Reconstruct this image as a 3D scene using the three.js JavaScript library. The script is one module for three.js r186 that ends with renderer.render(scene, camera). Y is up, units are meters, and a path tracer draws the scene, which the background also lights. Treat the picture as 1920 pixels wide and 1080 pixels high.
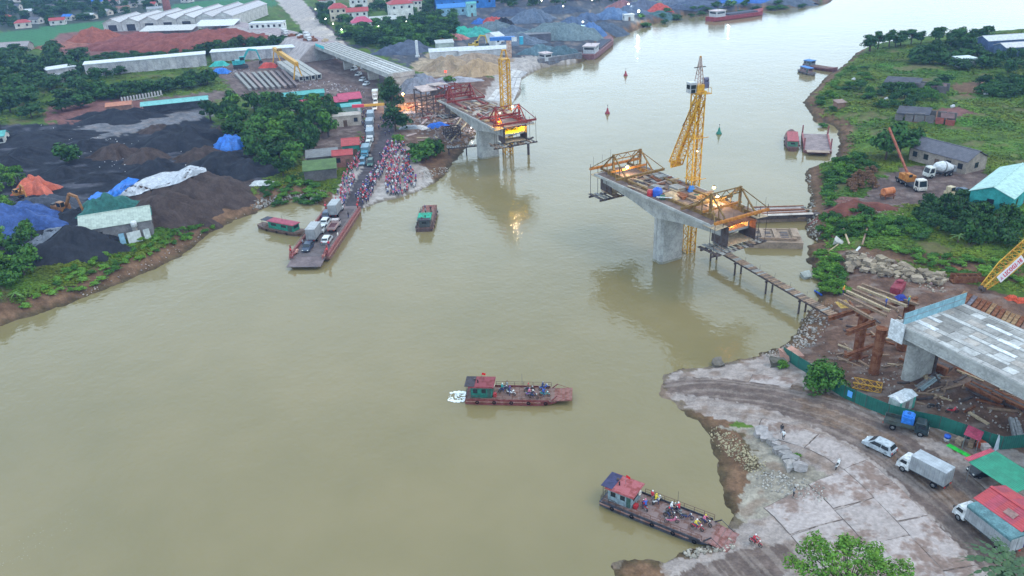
import * as THREE from 'three';
import { mergeGeometries, mergeVertices } from 'three/addons/utils/BufferGeometryUtils.js';
import { MarchingCubes } from 'three/addons/objects/MarchingCubes.js';
import { FontLoader } from 'three/addons/loaders/FontLoader.js';
import { TextGeometry } from 'three/addons/geometries/TextGeometry.js';
import { createNoise2D, createNoise3D } from 'simplex-noise';

// ------------------------------------------------------------------ camera, sky, sun, exposure
const scene = new THREE.Scene();
const FOCAL = 1493, EYE = 72;                       // focal length for a picture 1920 wide; metres above the river
const camera = new THREE.PerspectiveCamera(2 * Math.atan(540 / FOCAL) * 180 / Math.PI, 16 / 9, 1, 6000);
camera.position.set(0, EYE, 0);
camera.rotation.order = 'YXZ';
camera.rotation.set(-26 * Math.PI / 180, 0, -2.5 * Math.PI / 180);
camera.updateMatrixWorld(true); camera.updateProjectionMatrix();
scene.add(camera);

const renderer = new THREE.WebGLRenderer({ antialias: true });
renderer.toneMapping = THREE.LinearToneMapping;
renderer.toneMappingExposure = 1.0;
renderer.shadowMap.enabled = true;

let seed_ = 7;
const srand = s => { seed_ = s >>> 0; };
function rnd() { seed_ = (seed_ + 0x6D2B79F5) >>> 0; let t = seed_; t = Math.imul(t ^ (t >>> 15), t | 1); t ^= t + Math.imul(t ^ (t >>> 7), t | 61); return ((t ^ (t >>> 14)) >>> 0) / 4294967296; }
const rr = (a, b) => a + (b - a) * rnd();
const pick = a => a[Math.floor(rnd() * a.length)];
const noise2 = createNoise2D(rnd), noise3 = createNoise3D(rnd);
const fbm = (x, y, o = 4) => { let s = 0, a = .5; for (let i = 0; i < o; i++) { s += a * noise2(x, y); x = x * 2.03 + 11.3; y = y * 2.03 - 7.1; a *= .5; } return s; };
const clamp = (x, a, b) => Math.max(a, Math.min(b, x));
const sstep = (a, b, x) => { const t = clamp((x - a) / (b - a), 0, 1); return t * t * (3 - 2 * t); };
const mix = (a, b, t) => a + (b - a) * t;
const V = (x, y, z) => new THREE.Vector3(x, y, z);

{ // an even, thickly overcast evening sky
  const w = 512, h = 256, data = new Float32Array(w * h * 4);
  for (let j = 0; j < h; j++) for (let i = 0; i < w; i++) {
    const up = (j + .5) / h * Math.PI - Math.PI / 2, az = (i + .5) / w * 2 * Math.PI;
    const e = Math.max(0, Math.sin(up)), cx = Math.cos(az) * Math.cos(up), cz = Math.sin(az) * Math.cos(up);
    const cloud = 1 + .1 * noise3(cx * 1.6, e * 4, cz * 1.6) + .06 * noise3(cx * 4, e * 9, cz * 4);
    const t = Math.pow(e, .42), k = (up < 0 ? .35 : 1) * cloud;
    const o = (j * w + i) * 4;
    data[o] = k * mix(2.35, 1.12, t); data[o + 1] = k * mix(2.95, 1.5, t); data[o + 2] = k * mix(3.35, 1.88, t); data[o + 3] = 1;
  }
  const sky = new THREE.DataTexture(data, w, h, THREE.RGBAFormat, THREE.FloatType);
  sky.mapping = THREE.EquirectangularReflectionMapping; sky.magFilter = sky.minFilter = THREE.LinearFilter; sky.needsUpdate = true;
  scene.background = sky; scene.environment = sky;
}
const sun = new THREE.DirectionalLight(0xffe8cc, 1.1);
sun.position.set(220, 330, -160); sun.castShadow = true; sun.shadow.radius = 40; sun.shadow.mapSize.set(4096, 4096);
Object.assign(sun.shadow.camera, { left: -400, right: 400, top: 400, bottom: -400, near: 1, far: 1500 });
sun.target.position.set(0, 0, -200); scene.add(sun, sun.target);

// ------------------------------------------------------------------ from a point in the picture to a point in the place
const ray_ = V(0, 0, 0);
function rayTo(px, py) { return ray_.set(px / 960 - 1, 1 - py / 540, .5).unproject(camera).sub(camera.position).normalize(); }
function G(px, py, h = 0) { const d = rayTo(px, py), t = (h - EYE) / d.y; return V(d.x * t, h, d.z * t); }   // on the level h
function heightAt(x, z, py) { // the height over (x, z) that is seen in row py
  let lo = -40, hi = 90; for (let k = 0; k < 40; k++) { const m = (lo + hi) / 2; const p = V(x, m, z).project(camera); if ((1 - p.y) * 540 > py) lo = m; else hi = m; } return lo;
}

// ------------------------------------------------------------------ the two banks
const px2 = (list, h = 0) => list.map(([x, y]) => { const p = G(x, y, h); return [p.x, p.z]; });
const leftShore = [[-1500, -60], [-300, -70], ...px2([[-260, 730], [-120, 660], [0, 612], [60, 592], [120, 573], [200, 541], [290, 505], [340, 480], [370, 456], [400, 433], [440, 413], [478, 401], [497, 389], [520, 379], [560, 373], [590, 378], [610, 386], [628, 391],
  [645, 395], [665, 396], [680, 392], [700, 384], [722, 377], [750, 371], [775, 362], [800, 352], [822, 338], [840, 322], [845, 310], [862, 292], [880, 268], [905, 238], [930, 215], [955, 198], [972, 182], [978, 168], [974, 158], [977, 149], [990, 140], [1012, 129], [1040, 123], [1068, 121], [1092, 116],
  [1120, 98], [1145, 74], [1172, 64], [1210, 50], [1240, 41], [1285, 29], [1340, 27], [1440, 19], [1500, 12], [1550, 8], [1564, -2], [1545, -14], [1500, -30], [1480, -60]]), [120, -2400], [-3000, -2600], [-3000, -60]];
const rightShore = [...px2([[2600, 20], [2200, 42], [1920, 62], [1850, 67], [1740, 76], [1650, 88], [1608, 98], [1590, 118], [1566, 134], [1552, 142], [1536, 160], [1520, 176], [1507, 193], [1514, 205], [1526, 220], [1524, 230], [1548, 230], [1570, 240], [1574, 270], [1568, 298], [1530, 312], [1510, 320], [1512, 345], [1521, 368],
  [1511, 398], [1512, 440], [1531, 455], [1514, 462], [1515, 490], [1534, 513], [1541, 530], [1531, 562], [1508, 596], [1494, 622], [1476, 645], [1440, 660], [1400, 672], [1350, 683], [1295, 691], [1262, 695], [1243, 705], [1238, 722], [1240, 742], [1258, 752], [1285, 772], [1313, 795], [1333, 825], [1343, 862], [1352, 900],
  [1360, 938], [1374, 966], [1368, 992], [1340, 1018], [1290, 1034], [1245, 1050], [1205, 1050], [1168, 1046], [1150, 1062], [1158, 1092], [1200, 1180], [1240, 1300]]), [70, -20], [1500, 0], [2500, -400], [2500, -900]];
function inside(poly, x, z) { let c = false; for (let i = 0, j = poly.length - 1; i < poly.length; j = i++) { const a = poly[i], b = poly[j]; if ((a[1] > z) !== (b[1] > z) && x < (b[0] - a[0]) * (z - a[1]) / (b[1] - a[1]) + a[0]) c = !c; } return c; }
function distTo(poly, x, z) { let m = 1e18; for (let i = 0, j = poly.length - 1; i < poly.length; j = i++) { const a = poly[j], b = poly[i], ex = b[0] - a[0], ez = b[1] - a[1]; const t = clamp(((x - a[0]) * ex + (z - a[1]) * ez) / (ex * ex + ez * ez + 1e-9), 0, 1); const dx = x - a[0] - ex * t, dz = z - a[1] - ez * t, q = dx * dx + dz * dz; if (q < m) m = q; } return Math.sqrt(m); }
// how high each stretch of bank stands and over how many metres it rises: picture point, height, width
const rises = [[100, 560, 3.6, 15], [330, 480, 3.6, 13], [500, 370, 3.2, 12], [590, 365, 2.6, 9], [650, 360, 3.2, 38], [700, 320, 3.2, 36], [780, 340, 2.6, 16], [850, 270, 3.2, 18], [970, 160, 4, 14], [1080, 110, 3.5, 6], [1300, 20, 3.5, 8], [200, 100, 4, 30], [550, 60, 4, 30],
  [1640, 80, 4, 8], [1550, 180, 4, 12], [1540, 300, 4.2, 12], [1530, 400, 4.2, 10], [1540, 500, 3.4, 12], [1490, 640, 2.8, 16], [1350, 720, 2.6, 22], [1450, 780, 4.0, 40], [1450, 900, 4.2, 34], [1480, 980, 4.4, 34], [1800, 980, 5, 60], [1300, 1070, 3.4, 28], [1800, 400, 5, 40]]
  .map(([x, y, h, w]) => { const p = G(x, y, 2); return [p.x, p.z, h, w]; });
function shoreAt(x, z) { // metres inland (negative: out on the water)
  const dl = distTo(leftShore, x, z), dr = distTo(rightShore, x, z);
  return inside(leftShore, x, z) ? dl : inside(rightShore, x, z) ? dr : -Math.min(dl, dr);
}
function ground(x, z, d = shoreAt(x, z)) {
  d += .9 * fbm(x * .22, z * .22, 3);
  if (d < 0) return Math.max(-3, d * .28);
  let s = 0, hh = 0, ww = 0;
  for (const [a, b, h, w] of rises) { const q = 1 / Math.pow((x - a) ** 2 + (z - b) ** 2 + 40, 1.6); s += q; hh += h * q; ww += w * q; }
  const B = hh / s, Wd = ww / s, t = clamp(d / Wd, 0, 1);
  return B * (1 - Math.pow(1 - t, 1.7)) + .02 + .35 * fbm(x * .07 + 9, z * .07, 3) * sstep(0, 12, d) * (Wd > 25 ? .35 : 1);
}
function T(px, py) { // where the line of sight through a picture point meets the ground (or the river)
  const d = rayTo(px, py).clone(); let a = (14 - EYE) / d.y, b = (0 - EYE) / d.y;
  const n = 28; let last = a;
  for (let k = 0; k <= n; k++) { const t = mix(a, b, k / n); const g = Math.max(0, ground(d.x * t, d.z * t)); if (EYE + d.y * t <= g) { a = last; b = t; break; } last = t; }
  for (let k = 0; k < 14; k++) { const t = (a + b) / 2; const g = Math.max(0, ground(d.x * t, d.z * t)); if (EYE + d.y * t <= g) b = t; else a = t; }
  return V(d.x * b, Math.max(0, ground(d.x * b, d.z * b)), d.z * b);
}
const gy = (x, z) => Math.max(0, ground(x, z));

// ------------------------------------------------------------------ textures: grain and mottling that tile
function tile(size, fn, srgb = false) { // fn(u, v) -> [r, g, b] in 0..1
  const data = new Uint8Array(size * size * 4);
  for (let j = 0; j < size; j++) for (let i = 0; i < size; i++) { const c = fn(i / size, j / size), o = (j * size + i) * 4; for (let k = 0; k < 3; k++) data[o + k] = clamp(Math.round((c.length ? c[k] : c) * 255), 0, 255); data[o + 3] = 255; }
  const t = new THREE.DataTexture(data, size, size); t.wrapS = t.wrapT = THREE.RepeatWrapping; t.magFilter = THREE.LinearFilter; t.minFilter = THREE.LinearMipmapLinearFilter; t.generateMipmaps = true;
  if (srgb) t.colorSpace = THREE.SRGBColorSpace; t.needsUpdate = true; return t;
}
const hash_ = (i, j, s) => { let t = Math.imul(i * 374761393 + j * 668265263 + s * 974634, 1274126177) | 0; t = Math.imul(t ^ (t >>> 15), t | 1); t ^= t + Math.imul(t ^ (t >>> 7), t | 61); return ((t ^ (t >>> 14)) >>> 0) / 2147483648 - 1; };
function tileNoise(u, v, f, o = 4, s = 0) { // value noise that repeats after one tile
  let r = 0, a = .5;
  for (let k = 0; k < o; k++) { const x = u * f, y = v * f, i = Math.floor(x), j = Math.floor(y), p = x - i, q = y - j, e = p * p * (3 - 2 * p), w = q * q * (3 - 2 * q), A = i % f, B = (i + 1) % f, C = j % f, D = (j + 1) % f; r += a * mix(mix(hash_(A, C, s + k), hash_(B, C, s + k), e), mix(hash_(A, D, s + k), hash_(B, D, s + k), e), w); f *= 2; a *= .5; }
  return r;
}
const rep = (t, x, y = x) => { const c = t.clone(); c.repeat.set(x, y); c.needsUpdate = true; return c; };
const grainT = tile(512, (u, v) => { const n = tileNoise(u, v, 10, 5), m = tileNoise(u, v, 60, 3, 5); return .86 + .2 * n + .16 * m; }, true);
const grainB = tile(512, (u, v) => .5 + .5 * tileNoise(u, v, 24, 5, 2));
const patchT = tile(512, (u, v) => { const n = tileNoise(u, v, 6, 5, 8), m = tileNoise(u, v, 30, 4, 3); const k = .92 + .15 * n + .12 * m; return [k, k * .995, k * .985]; }, true);
const rustT = tile(512, (u, v) => { const n = tileNoise(u, v, 9, 5, 12), m = sstep(-.35, .5, n + .5 * tileNoise(u, v, 40, 3, 19)); return [mix(.98, .8, m), mix(.97, .68, m), mix(.97, .62, m)]; }, true);
const stainT = tile(512, (u, v) => { const n = tileNoise(u, v, 5, 5, 71), m = .62 * sstep(-.1, .5, n + .5 * tileNoise(u, v, 30, 4, 77)), k = .93 + .14 * tileNoise(u, v, 40, 3, 81); return [mix(1, .68, m) * k, mix(1, .58, m) * k, mix(1, .52, m) * k]; }, true);
const sheetT = tile(256, (u, v) => { const n = tileNoise(u, v, 6, 4, 1); return .9 + .16 * n - .06 * Math.max(0, Math.cos(u * 2 * Math.PI * 8)) ** 8; }, true);
const sheetB = tile(256, (u, v) => .5 + .5 * Math.cos(u * 2 * Math.PI * 16));
const clothB = tile(512, (u, v) => .5 + .35 * tileNoise(u, v, 7, 3, 21) + .15 * Math.abs(tileNoise(u, v, 16, 3, 4)));

// ------------------------------------------------------------------ materials
const mats = {};
const T1 = { grain: [grainT, grainB, .33, .02], patch: [patchT, grainB, .12, .03], stain: [stainT, grainB, .07, .02], rust: [rustT, grainB, .25, .015], sheet: [sheetT, sheetB, .22, .03], cloth: [grainT, clothB, .15, .25], none: null };
const texCache = {};
function mat(color, kind = 'grain', rough = .85, metal = 0, extra = {}) { // color: linear [r, g, b] or an sRGB hex number
  const key = [color, kind, rough, metal, JSON.stringify(extra)].join();
  if (mats[key]) return mats[key];
  const m = new THREE.MeshPhysicalMaterial({ roughness: rough, metalness: metal, specularIntensity: rough > .84 ? .2 : rough > .6 ? .6 : 1, ...extra });
  if (Array.isArray(color)) m.color.setRGB(...color); else m.color.set(color);
  const t = T1[kind];
  if (t) { const c = texCache[kind] ||= [rep(t[0], t[2]), rep(t[1], t[2])]; m.map = c[0]; m.bumpMap = c[1]; m.bumpScale = t[3]; }
  return mats[key] = m;
}
// ------------------------------------------------------------------ objects
const taken = {};
function numbered(name) { const n = taken[name] = (taken[name] ?? -1) + 1; return n ? name + '_' + String(n).padStart(3, '0') : name; }
function tag(o, label, category, group, kind) { if (label) o.userData.label = label; if (category) o.userData.category = category; if (group) o.userData.group = group; if (kind) o.userData.kind = kind; return o; }
function thing(name, label, category, pos, turn = 0, group) { const o = new THREE.Group(); o.name = numbered(name); if (pos) o.position.copy(pos); o.rotation.y = turn; tag(o, label, category, group); scene.add(o); return o; }
function boxUV(g) { // uv in metres from the side each face looks to
  const p = g.attributes.position, n = g.attributes.normal, uv = new Float32Array(p.count * 2);
  for (let i = 0; i < p.count; i++) { const ax = Math.abs(n.getX(i)), ay = Math.abs(n.getY(i)), az = Math.abs(n.getZ(i)); let a, b; if (ay >= ax && ay >= az) { a = p.getX(i); b = p.getZ(i); } else if (ax >= az) { a = p.getZ(i); b = p.getY(i); } else { a = p.getX(i); b = p.getY(i); } uv[2 * i] = a; uv[2 * i + 1] = b; }
  g.setAttribute('uv', new THREE.BufferAttribute(uv, 2)); return g;
}
const plain = g => { if (g.index) g = g.toNonIndexed(); for (const k of Object.keys(g.attributes)) if (!['position', 'normal', 'color'].includes(k)) g.deleteAttribute(k); return g; };
const zAxis = V(0, 0, 1), yAxis = V(0, 1, 0);
class Bag { // collects simple solids; build() joins them into one mesh
  constructor() { this.g = []; }
  add(g, m) { g = plain(g); if (m) g.applyMatrix4(m); this.g.push(g); return this; }
  box(x, y, z, w, h, d, ry = 0, rx = 0, rz = 0) { const m = new THREE.Matrix4().makeRotationFromEuler(new THREE.Euler(rx, ry, rz, 'YXZ')); m.setPosition(x, y, z); return this.add(new THREE.BoxGeometry(w, h, d), m); }
  beam(a, b, w, h = w) { a = a.isVector3 ? a : V(...a); b = b.isVector3 ? b : V(...b); const l = a.distanceTo(b), d = b.clone().sub(a).normalize(); const up = Math.abs(d.y) > .98 ? V(1, 0, 0) : yAxis; const x = up.clone().cross(d).normalize(), y = d.clone().cross(x); const m = new THREE.Matrix4().makeBasis(x, y, d); m.setPosition((a.x + b.x) / 2, (a.y + b.y) / 2, (a.z + b.z) / 2); return this.add(new THREE.BoxGeometry(w, h, l), m); }
  rod(a, b, r, r2 = r, n = 8) { a = a.isVector3 ? a : V(...a); b = b.isVector3 ? b : V(...b); const l = a.distanceTo(b); const m = new THREE.Matrix4().makeRotationFromQuaternion(new THREE.Quaternion().setFromUnitVectors(yAxis, b.clone().sub(a).normalize())); m.setPosition((a.x + b.x) / 2, (a.y + b.y) / 2, (a.z + b.z) / 2); return this.add(new THREE.CylinderGeometry(r2, r, l, n), m); }
  ball(x, y, z, r, sy = 1, n = 10) { const m = new THREE.Matrix4().makeScale(1, sy, 1); m.setPosition(x, y, z); return this.add(new THREE.SphereGeometry(r, n, Math.ceil(n * .7)), m); }
  lathe(pts, x = 0, y = 0, z = 0, n = 16, m4) { const m = m4 || new THREE.Matrix4().makeTranslation(x, y, z); return this.add(new THREE.LatheGeometry(pts.map(p => new THREE.Vector2(p[0], p[1])), n), m); }
  prism(pts, depth, m, bevel = 0) { const s = new THREE.Shape(pts.map(p => new THREE.Vector2(p[0], p[1]))); const g = new THREE.ExtrudeGeometry(s, { depth, bevelEnabled: bevel > 0, bevelSize: bevel, bevelThickness: bevel, bevelSegments: 1 }); return this.add(g, m); }
  poly(v, faces) { const p = []; for (const f of faces) for (let k = 1; k < f.length - 1; k++) p.push(...v[f[0]], ...v[f[k]], ...v[f[k + 1]]); const g = new THREE.BufferGeometry(); g.setAttribute('position', new THREE.Float32BufferAttribute(p, 3)); g.computeVertexNormals(); return this.add(g); }
  geo() { const g = this.g.length > 1 ? mergeGeometries(this.g) : this.g[0]; return boxUV(g); }
  build(name, m, parent) { const o = new THREE.Mesh(this.geo(), m); o.name = parent ? name : numbered(name); o.castShadow = o.receiveShadow = true; (parent || scene).add(o); return o; }
}
const bag = () => new Bag();
function part(geo, name, m, parent) { const o = new THREE.Mesh(geo, m); o.name = parent ? name : numbered(name); o.castShadow = o.receiveShadow = true; (parent || scene).add(o); return o; }
function copyOf(o, pos, turn, label, group) { const c = o.clone(); c.name = numbered(o.userData.base || o.name.replace(/_\d{3}$/, '')); c.userData = { ...o.userData }; if (pos) c.position.copy(pos); if (turn !== undefined) c.rotation.y = turn; if (label) c.userData.label = label; if (group) c.userData.group = group; scene.add(c); return c; }
const headingOf = (a, b) => Math.atan2(b.x - a.x, b.z - a.z);   // turn that points +z from a to b

// ------------------------------------------------------------------ the ground sheet
const C = hex => { const c = new THREE.Color(hex); return [c.r, c.g, c.b]; };
const SOIL = { grass: [.092, .155, .026], weeds: [.07, .12, .026], rice: [.05, .17, .075], mud: [.17, .1, .062], wetmud: [.12, .088, .05], coal: [.024, .026, .034], coalbrown: [.07, .052, .048], redearth: [.36, .12, .075], reddirt: [.19, .09, .08], yard: [.14, .1, .092], asphalt: [.085, .075, .085],
  concrete: [.35, .295, .275], pale: [.4, .36, .34], rubble: [.3, .265, .22], sand: [.36, .28, .2], roadmud: [.18, .122, .092], road: [.155, .115, .102], sitemud: [.155, .092, .068], greyyard: [.16, .16, .18], wharf: [.075, .082, .1], village: [.06, .075, .06] };
const zones = [ // soil, outline in the picture, ragged edge in metres
  ['village', [[-300, 40], [0, 60], [180, 48], [330, 22], [540, -8], [900, -30], [-300, -30]], 6],
  ['rice', [[-200, 110], [0, 62], [90, 50], [190, 40], [300, 25], [330, 8], [500, -12], [520, 10], [470, 20], [330, 40], [180, 58], [90, 84], [0, 96], [-200, 130]], 3],
  ['rice', [[-300, -8], [0, -4], [500, -22], [900, -45], [-300, -40]], 6],
  ['reddirt', [[75, 90], [120, 62], [180, 54], [300, 58], [480, 56], [520, 78], [460, 100], [300, 104], [140, 108]], 4],
  ['wharf', [[600, 74], [700, 96], [760, 124], [930, 112], [985, 112], [1060, 124], [1098, 118], [1150, 76], [1212, 52], [1290, 30], [1450, 20], [1566, 2], [1566, -10], [1200, -28], [900, -10], [780, 14], [700, 40]], 3],
  ['weeds', [[600, 60], [790, 10], [830, 60], [840, 100], [730, 100], [650, 80]], 4],
  ['yard', [[395, 122], [560, 100], [640, 96], [705, 150], [712, 190], [690, 200], [560, 178], [430, 182], [300, 215], [235, 205], [250, 188], [430, 168]], 3],
  ['reddirt', [[88, 200], [235, 182], [300, 195], [200, 225], [140, 238], [85, 228]], 3],
  ['coal', [[-200, 250], [0, 232], [150, 232], [300, 208], [390, 214], [420, 260], [500, 300], [505, 335], [470, 372], [400, 405], [300, 425], [260, 458], [130, 492], [0, 480], [-200, 560]], 3],
  ['greyyard', [[140, 240], [300, 205], [390, 198], [400, 215], [300, 240], [180, 262]], 4],
  ['coalbrown', [[225, 385], [330, 318], [400, 292], [470, 318], [490, 352], [440, 392], [330, 425], [260, 432]], 3],
  ['reddirt', [[150, 490], [300, 440], [430, 398], [500, 372], [470, 400], [330, 448], [190, 500]], 1.5],
  ['yard', [[560, 180], [690, 170], [700, 200], [640, 320], [590, 335], [560, 300]], 3],
  ['sitemud', [[735, 165], [800, 142], [900, 140], [960, 160], [975, 185], [900, 240], [850, 310], [800, 340], [760, 300], [745, 240]], 2.5],
  ['sand', [[770, 125], [800, 100], [920, 100], [935, 140], [800, 145]], 2],
  ['pale', [[905, 190], [925, 150], [930, 112], [985, 106], [1080, 112], [1085, 124], [1000, 140], [985, 170], [965, 200]], .8],
  ['pale', [[625, 372], [640, 340], [700, 280], [720, 300], [770, 300], [805, 320], [815, 345], [780, 368], [720, 384], [680, 398], [640, 402]], .8],
  ['concrete', [[690, 298], [730, 268], [780, 280], [795, 330], [760, 350], [725, 340], [700, 360]], .8],
  ['yard', [[690, 200], [745, 195], [745, 262], [690, 290], [676, 250]], 1],
  ['asphalt', [[640, 396], [700, 280], [725, 220], [712, 150], [690, 130], [640, 96], [560, 20], [580, 10], [660, 90], [715, 120], [740, 200], [740, 260], [690, 370], [676, 396]], .5],
  ['pale', [[500, -20], [552, -20], [600, 40], [650, 84], [606, 92], [570, 60]], 1],
  ['mud', [[1505, 240], [1560, 235], [1570, 290], [1520, 310], [1500, 300]], 1.2],
  ['mud', [[1500, 310], [1530, 305], [1548, 360], [1556, 400], [1540, 450], [1560, 470], [1700, 468], [1840, 490], [1920, 505], [1920, 530], [1800, 510], [1700, 492], [1580, 480], [1548, 560], [1500, 640], [1440, 662], [1500, 600], [1535, 530], [1505, 470], [1505, 380]], 1],
  ['sitemud', [[1555, 470], [1640, 478], [1760, 515], [1920, 560], [2100, 640], [2100, 900], [1920, 860], [1590, 748], [1560, 700], [1440, 668], [1480, 645], [1545, 560]], 1],
  ['reddirt', [[1545, 400], [1570, 370], [1640, 372], [1660, 398], [1600, 405]], 1],
  ['yard', [[1640, 340], [1700, 310], [1830, 308], [1870, 340], [1820, 372], [1700, 385], [1640, 405], [1560, 410], [1600, 385]], 1.5],
  ['mud', [[1690, 215], [1770, 205], [1810, 215], [1780, 228], [1700, 230]], 1.5], ['reddirt', [[1740, 205], [1800, 200], [1830, 212], [1790, 220]], 1.5], ['mud', [[1780, 160], [1850, 145], [1920, 150], [1920, 160], [1800, 180]], 2],
  ['concrete', [[1236, 700], [1300, 688], [1370, 678], [1450, 662], [1560, 715], [1600, 742], [1760, 800], [1920, 850], [2100, 900], [2100, 1200], [1150, 1200], [1150, 1040], [1300, 1045], [1380, 970], [1470, 952], [1560, 905], [1520, 875], [1420, 800], [1262, 762], [1234, 748]], .5],
  ['rubble', [[1330, 800], [1380, 800], [1425, 800], [1500, 860], [1530, 880], [1530, 880], [1560, 905], [1470, 955], [1380, 985], [1355, 940], [1335, 850]], .6],
  ['wetmud', [[1318, 795], [1390, 812], [1425, 870], [1400, 905], [1370, 985], [1345, 930], [1335, 850]], .8],
  ['wetmud', [[1165, 1040], [1240, 1050], [1250, 1100], [1150, 1100]], .6],
  ['roadmud', [[1420, 705], [1500, 735], [1620, 768], [1760, 830], [1920, 910], [1920, 870], [1760, 805], [1590, 745]], .9],
  ['road', [[1240, 716], [1300, 706], [1420, 716], [1540, 742], [1640, 776], [1740, 840], [1850, 915], [1990, 1010], [2010, 1110], [1880, 1110], [1770, 990], [1680, 900], [1610, 842], [1520, 798], [1420, 762], [1300, 742], [1250, 736]], .5],
  ['roadmud', [[1480, 742], [1560, 765], [1640, 800], [1740, 870], [1850, 960], [1950, 1040], [1900, 1050], [1800, 970], [1700, 880], [1600, 815], [1520, 780]], .8],
  ['road', [[1260, 1080], [1390, 1030], [1480, 1015], [1500, 1060], [1400, 1110], [1280, 1110]], .6],
].map(([soil, px, edge]) => { const w = px.map(([a, b]) => { const p = T(a, b); return [p.x, p.z]; }); let x0 = 1e9, x1 = -1e9, z0 = 1e9, z1 = -1e9; for (const [x, z] of w) { x0 = Math.min(x0, x); x1 = Math.max(x1, x); z0 = Math.min(z0, z); z1 = Math.max(z1, z); } return { soil, c: SOIL[soil], w, edge, x0, x1, z0, z1 }; });
const trackLine = [[1240, 760], [1330, 762], [1420, 780], [1520, 812], [1610, 860], [1690, 925], [1770, 1000], [1850, 1090]].map(([a, b]) => { const p = G(a, b, 3); return [p.x, p.z]; });   // wheel tracks run beside this line
function trackDist(x, z) { let m = 1e18; for (let i = 1; i < trackLine.length; i++) { const a = trackLine[i - 1], b = trackLine[i], ex = b[0] - a[0], ez = b[1] - a[1], t = clamp(((x - a[0]) * ex + (z - a[1]) * ez) / (ex * ex + ez * ez), 0, 1); m = Math.min(m, Math.hypot(x - a[0] - ex * t, z - a[1] - ez * t)); } return m; }
function zoneAt(x, z) { let s = null; for (const q of zones) { const e = q.edge; if (x < q.x0 - e || x > q.x1 + e || z < q.z0 - e || z > q.z1 + e) continue; const jx = x + e * 1.6 * fbm(x * .35 / Math.sqrt(e), z * .35 / Math.sqrt(e), 3), jz = z + e * 1.6 * fbm(z * .35 / Math.sqrt(e) + 40, x * .35 / Math.sqrt(e), 3); if (inside(q.w, jx, jz)) s = q; } return s; }
function soilAt(x, z, d) { // colour of the bare ground
  const q = zoneAt(x, z); let c, name;
  if (q) { c = q.c; name = q.soil; } else { name = 'grass'; const k = sstep(-.25, .3, fbm(x * .06, z * .06, 3)); c = SOIL.grass.map((v, i) => mix(v, SOIL.weeds[i], k)); }
  const hard = ['concrete', 'pale', 'road', 'asphalt', 'roadmud', 'rubble'].includes(name);
  const jd = d + 1.4 * fbm(x * .3, z * .3, 3);
  if (!hard && jd < (x < 0 ? 6.5 : 4)) { name = 'mud'; const k = sstep(0, 2.2, jd); c = SOIL.wetmud.map((v, i) => mix(v * .7, SOIL.mud[i], k)); }
  else if (hard && jd < .9) c = c.map((v, i) => mix(v, SOIL.wetmud[i], .75));
  const b = { concrete: .13, pale: .16, road: .2, asphalt: .2, rice: .1, redearth: .2 }[name] ?? .38;
  let n = 1 + b * 1.1 * fbm(x * .12, z * .12, 4) + b * .9 * fbm(x * .9, z * .9, 3);
  c = c.map(v => v * n);
  if (name === 'concrete' || name === 'rubble') { const s = sstep(.12, .42, fbm(x * .16 + 70, z * .16, 4)); c = c.map((v, i) => mix(v, SOIL.roadmud[i] * 1.3, s * .6)); }   // dried mud tracked over the slabs
  if (name === 'roadmud' || name === 'sitemud' || name === 'yard' || name === 'greyyard' || name === 'wharf') { const s = sstep(.1, .4, fbm(x * .1 + 30, z * .25 + 10, 4)); c = c.map((v, i) => mix(v, [.27, .22, .2][i], s * .55)); }
  if (x > 10 && (name === 'road' || name === 'roadmud' || name === 'concrete')) { const v = trackDist(x, z), s = sstep(.02, .3, fbm(v * .75, (x - z) * .035, 3)), k = name === 'concrete' ? .35 * sstep(14, 5, v) : .6; c = c.map((q, i) => mix(q, name === 'concrete' ? SOIL.roadmud[i] : [.29, .235, .21][i], s * k)); }   // wheel tracks and dragged mud
  if (name === 'coal' || name === 'coalbrown') { const s = sstep(.15, .45, fbm(x * .05 + 5, z * .11, 4)); c = c.map((v, i) => mix(v, [.1, .1, .125][i], s * .8)); }
  if (name === 'grass') { const s = sstep(.22, .45, fbm(x * .035 + 15, z * .05, 4)); c = c.map((v, i) => mix(v, [.16, .11, .07][i], s * .6)); }
  return { c, name };
}
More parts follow.
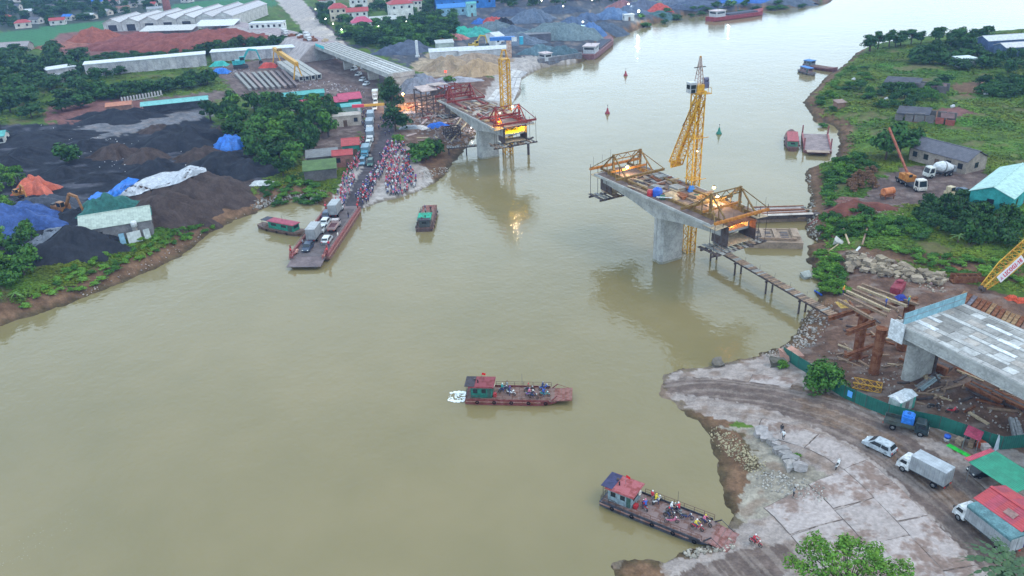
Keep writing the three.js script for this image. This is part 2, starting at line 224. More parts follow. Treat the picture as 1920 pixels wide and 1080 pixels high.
{
  const az = []; for (let k = 0; k < 20; k++) az.push(mix(-Math.PI, -.82, k / 20)); for (let k = 0; k <= 720; k++) az.push(mix(-.82, .82, k / 720)); for (let k = 1; k <= 20; k++) az.push(mix(.82, Math.PI, k / 20));
  const rad = [2, 20, 45, 60]; let r = 66; while (r < 820) { rad.push(r); r += clamp(r * r / (796 * EYE) * 1.45, .3, 12); } for (; r < 4200; r *= 1.12) rad.push(r);
  const nx = az.length, pos = [], col = [], uv = [], hs = [], map = new Int32Array(nx * rad.length).fill(-1), idx = [];
  for (let j = 0; j < rad.length; j++) for (let i = 0; i < nx; i++) {
    const x = Math.sin(az[i]) * rad[j], z = -Math.cos(az[i]) * rad[j], d = shoreAt(x, z), h = ground(x, z, d); hs.push(h);
    if (h < -1.6) continue;
    map[j * nx + i] = pos.length / 3; pos.push(x, h, z); uv.push(x, z);
    const c = h < -.3 ? SOIL.wetmud : soilAt(x, z, d).c; col.push(...c);
  }
  for (let j = 0; j < rad.length - 1; j++) for (let i = 0; i < nx - 1; i++) { const a = map[j * nx + i], b = map[j * nx + i + 1], c = map[(j + 1) * nx + i], e = map[(j + 1) * nx + i + 1]; if (a < 0 || b < 0 || c < 0 || e < 0) continue; idx.push(a, b, c, b, e, c); }
  const g = new THREE.BufferGeometry(); g.setAttribute('position', new THREE.Float32BufferAttribute(pos, 3)); g.setAttribute('color', new THREE.Float32BufferAttribute(col, 3)); g.setAttribute('uv', new THREE.Float32BufferAttribute(uv, 2)); g.setIndex(idx); g.computeVertexNormals();
  const m = new THREE.MeshPhysicalMaterial({ vertexColors: true, roughness: .95, specularIntensity: .15, map: rep(patchT, .16), bumpMap: rep(grainB, .3), bumpScale: .035 });
  const o = part(g, 'ground', m); tag(o, 'river banks of mud, coal dust, concrete and grass', null, null, 'structure');
}
// ------------------------------------------------------------------ the river
{
  const waveB = tile(1024, (u, v) => .5 + .26 * tileNoise(u, v, 9, 3, 31) + .2 * tileNoise(u, v, 40, 3, 37));
  const siltT = tile(512, (u, v) => { const n = tileNoise(u, (v + .06 * Math.sin(u * 6.283)) % 1, 4, 5, 61) + .4 * tileNoise(u, v, 24, 3, 63); return [.95 + .07 * n, .95 + .06 * n, .93 + .08 * n]; }, true);
  const g = new THREE.PlaneGeometry(9000, 9000, 1, 1).rotateX(-Math.PI / 2);
  const u = g.attributes.uv; for (let i = 0; i < u.count; i++) u.setXY(i, g.attributes.position.getX(i), g.attributes.position.getZ(i));
  const m = new THREE.MeshPhysicalMaterial({ roughness: .07, ior: 1.33, map: rep(siltT, 1 / 140), bumpMap: rep(waveB, 1 / 34), bumpScale: .11 }); m.color.setRGB(.212, .17, .086);
  tag(part(g, 'river_water', m), 'calm silty olive river', null, null, 'structure');
}

// ------------------------------------------------------------------ the unfinished bridge
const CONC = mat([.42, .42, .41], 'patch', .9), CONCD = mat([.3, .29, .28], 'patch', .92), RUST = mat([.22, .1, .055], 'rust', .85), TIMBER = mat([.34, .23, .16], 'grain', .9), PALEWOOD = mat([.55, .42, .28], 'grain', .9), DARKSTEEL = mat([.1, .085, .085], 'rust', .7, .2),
  YELLOW = mat([.62, .36, .035], 'rust', .55, .1), ORANGE = mat([.46, .19, .035], 'rust', .65), OXIDE = mat([.22, .04, .035], 'rust', .7), GREYSTEEL = mat([.32, .32, .33], 'grain', .6, .3), WHITE = mat([.75, .76, .78], 'grain', .6), BLACK = mat([.02, .02, .022], 'grain', .6), BLUEP = mat([.02, .12, .62], 'grain', .5), REDP = mat([.5, .03, .04], 'grain', .5), GLASS = mat([.02, .025, .03], 'none', .12), RUBBER = mat([.018, .018, .02], 'grain', .9), OLIVE = mat([.21, .14, .05], 'rust', .75);
const LAMPS = []; // where lit lamps go; their lights are made in lamp()
function lampGlow(c, k) { const m = new THREE.MeshStandardMaterial({ color: 0x111111, emissive: c, emissiveIntensity: k, roughness: .5 }); return m; }
function lamp(pos, colour, candela, size, label, post, glow = 6) { // a floodlight or street light that is switched on
  const o = thing('work_lamp', label, 'lamp', pos);
  bag().ball(0, 0, 0, size, .9, 10).build('bulb', lampGlow(colour, glow), o);
  if (post) bag().rod([0, -post, 0], [0, -size * .9, 0], .06, .05, 6).box(0, size * 1.05, 0, size * 1.6, .06, size * 1.6).build('post', DARKSTEEL, o);
  else bag().box(0, size * 1.05, 0, size * 1.5, .08, size * 1.5).box(0, size * 1.3, 0, .08, size, .08).build('bracket', DARKSTEEL, o);
  const l = new THREE.PointLight(colour, candela, 0, 2); l.position.copy(pos); if (size > .24) l.position.y -= size + .15; l.castShadow = true; l.shadow.radius = Math.max(1, size / .02 * .5); scene.add(l);
  return o;
}
function ribbon(sections) { // solid between rings of points that all have the same count, closed at both ends
  const n = sections[0].length, p = [], q = [];
  const add = (a, b, c) => q.push(...a, ...b, ...c);
  for (let k = 0; k < sections.length - 1; k++) for (let i = 0; i < n; i++) { const j = (i + 1) % n, A = sections[k], B = sections[k + 1]; add(A[i], A[j], B[i]); add(A[j], B[j], B[i]); }
  const cap = (s, f) => { const sh = s.map(a => new THREE.Vector2(a[0], a[1])); for (const t of THREE.ShapeUtils.triangulateShape(sh, [])) f ? add(s[t[0]], s[t[1]], s[t[2]]) : add(s[t[0]], s[t[2]], s[t[1]]); };
  cap(sections[0], true); cap(sections.at(-1), false);
  const g = new THREE.BufferGeometry(); g.setAttribute('position', new THREE.Float32BufferAttribute(q, 3)); g.computeVertexNormals(); return g;
}
function cantilever(label, P, turn, top, back, front, pw, pl) {
  const o = thing('bridge_pier', label, 'bridge', P, turn), depth = s => 2.6 + 2.6 * Math.pow(1 - Math.min(1, Math.abs(s) / (s < 0 ? back : front)), 1.5);
  const W = 6.4, S = []; for (let k = 0; k <= 24; k++) S.push(mix(-back, front, k / 24));
  const ring = f => ribbon(S.map(s => f(s).map(([x, y]) => [x, y, s])));
  bag().add(ring(() => [[-W, top - .28], [-W, top], [W, top], [W, top - .28], [3.4, top - .55], [-3.4, top - .55]])).build('deck_slab', CONC, o);
  for (const e of [-1, 1]) bag().add(ring(s => { const y = top - depth(s); return e < 0 ? [[-3.7, y], [-3.9, top - .5], [-3.3, top - .553], [-3.1, y]] : [[3.1, y], [3.3, top - .553], [3.9, top - .5], [3.7, y]]; })).build('web_wall', CONC, o);
  bag().add(ring(s => { const y = top - depth(s); return [[-3.66, y + .02], [-3.66, y + .5], [3.66, y + .5], [3.66, y + .02]]; })).build('bottom_slab', CONC, o);
  bag().box(0, top + .03, (front - back) / 2, W * 2 - .8, .06, front + back - .8).build('deck_boards', mat([.2, .145, .13], 'patch', .95), o);
  for (const e of [-1, 1]) { const k = bag(); k.box(e * (W - .16), top + .1, (front - back) / 2, .3, .2, front + back - .6); k.build('kerb', CONC, o); }
  const y1 = top - depth(0) + .35, ch = .5; // pier with chamfered corners and a shallow groove down each narrow face
  const x = pw / 2, z = pl / 2, prof = [[-x + ch, -z], [x - ch, -z], [x, -z + ch], [x, -.35], [x - .15, -.28], [x - .15, .28], [x, .35], [x, z - ch], [x - ch, z], [-x + ch, z], [-x, z - ch], [-x, .35], [-x + .15, .28], [-x + .15, -.28], [-x, -.35], [-x, -z + ch]];
  bag().prism(prof, y1 + 3, new THREE.Matrix4().makeRotationX(-Math.PI / 2).premultiply(new THREE.Matrix4().makeTranslation(0, -3, 0))).build('pier', CONC, o);
  bag().prism(prof.map(([a, b]) => [a * 1.012 - .0, b * 1.02]), .7, new THREE.Matrix4().makeRotationX(-Math.PI / 2).premultiply(new THREE.Matrix4().makeTranslation(0, -.2, 0))).build('waterline_band', mat([.3, .29, .24], 'patch', .8), o);
  o.updateMatrixWorld(true); return o;
}
const at = (o, x, y, z) => o.localToWorld(V(x, y, z));
const bridge2 = cantilever('concrete pier and cantilever deck carrying the yellow tower crane, nearest in the river', V(34.2, 0, -158.7), 28 * Math.PI / 180, 15.5, 19.2, 19.4, 6.2, 3.2);
const bridge1 = cantilever('concrete pier and cantilever deck beside the far left bank, below the dark red traveller', V(-5.6, 0, -242), 25 * Math.PI / 180, 14, 24, 19.5, 6.4, 3.4);

// travelling formwork at the end of a deck: two frames over the webs, cross beams, hangers, a hanging platform and the open form
function traveller(label, br, s, e, top, M, M2, litM) { // e: +1 faces the near end, -1 the far end
  const o = thing('form_traveller', label, 'formwork', at(br, 0, top, s), br.rotation.y + (e < 0 ? Math.PI : 0)), H = 5;
  for (const x of [-3.7, 3.7]) {
    const f = bag(); f.beam([x, .55, -5.4], [x, .55, 4.6], .32, .5).beam([x, .8, -.2], [x, H, -.2], .42).beam([x, H - .2, -.2], [x, .7, -5.2], .26).beam([x, H - .2, -.2], [x, .7, 4.4], .26).beam([x, .8, -.2], [x, .8, .9], .7, .9); f.build('side_frame', M, o);
    const r = bag(); r.box(x, .34, -6, .6, .56, 15); r.build('rail_beam', M2, o);
    bag().beam([x, .7, -2.6], [x, H * .55, -2.5], .16).build("brace", M, o); bag().beam([x, .7, 2.2], [x, H * .55, 2.1], .16).build('brace', M, o);
  }
  const t = bag(); for (const y of [H - .15, H - 1.25]) t.beam([-3.7, y, -.2], [3.7, y, -.2], .2); for (let k = 0; k < 6; k++) { const a = -3.7 + k * 1.233; t.beam([a, H - 1.25 + (k % 2) * 1.1, -.2], [a + 1.233, H - 1.25 + ((k + 1) % 2) * 1.1, -.2], .12); } t.build('portal_truss', M2, o);
  bag().box(0, 1.02, 4.5, 13.6, .55, .42).build('front_beam', litM, o); bag().box(0, 1.02, -5.2, 13.2, .5, .42).build('rear_beam', M, o); bag().box(0, 1.35, -.9, 9.6, .4, .4).build('middle_beam', litM, o);
  for (const x of [-6.7, 6.7]) { bag().beam([x > 0 ? 3.8 : -3.8, H - .3, -.2], [x, 1.25, 4.5], .16).build('stay', M, o); bag().beam([x > 0 ? 3.8 : -3.8, H - .6, -.3], [x * .97, 1.2, -5.2], .14).build('stay', M, o); }
  const dy = -4.5; // hanging platform under the form
  for (const x of [-6.6, -4.6, 4.6, 6.6]) for (const z of [4.5, 1.2]) { if (z === 1.2 && Math.abs(x) > 6) continue; bag().rod([x, dy - 1.0, z], [x, z > 2 ? 2.1 : .5, z], .06, .06, 5).build('hanger_rod', DARKSTEEL, o); }
  for (const x of [-5.6, -2.2, 1.1, 3.4, 5.8]) bag().rod([x, .8, 4.5], [x, 3.4 + (x * 7 % 1.3), 4.5], .03, .03, 4).build('tie_bar', DARKSTEEL, o);
  bag().box(0, dy - 1.1, 4.5, 14, .4, .3).box(0, dy - 1.1, .9, 13, .4, .3).build('platform_beam', DARKSTEEL, o);
  for (let k = 0; k < 11; k++) bag().box(-6 + k * 1.2 + rr(-.1, .1), dy - .82 + rr(0, .05), 2.6 + rr(-.4, .4), rr(.5, .95), .08, rr(4.4, 6.2), rr(-.03, .03)).build('plank', pick([TIMBER, DARKSTEEL, CONCD]), o);
  // the form itself: a dark steel box open to the end
  bag().box(-3.5, -2.3, 2.7, .14, 4.4, 4.4).build('form_wall', DARKSTEEL, o); bag().box(3.5, -2.3, 2.7, .14, 4.4, 4.4).build('form_wall', DARKSTEEL, o);
  bag().box(0, -4.4, 2.5, 6.8, .14, 4).build('form_floor', PALEWOOD, o);
  { const pts = []; for (let k = 0; k <= 8; k++) { const a = mix(-3.42, 3.42, k / 8); pts.push([a, -.42 + .28 * Math.cos(a / 3.4 * 1.5)]); } for (let k = 8; k >= 0; k--) { const a = mix(-3.42, 3.42, k / 8); pts.push([a, -.3 + .28 * Math.cos(a / 3.4 * 1.5)]); } bag().prism(pts, 4.2, new THREE.Matrix4().makeTranslation(0, 0, .5)).build('form_soffit', RUST, o); }
  bag().box(-5.1, -.25, 2.9, 2.9, .1, 3.6, 0, 0, .06).build('wing_form', PALEWOOD, o); bag().box(5.1, -.25, 2.9, 2.9, .1, 3.6, 0, 0, -.06).build('wing_form', PALEWOOD, o);
  for (const x of [-3.0, -.6, 1.9]) bag().rod([x, -4.3, 1 + x * .2], [x, -.2, 1 + x * .2], .05, .05, 5).build('prop', RUST, o);
  bag().box(.9, -3.2, 1.6, 3.4, .12, 1.1, .2, 0, .1).build('board', PALEWOOD, o);
  return o;
}
traveller('ochre form traveller on the crane deck, at the end toward the near bank', bridge2, 16.4, 1, 15.5, OLIVE, OLIVE, ORANGE);
traveller('ochre form traveller on the crane deck, at the end out over mid river', bridge2, -15.6, -1, 15.5, OLIVE, OLIVE, ORANGE);
traveller('dark red form traveller over the water on the far pier', bridge1, 15.6, 1, 14, OXIDE, OXIDE, OXIDE);
traveller('dark red form traveller over the bank end of the far pier', bridge1, -20.5, -1, 14, OXIDE, OXIDE, OXIDE);

// loose things on the two decks
srand(91);
function deckLoad(br, top, s0, s1, where) {
  for (let k = 0; k < 64; k++) { const p = at(br, rr(-5.4, 5.4), top + .1, rr(s0, s1)); const l = rr(.7, 4.6), b = bag().box(0, 0, 0, rr(.3, .9), rr(.08, .4), l).build('timber_plank', pick([TIMBER, PALEWOOD, RUST, DARKSTEEL, CONCD, TIMBER, mat([.5, .38, .34], 'grain', .9)]), null); b.position.copy(p); b.position.y += .12; b.rotation.y = br.rotation.y + rr(-.25, .25) + (rnd() < .25 ? 1.5 : 0); tag(b, 'loose plank or steel length lying on the ' + where, 'plank', 'planks on the ' + where); }
  for (let k = 0; k < 7; k++) { const p = at(br, rr(-4.6, 4.6), top + .06, rr(s0, s1)), o = thing('material_stack', 'low stack of boards left on the ' + where, 'stack', p, br.rotation.y + rr(-.3, .3), 'board stacks on the ' + where); const n = 3 + Math.floor(rnd() * 3), w = rr(1.2, 2.6), l = rr(1.6, 3.4), m = pick([PALEWOOD, TIMBER, CONCD, RUST]); for (let i = 0; i < n; i++) bag().box(rr(-.1, .1), .09 + i * .17, rr(-.15, .15), w, .14, l, rr(-.06, .06)).build('board', m, o); }
}
deckLoad(bridge2, 15.5, -12, 12, 'crane deck'); deckLoad(bridge1, 14, -14, 11, 'far pier deck');
function tarpHeap(p, w, d, h, colour, label, name = 'tarpaulin', cat = 'tarpaulin', turn = 0) { // a cloth thrown over a load
  const n = 14, pos = [], idx = []; for (let j = 0; j <= n; j++) for (let i = 0; i <= n; i++) { const u = i / n * 2 - 1, v = j / n * 2 - 1, e = Math.max(Math.abs(u), Math.abs(v)); const y = h * (1 - sstep(.35, 1, e)) * (1 + .25 * fbm(u * 2 + p.x, v * 2 + p.z, 3)) + .04 + .12 * h * Math.abs(fbm(u * 3 + p.z, v * 3, 2)); pos.push(u * w / 2 * (1 + .12 * fbm(v * 2, p.x, 2)), y, v * d / 2 * (1 + .12 * fbm(u * 2, p.z, 2))); } for (let j = 0; j < n; j++) for (let i = 0; i < n; i++) { const a = j * (n + 1) + i; idx.push(a, a + n + 1, a + 1, a + 1, a + n + 1, a + n + 2); }
  let g = new THREE.BufferGeometry(); g.setAttribute('position', new THREE.Float32BufferAttribute(pos, 3)); g.setIndex(idx); g.computeVertexNormals(); boxUV(g); const o = part(g, name, mat(colour, 'cloth', .75, 0, { side: 2 })); o.position.copy(p); o.rotation.y = turn; tag(o, label, cat); return o;
}
tarpHeap(at(bridge2, -1.2, 15.55, 2.4), 3, 5, .5, [.6, .42, .25], 'sandy cloth spread over the middle of the crane deck', 'tarpaulin', 'tarpaulin', .5);
{ const o = thing('water_tank', 'bright blue water tank on the crane deck', 'tank', at(bridge2, -4, 15.5, .6)); bag().lathe([[0, 0], [1.0, 0], [1.05, .15], [1.05, 1.35], [.8, 1.7], [.3, 1.8], [0, 1.8]]).build('body', BLUEP, o); bag().rod([0, 1.75, 0], [0, 1.95, 0], .3, .28, 12).build('lid', BLUEP, o); }
{ const o = thing('water_tank', 'small red drum beside the blue tank on the crane deck', 'drum', at(bridge2, -5.2, 15.5, -.3)); bag().lathe([[0, 0], [.62, 0], [.66, .1], [.62, .6], [.66, .7], [.62, 1.25], [0, 1.3]]).build('body', REDP, o); bag().lathe([[0, 1.28], [.5, 1.3], [.5, 1.36], [0, 1.36]]).build('lid', REDP, o); }
{ const o = thing('fuel_drum', 'green drum in front of the blue tank on the crane deck', 'drum', at(bridge2, -4.4, 15.5, 2.8)); bag().lathe([[0, 0], [.5, 0], [.54, .1], [.5, .5], [.54, .6], [.5, 1], [0, 1]]).build('body', mat([.02, .16, .09], 'grain', .5), o); bag().lathe([[0, 1], [.4, 1.01], [.4, 1.06], [0, 1.06]]).build('lid', DARKSTEEL, o); }
{ const o = thing('fuel_drum', 'green drum near the mast foot on the crane deck', 'drum', at(bridge2, 1.4, 15.5, 6.4)); bag().lathe([[0, 0], [.5, 0], [.54, .1], [.5, .5], [.54, .6], [.5, 1], [0, 1]]).build('body', mat([.02, .16, .09], 'grain', .5), o); bag().lathe([[0, 1], [.4, 1.01], [.4, 1.06], [0, 1.06]]).build('lid', DARKSTEEL, o); }
{ const b = bag().beam([0, .3, -1.6], [0, .34, 1.6], .22, .16).beam([0, .08, -1.2], [0, .26, -1.2], .3, .2).beam([0, .08, 1.2], [0, .26, 1.2], .3, .2).build('steel_channel', WHITE); b.position.copy(at(bridge2, -4.6, 15.9, 3.6)); b.rotation.y = 1.25; tag(b, 'white steel channel laid by the blue tank on the crane deck', 'channel'); }
tarpHeap(at(bridge2, 3.6, 15.55, 2.4), 1.6, 1.6, 1.1, [.05, .2, .6], 'blue plastic bundle at the foot of the crane mast');
tarpHeap(at(bridge1, 1, 14.05, 5), 4, 4.6, .6, [.5, .36, .2], 'tan cloth spread beside the far pier mast');
tarpHeap(at(bridge1, -3, 14.05, 0), 2.6, 4.6, .5, [.45, .36, .3], 'pale cloth near the deck edge of the far pier');

// tower cranes
function mast(o, h0, h1, w, M, step = 2.2, th = 1) {
  const b = bag(), r = w / 2; for (const [x, z] of [[-r, -r], [r, -r], [r, r], [-r, r]]) b.beam([x, h0, z], [x, h1, z], .22 * th);
  const n = Math.round((h1 - h0) / step); for (let k = 0; k <= n; k++) { const y = mix(h0, h1, k / n), y2 = mix(h0, h1, (k + 1) / n); const c = [[-r, -r], [r, -r], [r, r], [-r, r]]; for (let i = 0; i < 4; i++) { const [a, d] = [c[i], c[(i + 1) % 4]]; b.beam([a[0], y, a[1]], [d[0], y, d[1]], .1); if (k < n) { const q = k % 2 ? [a, d] : [d, a]; b.beam([q[0][0], y, q[0][1]], [q[1][0], y2, q[1][1]], .11 * th); b.beam([q[1][0], y, q[1][1]], [(q[0][0] + q[1][0]) / 2, (y + y2) / 2, (q[0][1] + q[1][1]) / 2], .08); } } }
  b.build('mast', M, o); bag().beam([r * .4, h0, r * .2], [r * .4, h1, r * .2], .34, .12).build('ladder', M, o);
}
{
  const base = V(39.6, 0, -162.2), o = thing('tower_crane', 'tall yellow lattice tower crane with its jib hanging down, standing beside the river pier', 'crane', base, .35);
  mast(o, -2, 35, 2, YELLOW);
  const y = 35; bag().box(0, y + .3, 0, 2.4, .6, 2.4).box(0, y + 1.2, 0, 1.7, 1.4, 1.7).build('slewing_ring', YELLOW, o);
  const hd = bag(); for (const [x, z] of [[-.8, -.6], [.8, -.6], [.8, .6], [-.8, .6]]) hd.beam([x, y + 1.6, z], [x * .15, y + 7.2, z * .15], .15); for (let k = 0; k < 7; k++) { const t = k / 7, u = (k + 1) / 7, f = 1 - .85 * t, f2 = 1 - .85 * u; hd.beam([-.8 * f, y + 1.6 + 5.6 * t, .6 * f], [.8 * f2, y + 1.6 + 5.6 * u, .6 * f2], .08); hd.beam([.8 * f, y + 1.6 + 5.6 * t, -.6 * f], [-.8 * f2, y + 1.6 + 5.6 * u, -.6 * f2], .08); hd.beam([-.8 * f, y + 1.6 + 5.6 * t, .6 * f], [.8 * f, y + 1.6 + 5.6 * t, .6 * f], .08); } hd.build('head_tower', mat([.45, .38, .36], 'rust', .6), o);
  bag().box(0, y + 5.3, 0, 2.6, .14, .3).build('sheave_bar', DARKSTEEL, o); bag().box(0, y + 7.3, 0, .3, .4, .3).build('top_cap', YELLOW, o);
  const cab = bag().box(-2.0, y + 1.5, .4, 1.4, 2, 1.5).build('cab', mat([.5, .51, .53], 'grain', .5), o); bag().box(-2.0, y + 2.58, .4, 1.5, .14, 1.6).build('roof', WHITE, cab); bag().box(-2.0, y + 1.75, 1.16, 1.15, .8, .06).box(-2.72, y + 1.75, .4, .06, .8, 1.15).build('window', GLASS, cab); bag().box(-2, y + .9, 1.16, 1.0, .7, .05).build('window', GLASS, cab);
  bag().box(1.7, y + 1.6, -.2, 1.0, 1.3, 1.2).rod([1.25, y + 2.6, -.3], [2.3, y + 2.6, -.3], .45, .45, 12).build('winch', mat([.12, .13, .22], 'rust', .6), o);
  bag().box(1.9, y - .1, .2, 1.6, .12, 1.4).beam([2.6, y - .1, .8], [2.6, y + 1, .8], .07).beam([2.6, y - .1, -.4], [2.6, y + 1, -.4], .07).beam([2.6, y + 1, .8], [2.6, y + 1, -.4], .07).build('side_platform', YELLOW, o);
  for (const [yy, s] of [[17, 1], [26, 1]]) bag().box(0, yy, 0, 2.6, .14, 2.6).beam([1.3, yy, 1.3], [2.2, yy + .1, 1.5], .12).build('collar', YELLOW, o);
  // the jib hangs from the head almost to the deck
  o.updateMatrixWorld(true);
  const A = o.worldToLocal(V(39.8, 34.6, -161)), E = o.worldToLocal(G(1267, 306, 19.2)), dir = E.clone().sub(A).normalize(), side = V(1, 0, -.15).normalize(); const up = side.clone().cross(dir).normalize(); side.copy(dir).cross(up).normalize();
  const L = A.distanceTo(E), J = (s, a, c) => A.clone().addScaledVector(dir, s).addScaledVector(side, a).addScaledVector(up, c), j = bag(), w = 1.15, d = .9, n = 14;
  for (const [a, c] of [[-w, -d], [w, -d], [w, d], [-w, d]]) j.beam(J(0, a * .7, c * .7), J(L, a, c), .2);
  for (let k = 0; k < n; k++) { const s = L * k / n, t = L * (k + 1) / n, f = mix(.7, 1, k / n), g = mix(.7, 1, (k + 1) / n); for (const [p, q] of [[[-w, -d], [w, -d]], [[w, -d], [w, d]], [[w, d], [-w, d]], [[-w, d], [-w, -d]]]) { j.beam(J(s, p[0] * f, p[1] * f), J(t, q[0] * g, q[1] * g), .1); j.beam(J(t, p[0] * g, p[1] * g), J(t, q[0] * g, q[1] * g), .1); } }
  j.build('jib', YELLOW, o); bag().beam(J(1, w * .85, d * .9), J(L, w, d * 1.02), .12, .9).build('jib_side_plate', YELLOW, o); bag().beam(J(L, -w - .2, 0), J(L, w + .2, 0), .35, 1.5).build('jib_end', YELLOW, o);
  bag().rod(A.clone().add(V(-.6, .6, .4)), J(L * .45, -w, d), .05, .05, 5).build('cable', DARKSTEEL, o);
}
{
  const o = thing('tower_crane', 'plain yellow lattice mast behind the red traveller on the far pier', 'crane', V(.6, 0, -245), .3); mast(o, -2, 29, 2.5, YELLOW, 1.8, 1.5); const b = bag(); for (const x of [-1, 1]) b.beam([x, 29, 1], [x * .5, 31.6, .2], .2).beam([x, 29, -1], [x * .5, 31.6, -.2], .2); b.box(0, 31.6, 0, 1.3, .4, 1); b.build('head_frame', YELLOW, o); bag().box(0, 29, 0, 2.6, .3, 2.6).build('collar', YELLOW, o);
}
// lamps burning on the travellers, inside the open forms and at the mast
const WARM = 0xffb24a, HOT = 0xffd9a0, SODIUM = 0xffa526;
lamp(at(bridge2, .6, 13.4, 17.2), 0xff9a3c, 170, .22, 'lamp glowing orange inside the open form of the near bridge end', 0, 8);
lamp(at(bridge2, 1.5, 17.6, 12.4), HOT, 60, .3, 'lamp on the nearer ochre traveller of the crane deck', 0, 26);
lamp(at(bridge2, 3.2, 18.4, 9.4), 0xffd24a, 90, .32, 'yellow lamp at the foot of the tower crane mast', 0, 26);
lamp(at(bridge2, -1.2, 17.6, -13.6), HOT, 80, .32, 'lamp on the ochre traveller over mid river', 0, 26);
lamp(at(bridge2, 3.6, 24.4, 3.4), 0xffe0b0, 12, .18, 'small lamp part way up the tower crane mast', 0, 6);
lamp(at(bridge1, .4, 12.2, 18.2), 0xffc400, 300, .23, 'lamp glowing yellow inside the open form of the far pier', 0, 10);
lamp(at(bridge1, -4.4, 15.6, 18.6), 0xffc400, 70, .2, 'unseen yellow lamp lighting the plank wing of the far pier', 0, 10);  // lamp itself unseen; placed to light the planks of the wing
lamp(at(bridge1, 1.6, 18.5, 15.5), HOT, 60, .3, 'upper lamp on the red traveller of the far pier', 0, 8);
lamp(at(bridge1, -1.2, 16.4, 12.6), 0xffffff, 30, .2, 'white lamp low on the red traveller of the far pier', 0, 8);

// ------------------------------------------------------------------ kit: vehicles
const wheelGeo = {};
function wheel(o, x, y, z, r, w) { const k = r + '_' + w; wheelGeo[k] ||= [bag().lathe([[r * .62, -w / 2], [r * .94, -w / 2], [r, -w * .3], [r, w * .3], [r * .94, w / 2], [r * .62, w / 2]], 0, 0, 0, 14).geo().rotateZ(Math.PI / 2), bag().lathe([[0, -w * .42], [r * .64, -w * .38], [r * .64, w * .38], [0, w * .42]], 0, 0, 0, 12).geo().rotateZ(Math.PI / 2)]; const t = part(wheelGeo[k][0], 'wheel', RUBBER, o); t.position.set(x, y, z); part(wheelGeo[k][1], 'rim', GREYSTEEL, t); }
const LIGHTW = mat([.8, .8, .75], 'none', .2), LIGHTR = mat([.45, .02, .02], 'none', .3), TRIM = mat([.03, .03, .035], 'none', .6);
const paint = c => mat(c, 'grain', .32, 0);
function shell(profile, W, waist, top, tuck) { // side outline [z, y] swept across the width, leaning in above the waist
  const s = new THREE.Shape(profile.map(p => new THREE.Vector2(p[0], p[1]))); const g = plain(new THREE.ExtrudeGeometry(s, { depth: W - .16, bevelEnabled: true, bevelSize: .06, bevelThickness: .08, bevelSegments: 2, curveSegments: 3 }));
  g.translate(0, 0, -(W - .16) / 2); const p = g.attributes.position; for (let i = 0; i < p.count; i++) { const z = p.getX(i), y = p.getY(i); let x = p.getZ(i); x *= 1 - tuck * clamp((y - waist) / (top - waist), 0, 1); p.setXYZ(i, x, y, z); }
  const idx = []; for (let i = 0; i < p.count; i += 3) idx.push(i, i + 2, i + 1); g.setIndex(idx); const h = g.toNonIndexed(); h.computeVertexNormals(); return h;
}
function quad(b, a, c, d, e) { return b.poly([a, c, d, e], [[0, 1, 2, 3]]); }
